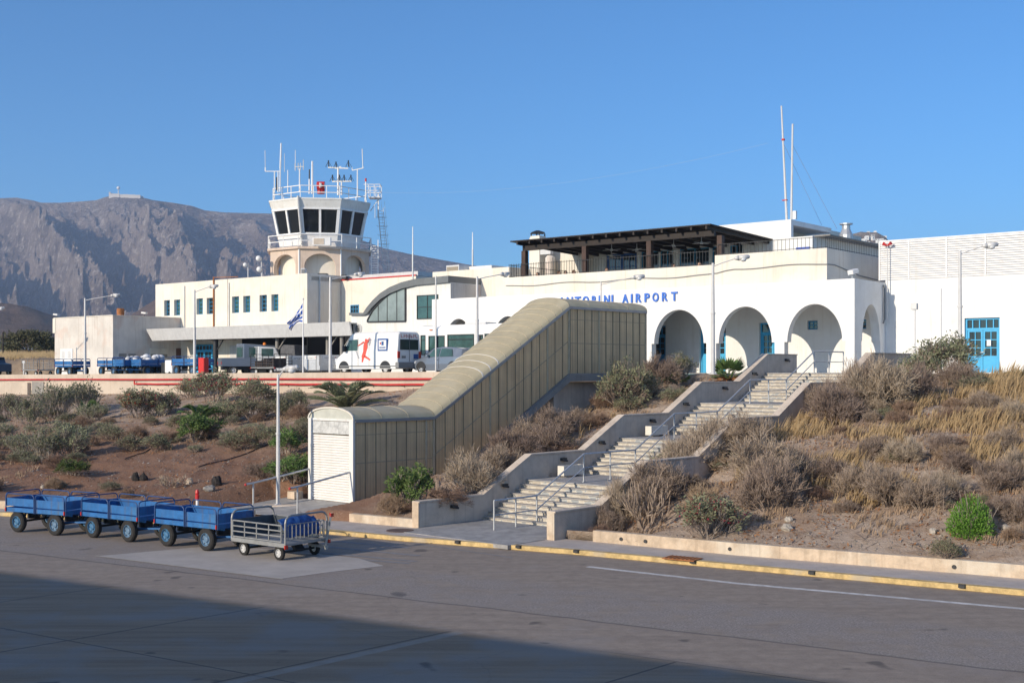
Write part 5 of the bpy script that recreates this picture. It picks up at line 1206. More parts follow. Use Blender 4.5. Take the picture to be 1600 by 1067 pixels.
# ================================================================ BAGGAGE CARTS
def wheel(par, x, y, r, w, rimm, side):
    mb = MB(); mb.lathe([(r*.58, -w/2), (r*.9, -w/2), (r, -w*.3), (r, w*.3), (r*.9, w/2), (r*.58, w/2), (r*.56, 0), (r*.58, -w/2)], (x, y, r), 22, 'y', caps=False)
    wl = mb.build('wheel', M_tyre, par)
    f = side; mb = MB(); mb.lathe([(r*.61, -f*w*.2), (r*.61, f*w*.46), (r*.54, f*w*.46), (r*.50, f*w*.22), (r*.30, f*w*.14), (r*.24, f*w*.36), (r*.08, f*w*.42)], (x, y, r), 18, 'y')
    mb.build('rim', rimm, wl)
    mb = MB()
    for a in range(6): t = a*math.pi/3; mb.cyl((x+r*.42*math.cos(t), y+f*w*.16, r+r*.42*math.sin(t)), (x+r*.42*math.cos(t), y+f*w*.26, r+r*.42*math.sin(t)), r*.06, n=6)
    mb.build('wheel_bolts', M_dark, wl); return wl
def hoop(a, b, z0, z1, rad=.12):
    a = Vector(a); b = Vector(b); d = (b-a).normalized(); pts = [Vector((a.x, a.y, z0))]
    for k in range(4): t = math.pi/2*k/3; pts.append(Vector((a.x, a.y, z1-rad))+d*(rad-rad*math.cos(t))+Vector((0,0,rad*math.sin(t))))
    for k in range(4): t = math.pi/2*k/3; pts.append(Vector((b.x, b.y, z1-rad))-d*(rad-rad*math.sin(t))+Vector((0,0,rad*math.cos(t))))
    return pts+[Vector((b.x, b.y, z0))]
def blue_cart(lab, loc, rz, group=None):
    t = thing('baggage_cart', lab, 'baggage cart', loc, rz, group)
    L, Wd, zb, zs, zt = 1.28, .66, .66, 1.04, 1.19
    mb = MB(); mb.box(-L, L, -Wd, Wd, zb-.02, zb+.04); mb.bar((-L+.1, 0, zb-.06), (L-.1, 0, zb-.06), .1, .09); mb.bar((-L, -.4, zb-.055), (L, -.4, zb-.055), .06, .07); mb.bar((-L, .4, zb-.055), (L, .4, zb-.055), .06, .07); mb.build('bed', M_cblue, t)
    for y in (-Wd, Wd):
        for z0, z1, dx in ((zb-.03, zb+.10, 0), (zb+.14, zs, .0)):
            for x0, x1 in ((-L, -.01), (.01, L)):
                j = random.uniform(-.012, .012); mb = MB(); mb.box(x0, x1, y-.012, y+.012, z0+j, z1+j); mb.build('side_board', M_cblue, t, bevel=.004)
        for x0, x1 in ((-L+.01, -.03), (.03, L-.01)):
            mb = MB(); mb.tube(hoop((x0, y+(.03 if y > 0 else -.03), 0), (x1, y+(.03 if y > 0 else -.03), 0), zb-.04, zt), .019, 6); mb.build('side_rail', M_crail, t)
    for x in (-L, L):
        mb = MB(); mb.box(x-.012, x+.012, -Wd+.02, Wd-.02, zb-.03, zb+.10); mb.box(x-.012, x+.012, -Wd+.02, Wd-.02, zb+.13, zs+.01); mb.build('end_board', M_cblue, t, bevel=.004)
        xx = x+(.03 if x > 0 else -.03); mb = MB(); mb.tube(hoop((xx, -Wd, 0), (xx, Wd, 0), zb-.04, zt+.02), .019, 6); mb.build('end_rail', M_crail, t)
    for x in (-.82, .82):
        mb = MB(); mb.cyl((x, -.56, .32), (x, .56, .32), .035); mb.bar((x-.12, -.42, zb-.08), (x, -.42, .33), .05); mb.bar((x+.12, -.42, zb-.08), (x, -.42, .33), .05); mb.bar((x-.12, .42, zb-.08), (x, .42, .33), .05); mb.bar((x+.12, .42, zb-.08), (x, .42, .33), .05); mb.cyl((x, 0, .38), (x, 0, zb-.05), .2); mb.build('axle', M_dark, t)
        for y, s_ in ((-.60, -1), (.60, 1)): wheel(t, x, y, .32, .17, M_rim, s_)
    mb = MB(); mb.bar((.82, -.3, .36), (1.95, 0, .40), .05); mb.bar((.82, .3, .36), (1.95, 0, .40), .05); mb.bar((1.2, -.2, .37), (1.2, .2, .37), .04); mb.cyl((1.95, 0, .36), (1.95, 0, .44), .06); mb.build('drawbar', M_cblue, t)
    mb = MB(); mb.box(-L-.02, -L+.02, -Wd-.05, -Wd-.01, zb-.02, zb+.09); mb.box(L-.02, L+.02, -Wd-.05, -Wd-.01, zb-.02, zb+.09); mb.build('reflector', M_taill, t); return t
random.seed(11)
nC = Vector((.515, .857))
def cart_at(pa, pb, off=.60):                 # two near wheel ground contacts in the photo
    a = gp(*pa); b = gp(*pb); m = (a+b)/2; d = (b-a).normalized(); n_ = Vector((-d.y, d.x, 0)); c = m+n_*off; return (c.x, c.y, 0), math.atan2(d.y, d.x)
c1 = blue_cart('leftmost blue baggage cart of the row parked on the road', *cart_at((30, 831), (86, 836)))
l2 = cart_at((148, 840), (201, 846)); c2 = copy_tree(c1); c2.location = l2[0]; c2.rotation_euler.z = l2[1]-.02; c2['label'] = 'middle blue baggage cart of the row parked on the road'
l3 = cart_at((265, 853), (320, 860)); c3 = copy_tree(c1); c3.location = l3[0]; c3.rotation_euler.z = l3[1]+.02; c3['label'] = 'blue baggage cart with brighter boards, coupled behind the grey mesh cart'
for c in (c1, c2, c3): c['group'] = 'blue baggage carts on the road'
# grey mesh cart with the tarpaulin
M_alu = mat('dull_aluminium', (.29, .295, .295), .5, .15, 6, metal=.3)
loc, rz = cart_at((381, 867), (437, 875), .62)
G = thing('mesh_cart', 'small grey mesh sided baggage cart with a blue tarpaulin, rightmost on the road', 'baggage cart', loc, rz)
L, Wd, zb = 1.08, .74, .46
mb = MB(); mb.box(-L, L, -Wd, Wd, zb-.05, zb); mb.box(-L, L, -Wd-.02, -Wd+.03, zb-.09, zb+.02); mb.box(-L, L, Wd-.03, Wd+.02, zb-.09, zb+.02); mb.build('bed', M_alu, G)
def grid(mb, p0, ax, n, w, z0, z1, m_, r=.016):
    a = Vector(p0); d = Vector(ax).normalized()
    for i in range(n+1): q = a+d*w*i/n; mb.bar((q.x, q.y, z0), (q.x, q.y, z1), r*2)
    for j in range(m_+1): z = z0+(z1-z0)*j/m_; b = a+d*w; mb.bar((a.x, a.y, z), (b.x, b.y, z), r*2)
mb = MB(); grid(mb, (-L+.05, -Wd, 0), (1,0,0), 4, 2*L-.2, zb+.05, zb+.48, 3); mb.build('side_grid', M_alu, G)
mb = MB(); grid(mb, (-L+.05, Wd, 0), (1,0,0), 4, 2*L-.2, zb+.05, zb+.48, 3); mb.build('side_grid', M_alu, G)
mb = MB(); grid(mb, (L, -Wd+.1, 0), (0,1,0), 9, 2*Wd-.2, zb+.10, zb+.50, 1, .010); mb.build('end_grid', M_alu, G)
for x in (-L, L): mb = MB(); mb.tube(hoop((x, -Wd, 0), (x, Wd, 0), zb-.05, zb+.74, .20), .028, 8); mb.build('end_hoop', M_alu, G)
mb = MB(); mb.box(-L+.02, -L+.05, -Wd+.05, Wd-.05, zb, zb+.50); mb.build('end_board', mat('dark_grey_board', (.06,.075,.09), .6, .15, 4), G)
mb = MB(); mb.box(-L+.05, L-.3, Wd-.06, Wd-.03, zb, zb+.48); mb.build('side_board', MATS['dark_grey_board'], G)
# tarpaulin: a crumpled sheet hanging over the right end
mb = MB(); vs = []; nu, nv = 26, 16
for i in range(nu+1):
    for j in range(nv+1):
        s_ = i/nu; q = j/nv; y = -Wd+.08+(2*Wd-.2)*s_; z = zb+.60-.46*q+.05*mn.noise(Vector((s_*7, q*3, 1)))+(.07*math.sin(s_*3.1)) *(1-q); x = L-.10+.07*mn.noise(Vector((s_*9, q*6, 4)))-.05*q-(.30*(1-q)**3)
        vs.append((x, y, z))
mb.add(vs, [(i*(nv+1)+j, (i+1)*(nv+1)+j, (i+1)*(nv+1)+j+1, i*(nv+1)+j+1) for i in range(nu) for j in range(nv)]); o = mb.build('tarpaulin', M_tarp, None, smooth=True)
so_ = o.modifiers.new('thick', 'SOLIDIFY'); so_.thickness = .012; o.location = loc; o.rotation_euler.z = rz; tag(o, 'crumpled blue tarpaulin hung inside the end of the grey mesh cart', 'tarpaulin')
for x in (-.70, .72):
    for y, s_ in ((-.62, -1), (.62, 1)): wheel(G, x, y, .19, .10, M_pole, s_)
    mb = MB(); mb.cyl((x, -.6, .19), (x, .6, .19), .03); mb.bar((x-.1, 0, zb-.05), (x+.1, 0, .2), .3, .1); mb.build('axle', M_dark, G)
mb = MB(); mb.bar((L-.4, .45, .30), (L+.12, .60, .26), .07); mb.bar((L+.06, .62, .24), (L+.16, .74, zb+.66), .07, .06); mb.cyl((L+.12, .6, .2), (L+.12, .6, .3), .06); mb.build('drawbar', M_alu, G)
mb = MB(); mb.box(L+.02, L+.06, -Wd-.06, -Wd+.04, zb-.12, zb-.02); mb.box(L+.14, L+.20, .70, .80, zb+.60, zb+.70); mb.box(L+.02, L+.06, Wd-.0, Wd+.08, zb-.12, zb-.02); mb.build('reflector', M_taill, G)
# cone behind the third cart
p = gp(300, 812); t = thing('traffic_cone', 'slim red and white bollard sticking up behind the third blue cart', 'bollard', (p.x+.1, p.y+.3, 0)); mb = MB(); mb.lathe([(.14, 0), (.14, .03), (.05, .05), (.05, .62), (.045, .64)]); mb.build('post', M_whites, t); mb = MB(); mb.lathe([(.07, .64), (.075, .80), (.05, .82), (.075, .88), (.05, .98)]); mb.build('cap', M_red, t)

# ================================================================ STREET LAMPS
def lamp(px, ptop, v, lab, arm, Hbase=None, grp='street lamps along the plaza', zb=None, r=.075, wy=None):
    p = pv(px, v) if wy is None else Vector((wy[0], wy[1])); z0 = PZw(p) if zb is None else zb; H = EZ+(HY-ptop)*p.y/F-z0
    t = thing('street_lamp', lab, 'street lamp', (p.x, p.y, z0), 0, grp)
    mb = MB(); mb.cyl((0,0,0), (0,0,H*.55), r*1.25, r*1.1, 12); mb.build('pole', M_pole, t, smooth=False)
    mb = MB(); mb.cyl((0,0,H*.55), (0,0,H), r, r*.75, 12); mb.lathe([(r*1.4, H*.55-.05), (r*1.4, H*.55+.03)], n=12); mb.build('upper_pole', M_pole, t)
    mb = MB(); mb.lathe([(r*2.4, 0), (r*2.4, .03), (r*1.5, .06)], n=8); mb.build('base_plate', M_pole, t)
    q = Vector(arm); mb = MB(); mb.tube([(0,0,H-.15), q*.35+Vector((0,0,H-.02)), q*1.0+Vector((0,0,H+.18))], .026, 6); mb.build('arm', M_pole, t)
    c = q*1.0+Vector((0,0,H+.18)); d = q.normalized(); e = c+d*.55+Vector((0,0,.07))
    mb = MB(); mb.cyl(c-d*.05, c+d*.15+Vector((0,0,.02)), .05, .12, 10); mb.cyl(c+d*.15+Vector((0,0,.02)), e, .12, .09, 10); mb.sph(e-d*.02, .09, 10, 6); hd_ = mb.build('lamp_head', M_pole, t, smooth=True)
    mb = MB(); mb.sph(c+d*.34+Vector((0,0,-.05)), .13, 12, 8, .7); mb.build('lamp_glass', M_headl, hd_, smooth=True); return t
A1 = (.92, -.1, 0)
lamp(1500, 392, -6.5, 'tall grey street lamp before the white hall left of its blue door', A1)
lamp(1114, 411, -12.2, 'tall grey street lamp between the first two full arches', A1)
lamp(745.5, 432, -9.5, 'grey street lamp rising behind the walkway roof beside the bus', (1.2, 1.0, 0))
lamp(516, 433, -11.0, 'grey street lamp in front of the metal containers', (1.3, .5, 0))
lamp(304, 453, -11.0, 'grey street lamp in front of the office block windows', A1)
lamp(133, 466, -11.0, 'grey street lamp in front of the annex building', (1.8, 0, 0))
lamp(-42, 486, -11.0, 'grey street lamp whose arm reaches in at the left edge', (1.8, 0, 0))
lamp(939, 440, -9.0, 'thin grey street lamp before the lettering, behind the walkway', (1.5, -.1, 0), r=.04)
p = gp(434.5, 787, .3); lamp(434.5, 585, 0, 'short silver lamp post with a globe lamp at the foot of the slope', (.22, -.1, 0), zb=.25, r=.06, wy=(p.x, p.y), grp=None)
p = Vector((p.x, p.y, .05)); mb = MB(); mb.box(-.5, .7, -.3, .3, 0, .23); o = mb.build('footing', M_conc, None, bevel=.03); o.location = p; tag(o, 'low concrete footing under the short silver lamp post', 'footing')

# ================================================================ PLAZA: carts, vehicles, containers, flag
def plc(px, v): p = pv(px, v); return Vector((p.x, p.y, PZw(p)))
GR = 'blue baggage carts up on the plaza'
def pcart(px, v, rz, lab, group=GR): c = copy_tree(c1); c.location = plc(px, v); c.rotation_euler.z = rz; c['label'] = lab; c['group'] = group; return c
pcart(113, -9.0, RZ-.05, 'blue cart standing before the annex vent door, right of the grey cage cart')
pcart(181, -9.0, RZ-.05, 'blue cart standing before the annex corner below its garage doors')
pcart(211, -9.5, RZ-math.pi/2, 'blue cart seen end on with white sacks, left one of two')
pcart(238, -9.0, RZ-math.pi/2, 'blue cart seen end on with white sacks, right one of two')
pcart(301, -9.5, RZ, 'blue cart standing before the blue double doors of the office block')
for px, v, lab in ((211, -9.5, 'heap of white plastic sacks on the left end-on blue cart'), (238, -9.0, 'heap of white plastic sacks on the right end-on blue cart')):
    c = plc(px, v); mb = MB()
    for i in range(7): mb.sph((random.uniform(-.4, .4), random.uniform(-.6, .6), 1.0+random.uniform(0, .22)), random.uniform(.2, .3), 10, 7, .8)
    o = mb.build('sacks', M_bag, None, smooth=True); o.location = c; tag(o, lab, 'sacks')
def cage(px, v, rz, lab, m):
    t = thing('cage_cart', lab, 'baggage cart', plc(px, v), rz); mb = MB(); mb.box(-1.1, 1.1, -.7, .7, .40, .46); mb.build('bed', M_alu, t)
    for y in (-.7, .7): mb = MB(); grid(mb, (-1.1, y, 0), (1,0,0), 4, 2.2, .5, 1.0, 3); mb.build('side_grid', m, t)
    for x in (-1.1, 1.1): mb = MB(); grid(mb, (x, -.7, 0), (0,1,0), 3, 1.4, .46, 1.25, 1); mb.build('end_grid', m, t)
    for x in (-.7, .7):
        for y, s_ in ((-.58, -1), (.58, 1)): wheel(t, x, y, .19, .1, M_pole, s_)
    mb = MB(); mb.box(-1.14, -1.10, -.72, -.62, .36, .46); mb.box(1.10, 1.14, -.72, -.62, .36, .46); mb.build('reflector', M_taill, t); return t
cage(60, -8.5, RZ, 'grey cage cart with a low grid side near the left edge', M_alu)
cage(424, -8.5, RZ, 'dark loaded cage cart left of the metal containers', M_dark)
mb = MB()
for i in range(9): mb.box(*sorted((-.9+i*.2, -.75+i*.2)), -.55, random.uniform(.1, .5), .47, .8+random.uniform(0, .25))
o = mb.build('luggage', mat('dark_mixed_luggage', (.07, .05, .045), .7, .5, 5), None, bevel=.02); o.location = plc(424, -8.5); o.rotation_euler.z = RZ; tag(o, 'dark jumbled load on the cage cart left of the metal containers', 'luggage')
t = thing('baggage_tractor', 'dark blue tug cut off by the left edge of the photo', 'tractor', plc(-6, -8.5), RZ); mb = MB(); mb.prism([(-1.2,.35), (1.3,.35), (1.3,.95), (.4,1.05), (.2,1.5), (-.9,1.5), (-1.2,.95)], -.6, .6); mb.build('body', mat('dark_navy_paint', (.02,.05,.10), .4), t, bevel=.05)
for x in (-.75, .8):
    for y, s_ in ((-.62, -1), (.62, 1)): wheel(t, x, y, .3, .18, M_pole, s_)
mb = MB(); mb.box(.1, .3, -.5, .5, 1.1, 1.45); mb.build('windscreen', M_glass, t)
# white tank and red cabinet
t = thing('liquid_tank', 'small white tank trolley with dark end left of the blue cart by the doors', 'tank', plc(270, -9), RZ); mb = MB(); mb.box(-.35, .45, -.4, .4, .12, 1.0); mb.build('tank', M_wbody, t, bevel=.08); mb = MB(); mb.box(-.8, -.36, -.38, .38, .12, .85); mb.build('pump', M_dark, t, bevel=.08)
mb = MB()
for x in (-.6, .2): mb.cyl((x, -.42, .12), (x, .42, .12), .12, n=12)
mb.build('wheels', M_tyre, t)
t = thing('hose_cabinet', 'red fire hose cabinet standing on the retaining wall edge', 'cabinet', plc(318, -11.3), RZ); mb = MB(); mb.box(-.28, .28, -.18, .18, .1, 1.05); mb.build('cabinet', mat('bright_red_paint', (.62, .035, .03), .45, .08, 4), t, bevel=.02); mb = MB(); mb.box(-.25, -.2, -.15, .15, 0, .1); mb.box(.2, .25, -.15, .15, 0, .1); mb.build('feet', M_dark, t); mb = MB(); mb.box(-.24, .24, -.195, -.182, .14, 1.0); mb.build('door', MATS['bright_red_paint'], t)
# containers
def container(px, v, rz, lab):
    t = thing('cargo_container', lab, 'cargo container', plc(px, v), rz); z0 = .42; t.scale = (1.12, 1.12, .64)
    mb = MB(); mb.prism([(-.78, z0+1.63), (-.78, z0+.55), (-.4, z0), (.78, z0), (.78, z0+1.63)], -.76, .76); mb.build('shell', mat('brushed_container_aluminium', (.58,.60,.62), .5, .1, 3, metal=.35), t, bevel=.02)
    mb = MB()
    for x in (-.78, .78): mb.box(x-.03, x+.03, -.79, -.762, z0+.5, z0+1.63)
    mb.box(-.75, .75, -.79, -.762, z0+1.57, z0+1.63); mb.box(-.4, .78, -.79, -.762, z0, z0+.06); mb.box(-.25, -.22, -.785, -.762, z0+.06, z0+1.57); mb.box(.45, .48, -.785, -.762, z0+.06, z0+1.57); mb.build('edge_frame', M_alu, t)
    for ax in (0, 1):
        cu = bpy.data.curves.new('t', 'FONT'); cu.body = 'swissport'; cu.size = .2; cu.extrude = .002; o = bpy.data.objects.new('t', cu); COL.objects.link(o); bpy.context.view_layer.update(); me = bpy.data.meshes.new_from_object(o); bpy.data.objects.remove(o)
        me.materials.append(M_dark); l = bpy.data.objects.new('lettering', me); COL.objects.link(l); l.parent = t
        mb = MB()
        if ax == 0: mb.box(-.5, .5, -.80, -.79, z0+1.18, z0+1.52); l.location = (-.42, -.804, z0+1.28); l.rotation_euler = (R(90), 0, 0)
        else: mb.box(.782, .792, -.5, .5, z0+1.18, z0+1.52); l.location = (.796, -.42, z0+1.28); l.rotation_euler = (R(90), 0, R(90))
        mb.build('sticker', M_white, t)
        mb = MB()
        if ax == 0: mb.box(.40, .46, -.806, -.80, z0+1.3, z0+1.42)
        else: mb.box(.792, .798, .40, .46, z0+1.3, z0+1.42)
        mb.build('red_mark', M_taill, t)
    mb = MB(); mb.box(-1.1, 1.1, -.8, .8, .30, .40); mb.bar((1.1, 0, .33), (1.7, 0, .3), .06); mb.build('dolly', M_dark, t)
    for x in (-.8, .8):
        for y, s_ in ((-.6, -1), (.6, 1)): wheel(t, x, y, .16, .1, M_pole, s_)
container(456, -1.6, RZ-.12, 'silver cargo container left of the flagpole, on a low dolly')
container(502, -2.0, RZ-.05, 'brighter silver cargo container between flagpole and street lamp')
pp = plc(459, .7); t = thing('canvas_box', 'grey canvas covered load standing behind the left silver container', 'crate', pp, RZ); mb = MB(); mb.prism([(-.9,0), (.9,0), (.75,2.1), (-.45,2.15), (-.75, 1.9)], -.6, .6); mb.build('cover', mat('dark_canvas', (.10,.10,.105), .8, .3, 3, .5, 6), t, bevel=.04)
# pick-up truck
t = thing('pickup_truck', 'grey dropside pickup with white cab and orange beacon below the canopy', 'truck', plc(394, -.6), RZ+R(62))
mb = MB(); mb.box(-2.3, .1, -.9, .9, .62, .70); 
for y in (-.9, .87): mb.box(-2.3, .1, y, y+.03, .70, 1.22)
mb.box(-2.33, -2.3, -.9, .9, .68, 1.22); mb.build('dropside_bed', M_gbody, t); mb = MB()
mb.prism([(.2,.45), (2.3,.45), (2.3,1.05), (1.9,1.25), (1.5,2.0), (.25,2.05)], -.88, .88); mb.build('cab', M_wbody, t, bevel=.06)
mb = MB(); mb.box(.185, .197, -.7, .7, 1.35, 1.9); mb.box(.5, 1.35, -.89, -.883, 1.35, 1.9); mb.box(.5, 1.35, .883, .89, 1.35, 1.9); mb.build('window', M_glassg, t)
for x in (-1.5, 1.5):
    for y, s_ in ((-.78, -1), (.78, 1)): wheel(t, x, y, .33, .2, M_pole, s_)
mb = MB(); mb.box(-2.2, 1.8, -.4, .4, .35, .62); mb.build('chassis', M_dark, t); mb = MB(); mb.lathe([(.12,2.08),(.12,2.3),(.06,2.36)], (.9,0,0)); mb.build('beacon', mat('orange_lamp', (.8,.22,.02), .3), t)
mb = MB(); mb.box(-2.35, -2.33, -.85, -.65, .75, .95); mb.box(-2.35, -2.33, .65, .85, .75, .95); mb.build('tail_light', M_taill, t)
mb = MB()
for y in (-.85, .85): mb.bar((.12, y, .7), (.12, y, 2.0), .05)
mb.bar((.12, -.85, 2.0), (.12, .85, 2.0), .05); mb.bar((.12, -.85, 1.4), (.12, .85, 1.4), .04); mb.build('headboard_rack', M_pole, t)
t = thing('box_van', 'pale truck with green tinted side window parked behind the pickup', 'van', plc(412, .6), RZ+R(70)); mb = MB(); mb.prism([(-1.8,.5), (2.0,.5), (2.0,1.3), (1.5,2.1), (-1.8,2.25)], -.85, .85); mb.build('body', M_gbody, t, bevel=.06); mb = MB(); mb.box(-1.4, -.3, -.87, -.853, 1.3, 2.0); mb.box(0, 1.2, -.87, -.853, 1.3, 1.9); mb.box(-1.83, -1.803, -.6, .6, 1.3, 2.0); mb.build('window', M_glassg, t)
for x in (-1.1, 1.3):
    for y, s_ in ((-.75, -1), (.75, 1)): wheel(t, x, y, .33, .2, M_pole, s_)
# flag and flagpole
fp = pv(473.5, -11.3); z0 = PZw(fp); FPt = thing('flagpole', 'thin white flagpole standing at the plaza edge between the containers', 'flagpole', (fp.x, fp.y, z0))
H = EZ+(HY-468)*fp.y/F-z0; mb = MB(); mb.cyl((0,0,0), (0,0,H), .045, .028, 10); mb.build('pole', M_whites, FPt); mb = MB(); mb.sph((0,0,H+.03), .06); mb.build('finial', M_whites, FPt); mb = MB(); mb.lathe([(.14,0),(.14,.04),(.06,.08)]); mb.build('base', M_pole, FPt)
def fq(px, py): return at(px, py, fp.y)
tl, bl, te, be = fq(473, 473.5), fq(473, 503.5), fq(449, 505), fq(454, 517); mb = MB(); NX, NY = 36, 27; vs = []
for i in range(NX+1):
    for j in range(NY+1):
        s_, q = i/NX, j/NY; top_ = tl.lerp(te, s_)+Vector((.0, 0, .22*math.sin(math.pi*s_)*0-.1*math.sin(math.pi*s_))); bo = bl.lerp(be, s_)+Vector((0,0,.20*math.sin(math.pi*s_)-.0)); p = top_.lerp(bo, q); fold = s_**.7*(.14*math.sin(q*9+s_*5)+.07*math.sin(q*17-s_*8)); p = p+Vector((0.04*fold, fold, 0)); vs.append(p)
fs = []; ms = []
for i in range(NX):
    for j in range(NY):
        fs.append((i*(NY+1)+j, (i+1)*(NY+1)+j, (i+1)*(NY+1)+j+1, i*(NY+1)+j+1)); st_ = j//3; blue = st_ % 2 == 0
        if i < 13 and j < 15: blue = not (5 <= i < 8 or 6 <= j < 9)
        ms.append(0 if blue else 1)
mb.add(vs, fs); mb.m = ms; o = mb.build('flag', [mat('flag_blue_cloth', (.03,.12,.50), .8), mat('flag_white_cloth', (.8,.8,.8), .8)], None, smooth=True); so_ = o.modifiers.new('thick', 'SOLIDIFY'); so_.thickness = .01
tag(o, 'blue and white striped flag with a white cross hanging limp on the flagpole', 'flag')
u_, z_ = pv(763, -11.2), 0; t = thing('pole', 'thin bare grey post at the plaza edge in front of the grey car', 'post', (pv(681, -11.5).x, pv(681, -11.5).y, PZw(pv(681, -11.5)))); hh_ = EZ+(HY-431)*pv(681, -11.5).y/F-4.85; mb = MB(); mb.cyl((0,0,0), (0,0,hh_), .04, .035, 8); mb.build('post', M_pole, t)

# ---- vehicles: local +x forward, +y left
def side_win(poly, y, s_, par, m=M_glassg, name='side_window'):
    mb = MB(); mb.prism(poly, y, y+.012*s_); return mb.build(name, m, par)
def loft(mb, secs):
    """secs: list of (x, [(y, z)...]) closed rings of equal length"""
    n_ = len(secs[0][1]); vs = [(x, y, z) for x, ring in secs for y, z in ring]
    fs = [(i*n_+j, (i+1)*n_+j, (i+1)*n_+(j+1) % n_, i*n_+(j+1) % n_) for i in range(len(secs)-1) for j in range(n_)]
    fs += [tuple(range(n_)), tuple((len(secs)-1)*n_+j for j in range(n_))[::-1]]; mb.add(vs, fs)
# van
vp = plc(589, -7.0); Vn = thing('delivery_van', 'white high roof van with a red dancing figure and blue sign on its side', 'van', vp, RZ+math.pi)
def ring(w, z0, z1, wt, rr_=.12):
    return [(-w, z0), (-w, z0+(z1-z0)*.5), (-wt, z1-rr_), (-wt+rr_, z1), (wt-rr_, z1), (wt, z1-rr_), (w, z0+(z1-z0)*.5), (w, z0)]
mb = MB(); loft(mb, [(-2.6, ring(.94, .42, 2.46, .86)), (-2.45, ring(.98, .32, 2.52, .88)), (1.0, ring(.98, .30, 2.52, .88)), (1.35, ring(.98, .30, 2.40, .86)), (1.95, ring(.98, .30, 1.36, .90, .1)), (2.45, ring(.94, .30, 1.05, .86, .1)), (2.62, ring(.88, .36, .82, .80, .08))])
mb.build('body', M_wbody, Vn, bevel=.03)
mb = MB(); mb.add([(1.30, -.80, 2.36), (1.30, .80, 2.36), (1.93, .86, 1.42), (1.93, -.86, 1.42), (1.34, -.80, 2.38), (1.34, .80, 2.38), (1.98, .86, 1.43), (1.98, -.86, 1.43)], [(0,1,2,3), (7,6,5,4), (0,4,5,1), (1,5,6,2), (2,6,7,3), (3,7,4,0)]); mb.build('windscreen', M_glass, Vn)
for s_ in (-1, 1):
    side_win([(.62, 1.42), (1.70, 1.42), (1.32, 2.06), (.62, 2.10)], .975*s_, s_, Vn)
    mb = MB(); mb.box(.55, .565, *sorted((.98*s_, .995*s_)), .45, 2.2); mb.box(-.35, -.34, *sorted((.98*s_, .995*s_)), .5, 2.2); mb.box(-2.5, 2.1, *sorted((.98*s_, 1.0*s_)), .45, .52); mb.build('door_gap', M_plast, Vn)
    mb = MB(); mb.box(1.5, 1.66, *sorted((1.0*s_, 1.22*s_)), 1.35, 1.72); mb.build('wing_mirror', M_dark, Vn, bevel=.03)
    for x in (-1.65, 1.75):
        wheel(Vn, x, .86*s_, .34, .22, M_pole, s_)
        mb = MB(); mb.prism([(x+.44*math.cos(a), .36+.44*math.sin(a)) for a in [math.pi*k/10 for k in range(11)]], .975*s_, .99*s_); mb.build('wheel_arch', M_dark, Vn)
    mb = MB(); mb.box(-2.64, -2.58, *sorted((.78*s_, .95*s_)), .95, 1.35); mb.build('tail_light', M_taill, Vn); mb = MB(); mb.box(2.40, 2.62, *sorted((.62*s_, .90*s_)), .72, .95); mb.build('headlight', M_headl, Vn, bevel=.03)
mb = MB(); mb.box(-2.72, -2.45, -.99, .99, .36, .72); mb.build('rear_bumper', M_plast, Vn, bevel=.04); mb = MB(); mb.box(2.45, 2.72, -.93, .93, .32, .62); mb.build('front_bumper', M_plast, Vn, bevel=.05)
mb = MB(); mb.box(-2.62, -2.595, -.74, .74, 1.45, 2.06); mb.build('rear_window', M_glass, Vn); mb = MB(); mb.box(-2.64, -2.61, -.008, .008, .75, 2.4); mb.box(-2.625, -2.61, .30, .62, .95, 1.08); mb.build('rear_door_trim', M_plast, Vn)
mb = MB(); mb.box(-2.63, -2.606, .28, .66, 1.12, 1.24); mb.build('number_plate', M_white, Vn); mb = MB(); mb.box(-2.63, -2.606, -.72, -.36, .92, 1.2); mb.build('blue_sticker', M_navy, Vn)
mb = MB(); random.seed(5)
for i in range(7): y = .62-i*.2; mb.bar((-2.60, y, 2.16), (-2.60, y+random.choice((-.06, .0, .06)), 2.38), .035, .02); mb.bar((-2.60, y, 2.16+.1*(i % 3)), (-2.60, y-.12, 2.20+.06*(i % 2)), .03, .02)
mb.build('red_lettering', M_taill, Vn)
mb = MB(); mb.box(-1.85, -1.05, .975, .99, 1.38, 2.12); mb.build('blue_sign', M_navy, Vn); mb = MB(); mb.box(-1.75, -1.15, .988, 1.0, 1.47, 2.03); mb.build('sign_face', M_white, Vn)
mb = MB(); mb.box(-1.55, -1.38, .998, 1.008, 1.72, 1.95); mb.box(-1.70, -1.20, .998, 1.008, 1.55, 1.62); mb.build('sign_mark', M_navy, Vn); mb = MB(); mb.box(-1.34, -1.25, .998, 1.008, 1.78, 1.9); mb.build('sign_mark', M_taill, Vn)
M_dance = mat('coral_red_decal', (.75, .10, .07), .5)
mb = MB(); D = lambda pts: mb.prism(pts, .976, .99)
D = lambda pts: mb.prism([(a*1.1, (b-1.4)*.9+1.42) for a, b in pts], .976, .99)
D([(-.02, 1.98), (-.14, 1.98), (-.17, 2.1), (-.10, 2.2), (-.0, 2.14)]); D([(.0, 2.0), (-.16, 1.98), (-.20, 1.6), (-.02, .98), (.26, .98), (.12, 1.35), (.10, 1.75)]); D([(.05, 1.96), (.52, 1.70), (.54, 1.74), (.1, 2.02)]); D([(-.13, 1.98), (-.33, 2.26), (-.38, 2.24), (-.2, 1.9)]); D([(.02, 1.0), (.22, .98), (.24, .62), (.14, .62)]); D([(-.02, 1.1), (-.44, .80), (-.36, .74), (.12, .99)])
mb.build('red_dancer_decal', M_dance, Vn)
mb = MB(); 
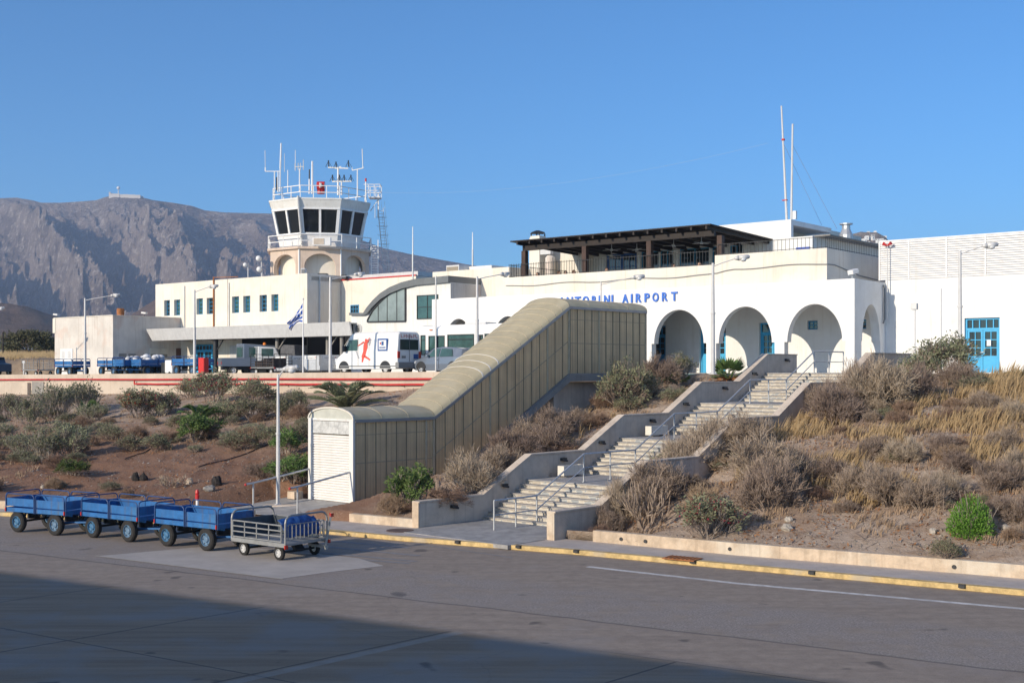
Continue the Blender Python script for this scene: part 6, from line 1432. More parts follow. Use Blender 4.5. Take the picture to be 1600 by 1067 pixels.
for i in range(6): mb.prism([(.42+.06*i, .95+.09*i), (.52+.06*i, .95+.09*i), (.62+.03*i, 1.02+.09*i), (.46+.03*i, 1.03+.09*i)], .976, .985)
for i in range(4): mb.prism([(-.42-.02*i, 1.75+.1*i), (-.32-.02*i, 1.75+.1*i), (-.30-.02*i, 1.82+.1*i), (-.40-.02*i, 1.82+.1*i)], .976, .985)
mb.build('grey_script_decal', mat('grey_decal', (.32,.33,.38), .5), Vn)
Vn.scale = (1, 1, .96)
# car
k_ = plc(697, -6.0); Ca = thing('hatchback_car', 'grey blue hatchback parked nose to the van, half hidden by the walkway', 'car', k_, RZ+math.pi)
def cr(w, z0, zs_, wt, z1): return [(-w*.96, z0), (-w, zs_*.6), (-w*.97, zs_), (-wt, z1), (wt, z1), (w*.97, zs_), (w, zs_*.6), (w*.96, z0)]
mb = MB(); loft(mb, [(-1.85, cr(.76, .35, .88, .60, .92)), (-1.72, cr(.82, .22, .93, .56, 1.38)), (-1.3, cr(.85, .18, .94, .58, 1.47)), (-.3, cr(.86, .18, .93, .60, 1.52)), (.35, cr(.86, .18, .92, .60, 1.45)), (1.05, cr(.85, .18, .90, .74, .97)), (1.65, cr(.80, .2, .74, .62, .80)), (1.90, cr(.68, .26, .52, .55, .60))]); mb.build('body', M_gbody, Ca, smooth=False, bevel=.03)
for s_ in (-1, 1):
    for nm, P_ in (('side_window', [(-.18, .97), (.62, .97), (.30, 1.38), (-.18, 1.43)]), ('side_window', [(-1.25, .99), (-.26, .97), (-.26, 1.43), (-1.05, 1.39)])):
        mb = MB(); vs = [(x, s_*(.845-(z-.93)*.42), z) for x, z in P_]+[(x, s_*(.862-(z-.93)*.42), z) for x, z in P_]; mb.add(vs, [(0,1,2,3), (7,6,5,4), (0,4,5,1), (1,5,6,2), (2,6,7,3), (3,7,4,0)]); mb.build(nm, M_glassg, Ca)
    for x in (-1.25, 1.15):
        wheel(Ca, x, .76*s_, .31, .2, M_headl, s_); mb = MB(); mb.prism([(x+.38*math.cos(a), .33+.38*math.sin(a)) for a in [math.pi*k/10 for k in range(11)]], .855*s_, .868*s_); mb.build('wheel_arch', M_dark, Ca)
    mb = MB(); mb.box(.5, .64, *sorted((.88*s_, 1.04*s_)), .95, 1.08); mb.build('wing_mirror', M_gbody, Ca, bevel=.02); mb = MB(); mb.box(-.22, -.21, *sorted((.86*s_, .872*s_)), .3, .93); mb.box(-.15, .05, *sorted((.865*s_, .885*s_)), .78, .81); mb.build('door_gap', M_dark, Ca)
    mb = MB(); mb.prism([(1.55, .62), (1.84, .55), (1.70, .72), (1.45, .80)], .60*s_, .78*s_); mb.build('headlight', M_headl, Ca, bevel=.02)
mb = MB(); mb.add([(.42, -.58, 1.42), (.42, .58, 1.42), (1.04, .72, .98), (1.04, -.72, .98), (.45, -.58, 1.45), (.45, .58, 1.45), (1.08, .72, 1.0), (1.08, -.72, 1.0)], [(0,1,2,3), (7,6,5,4), (0,4,5,1), (1,5,6,2), (2,6,7,3), (3,7,4,0)]); mb.build('windscreen', M_glass, Ca)
mb = MB(); mb.box(1.72, 1.92, -.45, .45, .28, .42); mb.build('grille', M_dark, Ca); mb = MB(); mb.cyl((1.78, .52, .38), (1.86, .54, .38), .07, n=10); mb.build('fog_light', M_dark, Ca)
# bus
q0 = pv(655, -3.4); u0_ = U(655, -3.4); Bs = thing('apron_bus', 'long white airport bus with tinted windows standing before the arcade', 'bus', (*q0, PZw(q0)), RZ)
BL = 13.0; Hb = 2.95
holes = []; 
def bu(px): return U(px, -3.4)-u0_
wz0, wz1 = 1.15, 2.35
for a, b in ((657, 665), (699, 741), (757, 792), (800, 835), (842, 872)): holes.append((bu(a), bu(b), wz0, wz1))
for a, b in ((669.5, 695), (744, 755)): holes.append((bu(a), bu(b), .3, 2.3))
mb = MB(); wall_holes(mb, 0, BL, .32, Hb-.25, holes, 0, .06); mb.build('side', M_wbody, Bs)
mb = MB(); mb.box(0, .06, .06, 2.6, .32, Hb-.25); mb.box(BL-.06, BL, .06, 2.6, .32, Hb-.25); mb.box(0, BL, 2.6, 2.66, .32, Hb-.25); mb.build('shell', M_wbody, Bs)
mb = MB(); mb.prism([(0, Hb-.25), (.12, Hb-.05), (.5, Hb), (2.16, Hb), (2.54, Hb-.05), (2.66, Hb-.25)], 0, BL, 'x'); mb.build('roof', M_wbody, Bs); mb = MB(); mb.box(.06, BL-.06, .07, 2.59, .3, .36); mb.build('floor', M_dark, Bs)
for h in holes:
    mb = MB(); mb.box(h[0]+.0, h[1]-.0, .03, .045, h[2], h[3]); w_ = mb.build('window' if h[2] > 1 else 'door', M_glassg, Bs)
    mb = MB(); fw = .05; mb.box(h[0], h[0]+fw, -.012, .03, h[2], h[3]); mb.box(h[1]-fw, h[1], -.012, .03, h[2], h[3]); mb.box(h[0]+fw, h[1]-fw, -.012, .03, h[3]-fw, h[3]); mb.box(h[0]+fw, h[1]-fw, -.012, .03, h[2], h[2]+fw)
    if h[2] < 1: c_ = (h[0]+h[1])/2; mb.box(c_-.07, c_+.07, -.012, .03, h[2]+fw, h[3]-fw)
    else: mb.box(h[0]+fw, h[1]-fw, -.01, .03, h[3]-.32, h[3]-.28)
    mb.build('frame', M_dark, w_)
for x in (2.6, 9.6): 
    for y, s_ in ((.2, -1), (2.46, 1)): wheel(Bs, x, y, .42, .26, M_pole, s_)
mb = MB(); mb.box(3.0, 4.6, .8, 1.8, Hb, Hb+.12); mb.box(7.0, 8.6, .8, 1.8, Hb, Hb+.12); mb.build('roof_hatch', M_pole, Bs)
mb = MB(); mb.box(bu(672), bu(676), -.06, -.01, 2.62, 2.68); mb.build('marker_light', mat('orange_marker', (.6,.15,.03), .4), Bs)
# ================================================================ PLANTS
def leafmat(name, c1, c2, tr=.25, rough=.7):
    m = bpy.data.materials.new(name); m.use_nodes = True; nt = m.node_tree; b = nt.nodes['Principled BSDF']; tc = nt.nodes.new('ShaderNodeTexCoord'); oi = nt.nodes.new('ShaderNodeObjectInfo')
    f = noise(nt, tc.outputs['Object'], 5, 4, .7); f2 = noise(nt, tc.outputs['Object'], 60, 2, .7)
    c = mix(nt, ramp(nt, f, (.35, .65)), c1, c2); c = mix(nt, mth(nt, 'MULTIPLY', ramp(nt, f2, (.4, .65)), .5), c, tuple(min(1, x*1.5) for x in c2))
    hv = nt.nodes.new('ShaderNodeHueSaturation'); nt.links.new(c, hv.inputs['Color']); nt.links.new(mth(nt, 'ADD', mth(nt, 'MULTIPLY', oi.outputs['Random'], .5), .75), hv.inputs['Value']); nt.links.new(mth(nt, 'ADD', mth(nt, 'MULTIPLY', oi.outputs['Random'], .03), .485), hv.inputs['Hue'])
    nt.links.new(hv.outputs[0], b.inputs['Base Color']); b.inputs['Roughness'].default_value = rough; b.inputs['Specular IOR Level'].default_value = .2
    t = nt.nodes.new('ShaderNodeBsdfTranslucent'); nt.links.new(hv.outputs[0], t.inputs[0]); mx = nt.nodes.new('ShaderNodeMixShader'); mx.inputs[0].default_value = tr
    nt.links.new(b.outputs[0], mx.inputs[1]); nt.links.new(t.outputs[0], mx.inputs[2]); nt.links.new(mx.outputs[0], nt.nodes['Material Output'].inputs[0]); return m
M_twig = leafmat('dry_grey_twigs', (.20,.15,.115), (.37,.295,.235), .1)
M_twigd = leafmat('dry_brown_twigs', (.21,.14,.095), (.33,.235,.17), .1)
M_stem = leafmat('grey_stems', (.22,.185,.15), (.35,.30,.26), 0)
M_olea = leafmat('grey_green_leaves', (.15,.165,.095), (.28,.285,.18), .3)
M_green = leafmat('mid_green_leaves', (.085,.14,.04), (.17,.24,.08), .3)
M_bright = leafmat('bright_green_leaves', (.09,.20,.03), (.19,.33,.06), .35)
M_palm = leafmat('palm_green', (.05,.105,.03), (.13,.21,.07), .25, .45)
M_palmg = leafmat('grey_palm_green', (.09,.115,.06), (.20,.215,.125), .2, .5)
M_brownl = leafmat('dead_brown_leaves', (.22,.10,.045), (.36,.19,.09), .2)
M_flow = leafmat('pink_red_flowers', (.38,.03,.05), (.55,.08,.10), .3)
M_grass = leafmat('golden_dry_grass', (.255,.165,.095), (.42,.295,.175), .25)
M_bark = mat('tree_bark', (.16,.12,.09), .9, .25, 4, .4, 12)
def rv(r): 
    while 1:
        v = Vector((r.uniform(-1,1), r.uniform(-1,1), r.uniform(-1,1)))
        if .05 < v.length < 1: return v.normalized()
def ribbon(mb, p, q, w0, w1, side):
    a = side*w0/2; b = side*w1/2; mb.add([p-a, p+a, q+b, q-b], [(0,1,2,3)])
def leaf(mb, p, d, L, w, r):
    s_ = d.cross(rv(r)); 
    if s_.length < .05: return
    s_ = s_.normalized()*w/2; m_ = p+d*L*.5; mb.add([p, m_+s_, p+d*L, m_-s_], [(0,1,2,3)])
def shrub_mesh(seed, n0=10, lv=4, twl=.30, w0=.03, wt=.008, spread=.9, kids=3, leaves=None, flow=0, up=.25, lsize=(.09,.03), domed=False):
    r = random.Random(seed); st = MB(); lf = MB(); fl = MB(); tips = []
    def grow(p, d, L, w, l):
        side = rv(r); mid = p+d*L*.5+rv(r)*L*.06; q = p+d*L+rv(r)*L*.05
        s1 = d.cross(side); s1 = s1.normalized() if s1.length > .01 else Vector((1,0,0))
        ribbon(st, p, mid, w, w*.85, s1); ribbon(st, mid, q, w*.85, w*.65, s1)
        if l == 0: tips.append((q, d))
        if l == 0: return
        for k in range(kids+(r.random() < .4)):
            dd = (d+rv(r)*spread*.75+Vector((0,0,up))).normalized(); grow(p.lerp(q, r.uniform(.45, 1.0)), dd, L*r.uniform(.62, .88), max(wt, w*.6), l-1)
    for i in range(n0):
        a = 2*math.pi*(i+r.random())/n0; el = r.uniform(.35, 1.35); d = Vector((math.cos(a)*math.cos(el), math.sin(a)*math.cos(el), math.sin(el)))
        grow(Vector((.06*math.cos(a), .06*math.sin(a), -.05)), d, twl*r.uniform(.8, 1.25), w0, lv)
    if domed == 2:
        st.v = [(x*.5, y*.5, z*.5) for x, y, z in st.v]; tips = []
    # normalise to a unit plant: radius .5, height 1
    zs = sorted(p[2] for p in st.v); h = zs[int(len(zs)*.985)]; rs = sorted(math.hypot(p[0], p[1]) for p in st.v); rad = rs[int(len(rs)*.93)]
    sx, sz_ = .5/rad, 1/h
    f = lambda v: (v[0]*sx, v[1]*sx, v[2]*sz_)
    st.v = [f(v) for v in st.v]
    if domed == 2:
        for i in range(5200):
            v = rv(r); v.z = abs(v.z)*1.0 if r.random() < .75 else v.z*.4; rad_ = (r.random()**.35)*(1+.22*mn.noise(v*2.3+Vector((seed, 0, 0)))); p = Vector((v.x*.5*rad_, v.y*.5*rad_, .10+max(-.08, v.z*rad_*.84))); leaf(lf, p, (v+rv(r)*.9+Vector((0,0,.5))).normalized(), lsize[0]*r.uniform(.7, 1.3), lsize[1]*r.uniform(.7, 1.3), r)
    if leaves:
        for q, d in tips:
            q = Vector(f(q))
            for k in range(leaves):
                p = q+rv(r)*.05; leaf(lf, p, (d+rv(r)*.9).normalized(), lsize[0]*r.uniform(.7, 1.3), lsize[1]*r.uniform(.7, 1.3), r)
            if flow and q.z > .45 and r.random() < flow:
                for k in range(3): leaf(fl, q+rv(r)*.03, rv(r), .045, .035, r)
    return st, lf, fl
def make_proto(name, lab, cat, st, lf, fl, ms, ml):
    if not lf.v:
        o = st.build(name, ms, None, fix=False); tag(o, lab, cat); return o
    o = thing(name, lab, cat); st.build('stems', ms, o, fix=False); lf.build('foliage', ml, o, fix=False)
    if fl.v: fl.build('flowers', M_flow, o, fix=False)
    return o
P = {}
def proto(kind, n, **kw):
    ms = kw.pop('ms', M_twig); ml = kw.pop('ml', None); nm = kw.pop('nm', 'dry_shrub'); out = []
    for i in range(n): st, lf, fl = shrub_mesh(hash(kind) % 997 if False else sum(map(ord, kind))*7+i*13, **kw); out.append((nm, st, lf, fl, ms, ml))
    P[kind] = out
proto('dry', 5, n0=17, lv=4, kids=4, wt=.0062, w0=.022, twl=.26, spread=1.05)
proto('dryb', 2, n0=16, lv=4, kids=4, wt=.0065, w0=.02, spread=1.05, ms=M_twigd)
proto('bare', 2, n0=7, lv=3, kids=3, w0=.05, wt=.016, up=.3)
proto('olea', 3, n0=13, lv=3, kids=4, leaves=1, ms=M_stem, ml=M_olea, nm='leafy_shrub', lsize=(.11,.032), up=.45)
proto('flow', 2, n0=12, lv=3, kids=4, leaves=2, flow=.34, ms=M_stem, ml=M_olea, nm='flowering_shrub', lsize=(.11,.034), up=.45)
proto('green', 2, n0=13, lv=3, kids=3, leaves=4, ms=M_stem, ml=M_green, nm='leafy_shrub', lsize=(.12,.045), up=.35)
proto('bright', 1, n0=12, lv=2, kids=3, leaves=8, domed=2, ms=M_stem, ml=M_bright, nm='leafy_shrub', lsize=(.065,.028), up=.6, spread=.6)
proto('mix', 2, n0=12, lv=4, kids=3, leaves=1, ms=M_twig, ml=M_olea, nm='sparse_shrub', lsize=(.09,.035), up=.3)
BUILT = {}; PC = {}
def plant(kind, px, py, hpx, wpx, lab, group=None, pos=None, rz=None, cat='shrub'):
    if px < 500 and kind in ('olea', 'flow', 'mix'): hpx *= .66; wpx *= .74; py -= 2
    if px > 1200 and kind == 'dry': hpx *= (.84 if py < 670 else .70); wpx *= (.84 if py < 670 else .74)
    p = hit(px, py) if pos is None else pos; s_ = p.y/F; h = hpx*s_; w = wpx*s_; i = PC.get(kind, 0); PC[kind] = i+1; j = i % len(P[kind]); nm, st, lf, fl, ms, ml = P[kind][j]
    if (kind, j) not in BUILT:
        o = make_proto(nm, lab, cat, st, lf, fl, ms, ml); BUILT[(kind, j)] = o
    else:
        o = copy_tree(BUILT[(kind, j)])
    if 'group' in o: del o['group']
    tag(o, lab, cat, group); o.location = (p.x, p.y, p.z-.03); o.rotation_euler = (0, 0, random.uniform(0, 6.28) if rz is None else rz); o.scale = (w, w, h); return o
random.seed(21)
# --- upper left slope and the oleanders under the wall
GL = 'grey green oleander like bushes on the left slope'
for px, py, h, w in ((12, 655, 52, 60), (48, 668, 66, 62), (90, 655, 72, 74), (128, 645, 62, 70), (70, 722, 64, 74), (112, 716, 66, 78), (30, 712, 46, 60), (8, 690, 34, 50), (95, 690, 42, 64), (148, 660, 36, 60)):
    plant('olea', px, py, h, w, 'grey green leafy bush with bare grey stems on the far left slope', GL)
plant('flow', 215, 655, 58, 74, 'red flowering green bush left of the feather palm below the pipes'); plant('flow', 250, 650, 52, 70, 'red flowering bush between the first flowering bush and the feather palm')
plant('flow', 336, 632, 62, 82, 'tall red flowering bush reaching above the pipes before the pickup'); plant('mix', 398, 632, 52, 82, 'tall loose grey green bush reaching up to the pipes before the loaded cage cart')
plant('flow', 300, 625, 44, 44, 'small red flowering bush beside the street lamp foot under the red cabinet')
GM = 'mixed grey bushes on the left slope'
for px, py, h, w in ((350, 662, 50, 76), (395, 660, 48, 74), (440, 655, 48, 64), (462, 640, 40, 50), (375, 705, 42, 76), (425, 700, 44, 60), (205, 705, 36, 60), (245, 708, 40, 54), (175, 690, 34, 56), (280, 672, 30, 50), (470, 690, 34, 50), (455, 735, 30, 44)):
    plant('mix', px, py, h, w, 'sparse grey bush with few green leaves on the middle of the left slope', GM)
plant('green', 307, 690, 36, 58, 'dense dark green bush below the feather palm'); plant('green', 448, 712, 34, 44, 'light green leafy plant right behind the short silver lamp post')
plant('green', 458, 783, 34, 44, 'green weeds between the short silver lamp post and the shutter'); plant('green', 478, 760, 40, 36, 'tall thin green weeds against the left of the shutter'); plant('green', 440, 775, 24, 50, 'low green weeds at the foot of the short silver lamp post')
plant('green', 115, 748, 22, 44, 'small dense green dome bush alone on the brown earth at left')
plant('dry', 412, 745, 28, 60, 'low dry grey bush on the bare brown earth left of the lamp post')
plant('bare', 265, 762, 20, 44, 'small bare shrub on the brown earth left of the stumps')
# --- between the walkway and the stairs
plant('green', 645, 796, 56, 66, 'bright leafy weeds at the near corner of the walkway'); plant('dryb', 612, 804, 30, 50, 'brown dry grass clump below the leafy weeds by the walkway'); plant('dryb', 700, 792, 26, 80, 'low brown scrub on top of the stair wall foot')
GW = 'dry grey bushes between the walkway and the stairs'
for px, py, h, w in ((738, 768, 58, 88), (775, 742, 44, 66), (800, 722, 50, 82), (846, 712, 46, 70), (868, 690, 46, 74), (826, 700, 40, 60), (905, 668, 30, 50)):
    plant('dry', px, py, h, w, 'dry grey twiggy bush between the walkway and the stairs', GW)
plant('mix', 972, 640, 66, 70, 'tall grey bush with a few green leaves at the right foot of the walkway end'); plant('mix', 1000, 628, 44, 54, 'smaller grey green bush right of the tall one at the walkway end')
plant('dry', 1034, 602, 42, 60, 'dry grey bush before the leftmost full arch'); plant('olea', 1066, 590, 34, 34, 'small leafy sapling before the leftmost full arch')
GB = 'brown low scrub behind the stair wall'
for px, py, h, w in ((880, 712, 24, 70), (930, 668, 22, 50), (660, 800, 18, 60), (840, 745, 22, 60), (940, 640, 24, 40)):
    plant('dryb', px, py, h, w, 'low brown dry scrub just behind the left stair wall', GB)
# --- right slope
GR_ = 'large dry grey bushes on the slope right of the stairs'
for px, py, h, w in ((1195, 772, 82, 112), (1238, 748, 60, 80), (1085, 742, 72, 96), (1128, 716, 60, 90), (1062, 758, 64, 84), (1025, 790, 66, 86), (975, 812, 58, 70), (1165, 700, 52, 80),
                     (1385, 640, 84, 116), (1340, 640, 84, 92), (1310, 668, 74, 96), (1425, 630, 66, 86), (1285, 640, 50, 60), (1300, 755, 60, 96), (1345, 775, 74, 104), (1392, 792, 82, 110), (1440, 800, 70, 104),
                     (1475, 775, 60, 90), (1360, 720, 50, 80), (1410, 728, 54, 84), (1556, 772, 66, 92), (1596, 752, 70, 90), (1566, 706, 48, 76), (1480, 712, 46, 70), (1600, 815, 56, 76), (1560, 812, 44, 66), (1540, 640, 34, 66), (1590, 660, 38, 70), (1636, 700, 60, 90), (1650, 790, 66, 90), (1500, 740, 48, 76)):
    plant('dry', px, py, h, w, 'dry grey leafless bush among the many on the slope right of the stairs', GR_)
plant('dry', 1200, 802, 78, 98, 'dry grey bush standing lowest, below the big rounded one, right of the bare bush'); plant('bare', 1012, 830, 78, 96, 'pale bare branched bush just above the kerb wall right of the stairs'); plant('dry', 950, 838, 44, 46, 'dry grey bush leaning on the near end of the right stair wall')
plant('mix', 1052, 752, 42, 60, 'grey bush with green leaves inside, right of the lowest stair flight'); plant('dryb', 1100, 800, 40, 70, 'brown dry bush behind the green oleander near the kerb')
plant('flow', 1106, 842, 56, 84, 'green oleander with a few pink flowers just above the kerb wall'); plant('bright', 1516, 838, 66, 66, 'bright green rounded bush above the kerb wall at right')
plant('mix', 1478, 590, 58, 84, 'tall airy leafy bush before the blue double door of the white hall'); plant('mix', 1442, 596, 46, 70, 'airy leafy bush left of the tall one before the white hall'); plant('dry', 1500, 606, 44, 70, 'dry grey bush below the blue double door of the white hall')
plant('mix', 1410, 618, 34, 60, 'grey green bush at the top end of the right stair wall'); plant('green', 1585, 594, 14, 40, 'low green weeds at the foot of the white hall on the far right'); plant('mix', 1478, 900, 30, 40, 'small grey green weed growing through the kerb wall')
# --- many small dry shrubs
n_ = 0; tries = 0
GS = 'small dry tufty shrubs scattered over the slopes'
while n_ < 150 and tries < 5000:
    tries += 1
    if random.random() < .38: px = random.uniform(-60, 480); py = random.uniform(650, 785)
    else: px = random.uniform(930, 1680); py = random.uniform(610, 870)
    if 120 < px < 440 and py > 700 and random.random() < .93: continue
    if px > 1000 and py > 800 and random.random() < .75: continue
    q = hit(px, py); t, w = stw(q.x, q.y, SA); t2, w2 = stw(q.x, q.y, TA)
    if -1 < t < 26 and -.6 < w < SW+.6: continue
    if -4 < t2 < 18 and -TW-.5 < w2 < .5: continue
    a = rayline(q.x/q.y, KP)
    if q.y < a.y+.5: continue
    py_ = HY+(EZ-q.z)*F/q.y
    if abs(py_-py) > 12: continue
    k = random.choice(('dry', 'dryb', 'dryb', 'mix') if px > 500 else ('mix', 'dryb', 'olea')); h = random.uniform(10, 26)
    plant(k, px, py, h, h*random.uniform(1.3, 2.2), 'small low shrub, one of many scattered over the dry slope', GS); n_ += 1
# labels that single the big bushes out by their row and place
def relabel(group, base, rows):
    L_ = [o for o in bpy.data.objects if o.get('group') == group and not o.parent]
    rws = {}
    for o in L_:
        l = o.location; py = HY+(EZ-l.z)*F/l.y; px = CX+F*l.x/l.y
        nm = next(n for lim, n in rows if py <= lim); rws.setdefault(nm, []).append((px, o))
    for nm, q in rws.items():
        q.sort(key=lambda t: t[0])
        for i, (_, o) in enumerate(q): o['label'] = '%s, %s%s from the left' % (base, nm, ORD[i])
relabel(GL, 'grey green oleander on the far left slope', ((668, 'upper row, '), (9999, 'lower row, ')))
relabel(GM, 'sparse grey bush with few green leaves, left slope', ((675, 'upper row, '), (9999, 'lower row, ')))
relabel(GW, 'dry grey bush between walkway and stairs', ((9999, ''),)); relabel(GB, 'low brown scrub behind the left stair wall', ((9999, ''),))
relabel(GR_, 'large dry grey bush right of the stairs', ((672, 'top row, '), (730, 'second row, '), (776, 'third row, '), (9999, 'lowest row, ')))
# --- palms
def fan_palm(lab, px, py, hpx, wpx, n_=14, dead=False, m=None):
    p = hit(px, py); s_ = p.y/F; t = thing('fan_palm', lab, 'palm', p, random.uniform(0, 6)); r = random.Random(int(px)); Rr = wpx*s_/2; H = hpx*s_
    for i in range(n_):
        a = 2*math.pi*i/n_+r.uniform(-.2, .2); el = r.uniform(.25, 1.2); d = Vector((math.cos(a)*math.cos(el), math.sin(a)*math.cos(el), math.sin(el))); L = Rr*.62*r.uniform(.8, 1.1); c = d*L; c.z = c.z*H/Rr*.9
        mb = MB(); mb.bar((0,0,0), c, .025); mid = c; side = d.cross(Vector((0,0,1))).normalized(); upv = side.cross(d).normalized()
        for k in range(17):
            th = (k/16-.5)*R(200); dd = (d*math.cos(th)+side*math.sin(th)+upv*.12*math.cos(th*3)).normalized(); LL = Rr*.5*(1-.25*abs(th)); e = mid+dd*LL; e.z -= .12*LL; w_ = dd.cross(upv).normalized()*.03
            mb.add([mid-w_*.3, mid+w_*.3, mid.lerp(e, .6)+w_*1.4, e, mid.lerp(e, .6)-w_*1.4], [(0,1,2,3,4)])
        mb.build('frond', m or M_palm, t, fix=False)
    if dead:
        mb = MB()
        for k in range(70): a = r.uniform(0, 6.28); d = Vector((math.cos(a), math.sin(a), r.uniform(-.2, .5))).normalized(); leaf(mb, d*r.uniform(0, .3), d, r.uniform(.3, .7), .12, r)
        mb.build('dead_skirt', M_brownl, t, fix=False)
    return t
fan_palm('fan palm with a brown dead skirt before the second full arch', 1138, 594, 46, 84, 15, True); fan_palm('low spreading fan palm left of the one with a brown skirt', 1058, 606, 22, 54, 10); fan_palm('bright fan palm with a brown dead leaf among the far left bushes', 142, 650, 34, 56, 13, True)
def feather_palm(lab, px, py, hpx, wpx, n_, m):
    p = hit(px, py); s_ = p.y/F; t = thing('feather_palm', lab, 'palm', p, 0); r = random.Random(int(px)+3); Rr = wpx*s_/2; H = hpx*s_
    for i in range(n_):
        a = 2*math.pi*i/n_+r.uniform(-.15, .15); el = r.uniform(.35, 1.35); h = Vector((math.cos(a), math.sin(a), 0)); L = Rr*1.12*r.uniform(.85, 1.1); mb = MB(); pts = []
        for k in range(15): s = k/14; pts.append(h*(L*s*math.cos(el)*1.0+L*.25*s*s)+Vector((0,0, H*1.15*math.sin(el)*(s*1.5-.85*s*s)+.05)))
        for k in range(14):
            mb.bar(pts[k], pts[k+1], .035*(1-k/18)); d = (pts[k+1]-pts[k]).normalized(); sd = d.cross(Vector((0,0,1))).normalized()
            for q in range(3):
                o = pts[k].lerp(pts[k+1], q/3)
                for s2 in (-1, 1): dd = (sd*s2+d*.75+Vector((0,0,.30))).normalized(); LL = Rr*.30*math.sin(math.pi*min(1, (k+1.5)/15))+.05; leaf(mb, o, dd, LL, .045, r)
        mb.build('frond', m, t, fix=False)
    mb = MB(); mb.lathe([(.16, -.2), (.24, .05), (.18, .3), (.05, .42)], n=9); mb.build('trunk', M_bark, t); return t
feather_palm('large grey green feather palm just behind the walkway shutter end', 540, 642, 56, 132, 22, M_palmg); feather_palm('small arching feather palm under the tall flowering bush at left', 312, 668, 42, 84, 12, M_palm)
# --- golden grass, low growth and litter: nobody could count these
def ok(x, y, dt=.5):
    t, w = stw(x, y, SA)
    if -1 < t < 26 and -.35 < w < SW+.4: return False
    t, w = stw(x, y, TA)
    if -4 < t < 18 and -TW-.5 < w < .3: return False
    return y > rayline(x/y, KP).y+.15
def scatter(n_, pxr, pyr, fn, seed):
    r = random.Random(seed); c = 0
    while c < n_:
        px = r.uniform(*pxr); k = (px-CX)/F; a = rayline(k, KP); b = rayline(k, TP); f = r.uniform(pyr[0], pyr[1]); y = a.y+(b.y-a.y)*f; x = k*y; c += 1
        if ok(x, y): fn(Vector((x, y, tz(x, y))), r, px, f)
mb = MB()
def tuft(p, r, px, f, big=1.0, nb=22):
    for i in range(nb):
        a = r.uniform(0, 6.28); ln = r.uniform(.25, .62)*big; d = Vector((math.cos(a)*r.uniform(.05,.45)+.15, math.sin(a)*r.uniform(.05,.45), 1)).normalized(); b_ = p+Vector((r.uniform(-.12,.12), r.uniform(-.12,.12), -.02)); sd = Vector((math.cos(a+1.5), math.sin(a+1.5), 0)); w_ = .013
        m_ = b_+d*ln*.6; e = m_+(d+Vector((.35, 0, -.1))).normalized()*ln*.45
        mb.add([b_-sd*w_, b_+sd*w_, m_+sd*w_*.8, e, m_-sd*w_*.8], [(0,1,2,3,4)])
def gold(p, r, px, f):
    n1 = mn.noise(Vector((p.x*.35, p.y*.35, 11)))
    if n1 < -.16+.24*(1-f): return
    tuft(p, r, px, f, (.75+n1)*r.uniform(.6, 1.35), 12)
scatter(3000, (1190, 1700), (.14, .97), gold, 5); scatter(90, (1130, 1240), (.30, .8), gold, 6); scatter(60, (860, 960), (.3, .75), gold, 8)
tag(mb.build('golden_grass', M_grass, None, fix=False), 'golden dry grass standing in tufts over the upper right slope', 'grass', kind='stuff')
mb = MB(); scatter(1500, (-80, 480), (.10, .98), lambda p, r, px, f: tuft(p, r, px, f, .32, 9) if mn.noise(Vector((p.x*.5, p.y*.5, 3))) > -.05 and not (100 < px < 440 and f < .42) else None, 15); scatter(2800, (930, 1700), (.05, .97), lambda p, r, px, f: tuft(p, r, px, f, .40, 9) if mn.noise(Vector((p.x*.5, p.y*.5, 3))) > -.2 else None, 16); scatter(200, (620, 1000), (.05, .95), lambda p, r, px, f: tuft(p, r, px, f, .36, 8), 17)
tag(mb.build('low_dry_grass', M_twigd, None, fix=False), 'short brown dead grass between the bushes on the slopes', 'grass', kind='stuff')
mb = MB()
def stone(p, r, px, f, s=None):
    s = s or r.choice((.02, .02, .03, .03, .04, .07)); q = [p+Vector((r.uniform(-1,1), r.uniform(-1,1), r.uniform(-.3,.9)))*s for _ in range(5)]
    c = sum(q, Vector())/5; b_ = [p+Vector((math.cos(t)*s*r.uniform(.6,1.2), math.sin(t)*s*r.uniform(.6,1.2), 0)) for t in (0, 1.3, 2.5, 3.8, 5)]; tp_ = p+Vector((r.uniform(-.3,.3)*s, r.uniform(-.3,.3)*s, s*r.uniform(.5, 1.1))); t2 = tp_+Vector((s*.5, s*.3, -s*.1))
    mb.add(b_+[tp_, t2], [(0,1,5), (1,2,6,5), (2,3,6), (3,4,5,6), (4,0,5)])
scatter(2600, (-80, 480), (0, 1), stone, 25); scatter(6000, (930, 1700), (0, 1), stone, 26); scatter(1800, (600, 1010), (0, 1), stone, 27)
tag(mb.build('loose_stones', mat('pale_brown_stones', (.38,.32,.27), .9, .35, 1.5), None, fix=False), 'small loose stones and clods littering the dry slopes', 'stones', kind='stuff')
mb = MB()
def chip(p, r, px, f):
    if mn.noise(Vector((p.x*.6, p.y*.6, 31))) < -.05: return
    leaf(mb, p+Vector((0,0,.03)), (rv(r)*Vector((1,1,.35))).normalized(), r.uniform(.06, .16), r.uniform(.03, .06), r)
scatter(9000, (930, 1700), (0, .95), chip, 35); scatter(4500, (-80, 480), (0, 1), chip, 36); scatter(2500, (600, 1000), (0, 1), chip, 37)
tag(mb.build('leaf_litter', M_brownl, None, fix=False), 'brown dead leaf litter lying over the dry slopes', 'leaf litter', kind='stuff')
mb = MB()
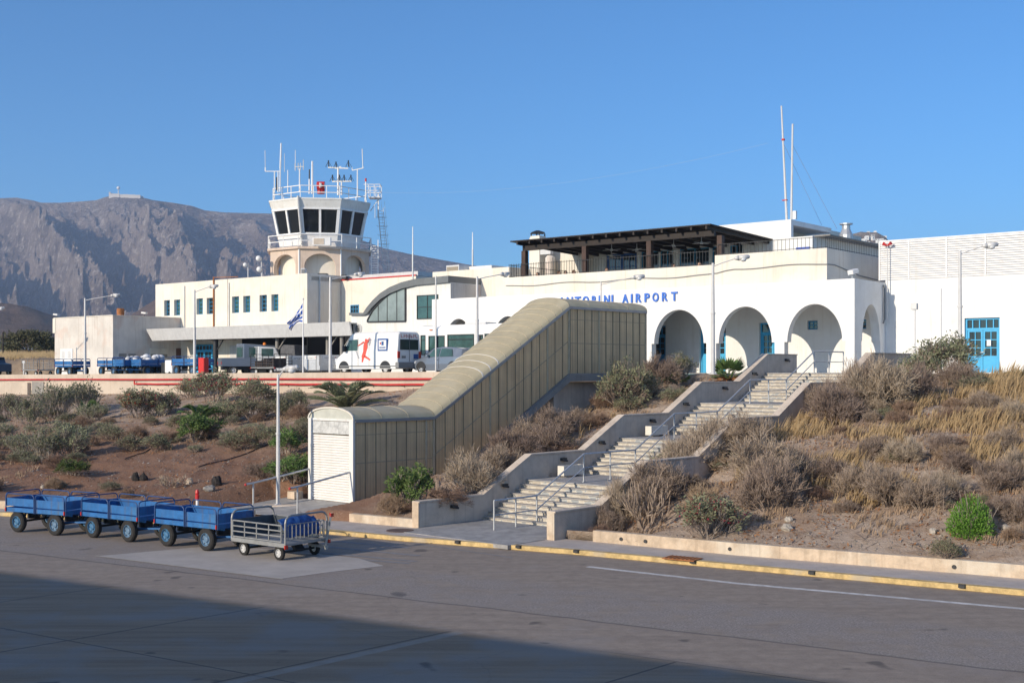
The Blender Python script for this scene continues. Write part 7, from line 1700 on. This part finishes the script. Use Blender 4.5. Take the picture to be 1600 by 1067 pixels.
def twigl(p, r, px, f):
    d = Vector((r.uniform(-1,1), r.uniform(-1,1), r.uniform(-.05,.25))).normalized(); L = r.uniform(.2, .8); s_ = d.cross(Vector((0,0,1))).normalized()*.012; q = p+Vector((0,0,.03)); mb.add([q-s_, q+s_, q+d*L+s_*.5, q+d*L-s_*.5], [(0,1,2,3)])
scatter(2600, (930, 1700), (0, .95), twigl, 45); scatter(1500, (-80, 480), (0, 1), twigl, 46); scatter(800, (600, 1000), (0, 1), twigl, 47)
tag(mb.build('fallen_twigs', M_twig, None, fix=False), 'fallen grey twigs lying on the dry slopes', 'twigs', kind='stuff')
# --- single stones, stumps, litter
def rock(px, py, s, lab, m, cat='rock', name='rock', sz_=1.0):
    p = hit(px, py); mb = MB(); mb.sph((0,0,s*.35), s, 9, 6, sz_); mb.v = [tuple(Vector(v)*(1+.35*mn.noise(Vector(v)*(2/s)+Vector((px,0,0))))) for v in mb.v]; o = mb.build(name, m, None); o.location = p; return tag(o, lab, cat)
M_stump = mat('dark_stump_wood', (.035,.03,.028), .9, .4, 8, .6, 10); M_rk = mat('pale_rubble', (.42,.38,.33), .9, .25, 5, .5, 14)
rock(212, 750, .15, 'dark upright stump, left one of the close pair on the brown earth', M_stump, 'stump', 'stump', 1.6); rock(224.5, 749, .16, 'dark upright stump, right one of the close pair on the brown earth', M_stump, 'stump', 'stump', 1.3); rock(338, 757, .20, 'dark knobbly stump standing alone left of the lamp post', M_stump, 'stump', 'stump', 1.5)
rock(327, 767, .22, 'flat grey boulder below the lone dark stump', M_concd, sz_=.6); rock(296, 758, .14, 'small brown lump on the brown earth left of the grey boulder', M_kerbw); rock(67, 761, .09, 'small white stone just behind the leftmost cart', M_rk)
rock(1232, 816, .13, 'pale rubble stone, upper one on the bare patch above the kerb wall', M_rk, sz_=.7); rock(1230, 828, .16, 'pale rubble stone, lower one on the bare patch above the kerb wall', M_rk, sz_=.7); rock(1572, 826, .12, 'pale stone right of the bright green bush', M_rk); rock(1458, 834, .10, 'pale stone left of the bright green bush', M_rk)
p = hit(1383, 654); mb = MB(); mb.box(-.16, .16, -.02, .02, 0, .16); o = mb.build('paper_scrap', M_white, None, bevel=.01); o.location = p; o.rotation_euler = (R(-50), R(10), R(20)); tag(o, 'white scrap of litter lying on the upper right slope', 'litter')
# irrigation hoses
for pts, lab in ((((195, 718), (230, 705), (275, 690), (330, 672)), 'dark irrigation hose running up the left slope, lower left one'), (((310, 733), (345, 722), (395, 706), (440, 690)), 'dark irrigation hose crossing the left slope below the green bush')):
    w_ = [hit(*q)+Vector((0,0,.05)) for q in pts]; P_ = [w_[i].lerp(w_[i+1], j/5) for i in range(len(w_)-1) for j in range(5)]+[w_[-1]]
    for q in P_: q.z = tz(q.x, q.y)+.04
    mb = MB(); mb.tube(P_, .025, 5); tag(mb.build('irrigation_hose', M_dark), lab, 'hose')

# ================================================================ FAR LEFT: bank, field tree, house, pole
def bank():
    mb = MB(); vs = []; pxs = cols(-500, 150, 8)
    for px in pxs:
        k = (px-CX)/F
        for (Y, py) in ((112, 586), (114, 567), (118, 560), (140, 556), (240, 562), (400, 572)):
            z = EZ+(HY-py)*Y/F+.25*mn.noise(Vector((px*.03, Y*.1, 1))); z = z if px < 100 else z-(px-100)*.05; vs.append((k*Y, Y, z))
    mb.add(vs, [(i*6+j, (i+1)*6+j, (i+1)*6+j+1, i*6+j+1) for i in range(len(pxs)-1) for j in range(5)]); return struct(mb.build('earth_bank', M_plain, smooth=True))
bank()
mb = MB(); r = random.Random(4)
for i in range(900):
    px = r.uniform(-60, 130); Y = r.uniform(117, 150); k = (px-CX)/F; py = 561-(Y-118)/22*4.5; z = EZ+(HY-py)*Y/F
    if px > 100: continue
    for j in range(5): b_ = Vector((k*Y+r.uniform(-.3,.3), Y, z-.2)); e = b_+Vector((r.uniform(-.15,.25), 0, r.uniform(.5, 1.0))); mb.add([b_-Vector((.03,0,0)), b_+Vector((.03,0,0)), e], [(0,1,2)])
tag(mb.build('field_grass', M_grass, None, fix=False), 'dry golden grass on the bank beyond the plaza at far left', 'grass', kind='stuff')
def tree(lab, px, py, hpx, wpx, Y, ml, n_=34, seed=1):
    b_ = at(px, py, Y); s_ = Y/F; H = hpx*s_; Wd = wpx*s_/2; r = random.Random(seed); t = thing('tree', lab, 'tree', b_); st = MB(); lf = MB()
    cl = []
    for i in range(n_):
        a = r.uniform(0, 6.28); rr_ = Wd*r.uniform(.15, .95)**.7; z = H*r.uniform(.38, .92)*(1-.35*(rr_/Wd)**2); cl.append(Vector((rr_*math.cos(a), rr_*math.sin(a)*.8, z)))
    forks = [Vector((Wd*.45*math.cos(a), Wd*.4*math.sin(a), H*.38)) for a in (0.2, 1.8, 3.0, 4.6)]
    st.cyl((0,0,-.3), (0,0,H*.13), H*.05, H*.04, 8)
    for f_ in forks: st.cyl((0,0,H*.12), f_, H*.032, H*.02, 6)
    for c in cl: f_ = min(forks, key=lambda q: (q-c).length); st.cyl(f_, c, H*.014, H*.004, 5)
    for c in cl:
        R_ = Wd*r.uniform(.16, .30)
        for k in range(150): v = rv(r)*R_*r.random()**.4; v.z *= .7; leaf(lf, c+v, rv(r), r.uniform(.22, .40), .14, r)
    st.build('trunk', M_bark, t); lf.build('crown', ml, t, fix=False); return t
tree('spreading grey green tree on the bank left of the annex', 46, 557, 44, 80, 150, leafmat('dusty_olive_leaves', (.055,.06,.03), (.12,.11,.06), .2), 46, 3)
tree('small dark tree at the right edge behind the spreading tree', 72, 557, 32, 26, 160, M_green, 18, 5)
tree('low bushy tree left of the spreading tree behind the low house', 16, 556, 22, 34, 165, MATS.get('x') or M_olea, 18, 8)
p = at(2, 560, 165); t = thing('farm_house', 'low white house with a long pale roof at the far left edge', 'house', p, R(-12)); mb = MB(); mb.box(-7, -.8, 0, 5, -1, 2.1); mb.build('wall', mat('pale_blue_wall', (.42,.50,.58), .8, .1, 1), t); mb = MB(); mb.box(-.8, 2.4, .3, 4.7, -1, 1.2); mb.build('extension', mat('blue_shed_wall', (.12,.16,.24), .8, .2, 1), t)
mb = MB(); mb.prism([(-7.2, 2.1), (-.7, 2.1), (-.7, 2.3), (-7.2, 2.35)], -.2, 5.2); mb.prism([(-.8, 1.5), (2.6, 1.2), (2.6, 1.3), (-.8, 1.65)], 0, 5.0); mb.build('roof', M_offw, t); mb = MB(); mb.box(-2.4, -1.5, -.03, -.003, .6, 1.5); mb.build('window', M_glass, t)
p = at(4.5, 566, 140); t = thing('utility_pole', 'dark wooden utility pole with a crossarm at the far left', 'utility pole', p); hh_ = (566-519)*140/F; mb = MB(); mb.cyl((0,0,0), (0,0,hh_), .12, .08, 8); mb.build('pole', M_wood, t); mb = MB(); mb.bar((-.8,0,hh_-.6), (.8,0,hh_-.6), .1); mb.build('crossarm', M_wood, t)
p = at(37, 587, 100); t = thing('bollard', 'thin white post beside the grey cage cart at the far left', 'post', (p.x, p.y, 4.5)); mb = MB(); mb.cyl((0,0,0), (0,0,1.25), .05); mb.box(-.1,.1,-.05,.05,1.1,1.3); mb.build('post', M_whites, t)
# monastery buildings and mast on the summit; village houses on the right hill
def hz(px, py, Y=3100): return at(px, py, Y)
for i, (px0, px1, yt, lab) in enumerate(((172.5, 175, 302, 'pale tower block at the left end of the summit buildings'), (175, 189, 304.5, 'long low pale block under the summit mast'), (190, 203, 305.5, 'low pale block right of the summit mast'), (203, 213, 306, 'pale block second from the right on the summit'), (213, 221.5, 306.5, 'pale block at the right end of the summit buildings'))):
    a = hz(px0, yt+6); b = hz(px1, yt); t = thing('summit_building', lab, 'building', a); w = b.x-a.x; h = b.z-a.z; mb = MB(); mb.box(0, w, -12, 12, -12, h); mb.build('wall', M_pink, t); mb = MB(); mb.box(-.4, w+.4, -12.4, -11.6, h, h+1.0); mb.box(-.4, w+.4, 11.6, 12.4, h, h+1.0); mb.build('parapet', M_offw, t)
a = hz(185, 305); t = thing('radar_mast', 'thin summit mast with a white radome globe', 'mast', a); mb = MB(); mb.cyl((0,0,-5), (0,0,16), 1.6, 1.0); mb.build('mast', M_pole, t); mb = MB(); mb.sph((0,0,18), 4.2, 14, 10); mb.build('radome', M_whites, t, smooth=True)
random.seed(8)
for i in range(24):
    px = random.uniform(1326, 1388); top_ = interp([(1318, 378), (1330, 368), (1345, 364), (1370, 364), (1384, 371), (1400, 395)], px); py = top_+random.choice((0, 1, 5, 8, 11, 13, 16)); Y = 795-(py-top_)*5; a = at(px, py, Y); w = random.uniform(1.3, 2.6); h = random.uniform(1.0, 1.9)
    t = thing('village_house', 'tiny white cubic house on the pale rocky hill', 'house', (a.x, a.y, a.z-.6), random.uniform(-.4, .4), 'white village houses on the rocky hill'); mb = MB(); mb.box(-w/2, w/2, -2, 2, -1.5, h); mb.build('wall', M_white, t); mb = MB(); mb.box(-.3, .1, -2.03, -2.003, .1, .8); mb.build('window', M_glass, t)
# terrace guests and tables, small flower pots behind the parapet
def guest(px, lab, shirt, hair, v=1.6, sit=1):
    p = uv2w(U(px, v), v); t = thing('person', lab, 'person', (p.x, p.y, ZT+.02), random.uniform(-1, 1))
    me = bpy.data.meshes.new('body'); V = [(0,0,.48), (0,0,.72), (0,0,1.0), (0,0,1.10), (0,0,1.22), (.2,0,.98), (.27,-.06,.74), (.20,-.28,.72), (-.2,0,.98), (-.27,-.06,.74), (-.20,-.28,.72), (.1,-.38,.5), (.1,-.42,.08), (-.1,-.38,.5), (-.1,-.42,.08), (.1,-.52,.05), (-.1,-.52,.05), (.1,-.02,.47), (-.1,-.02,.47)]
    E = [(0,1),(1,2),(2,3),(3,4),(2,5),(5,6),(6,7),(2,8),(8,9),(9,10),(0,17),(17,11),(11,12),(12,15),(0,18),(18,13),(13,14),(14,16)]
    me.from_pydata(V, E, []); o = bpy.data.objects.new('body', me); COL.objects.link(o); o.parent = t; sk = o.modifiers.new('skin', 'SKIN'); rad = [.13,.14,.15,.06,.06,.06,.045,.035,.06,.045,.035,.07,.045,.07,.045,.04,.04,.09,.09]
    for i, q in enumerate(rad): me.skin_vertices[0].data[i].radius = (q, q)
    me.skin_vertices[0].data[0].use_root = True; sb = o.modifiers.new('sub', 'SUBSURF'); sb.levels = 1; sb.render_levels = 1; me.materials.append(shirt)
    mb = MB(); mb.sph((0,-.01,1.30), .105, 12, 9, 1.2); mb.sph((0,-.115,1.29), .02, 6, 4); hd_ = mb.build('head', M_skin, t, smooth=True); mb = MB(); mb.sph((0,.02,1.33), .115, 12, 9, 1.1); mb.build('hair', hair, t, smooth=True)
    mb = MB(); mb.box(-.22,.22,-.2,.22,.40,.44); mb.box(-.22,.22,.2,.24,.44,.95)
    for x in (-.2,.2):
        for y in (-.18,.2): mb.box(x-.02,x+.02,y-.02,y+.02,0,.4)
    c = mb.build('chair', M_wood); nch[0] += 1; c.location = t.location; c.rotation_euler = t.rotation_euler; tag(c, 'dark terrace chair under the '+('first','second','third','fourth','fifth','sixth','seventh','eighth')[nch[0]-1]+' seated guest from the left', 'chair'); return t
nch = [0]
M_skin = mat('skin_tone', (.50,.30,.21), .6); M_hair = mat('dark_hair', (.03,.02,.015), .6); M_hairb = mat('brown_hair', (.12,.06,.03), .6); M_shw = mat('white_shirt_cloth', (.7,.7,.7), .8); M_shr = mat('red_shirt_cloth', (.4,.05,.05), .8); M_shk = mat('black_shirt_cloth', (.02,.02,.025), .8)
for px, w, sh, ha in ((840, 'in a white shirt, beside the left post of the pergola', M_shw, M_hair), (873.5, 'in a red top, left of the middle of the low parapet', M_shr, M_hairb), (884, 'with dark clothes, behind the low parapet', M_shk, M_hair), (897, 'in a pale pink top by the second pergola post', mat('pink_cloth', (.6,.35,.33), .8), M_hairb), (948, 'in a white top, before the blue glazed doors', M_shw, M_hairb), (1019, 'in black, right by the third pergola post', M_shk, M_hairb), (1052, 'in black, between the third and fourth pergola posts', M_shk, M_hair), (1093, 'in dark red, left of the raised parapet', M_shr, M_hair)):
    guest(px, 'seated guest '+w, sh, ha)
    
# ================================================================ THE AIRLINER THE PHOTO WAS TAKEN BESIDE (behind the camera; casts the long shade on the apron)
rd = Vector((.857, -.515)); nd = Vector((.515, .857)); ctr = -nd*4.4
t = thing('parked_airliner', 'white airliner parked behind the viewpoint, shading the apron', 'aircraft', (ctr.x, ctr.y, 0), math.atan2(-rd.y, -rd.x))
prof = [(.1, -11), (1.4, -7.5), (2.3, -2), (2.4, 8), (2.4, 38), (2.0, 41), (1.2, 43), (.1, 44)]
vs = []; n_ = 20
for rr_, x in prof:
    for i in range(n_): a = 2*math.pi*i/n_; vs.append((x, rr_*math.cos(a), 5.75+rr_*math.sin(a)+(1.0*(-x-2)/9 if x < -2 else 0)))
mb = MB(); mb.add(vs, [(j*n_+i, j*n_+(i+1) % n_, (j+1)*n_+(i+1) % n_, (j+1)*n_+i) for j in range(len(prof)-1) for i in range(n_)]); mb.build('fuselage', M_wbody, t, smooth=True)
mb = MB(); mb.prism([(-10.5, 7.1), (-6.5, 7.3), (-9.5, 13), (-11.5, 13)], -.15, .15); mb.build('tail_fin', M_wbody, t); mb = MB()
for i in range(44): 
    x = 2.5+i*.8; mb.box(x, x+.25, -2.40, -2.35, 5.9, 6.25)
mb.build('windows', M_glass, t)
mb = MB(); mb.cyl((36, -.2, .5), (36, .2, .5), .5, n=14); mb.cyl((14, 1.9, .55), (14, 2.4, .55), .55, n=14); mb.build('wheels', M_tyre, t); mb = MB(); mb.cyl((36, 0, .5), (36, 0, 3.2), .1); mb.cyl((14, 2.0, .5), (14, 1.0, 3.4), .14); mb.build('landing_gear', M_pole, t)
# ================================================================ HAZE
mb = MB(); mb.box(-4500, 4500, -300, 5200, -4, 560)
hm = bpy.data.materials.new('haze_air'); hm.use_nodes = True; nt = hm.node_tree; nt.nodes.remove(nt.nodes['Principled BSDF']); pvn = nt.nodes.new('ShaderNodeVolumePrincipled')
pvn.inputs['Color'].default_value = (.55, .72, 1, 1); pvn.inputs['Density'].default_value = .00016; pvn.inputs['Anisotropy'].default_value = .1
nt.links.new(pvn.outputs[0], nt.nodes['Material Output'].inputs['Volume'])
o = mb.build('haze', hm); o['kind'] = 'stuff'; o['label'] = 'pale blue air fading the far mountain'; o['category'] = 'haze'
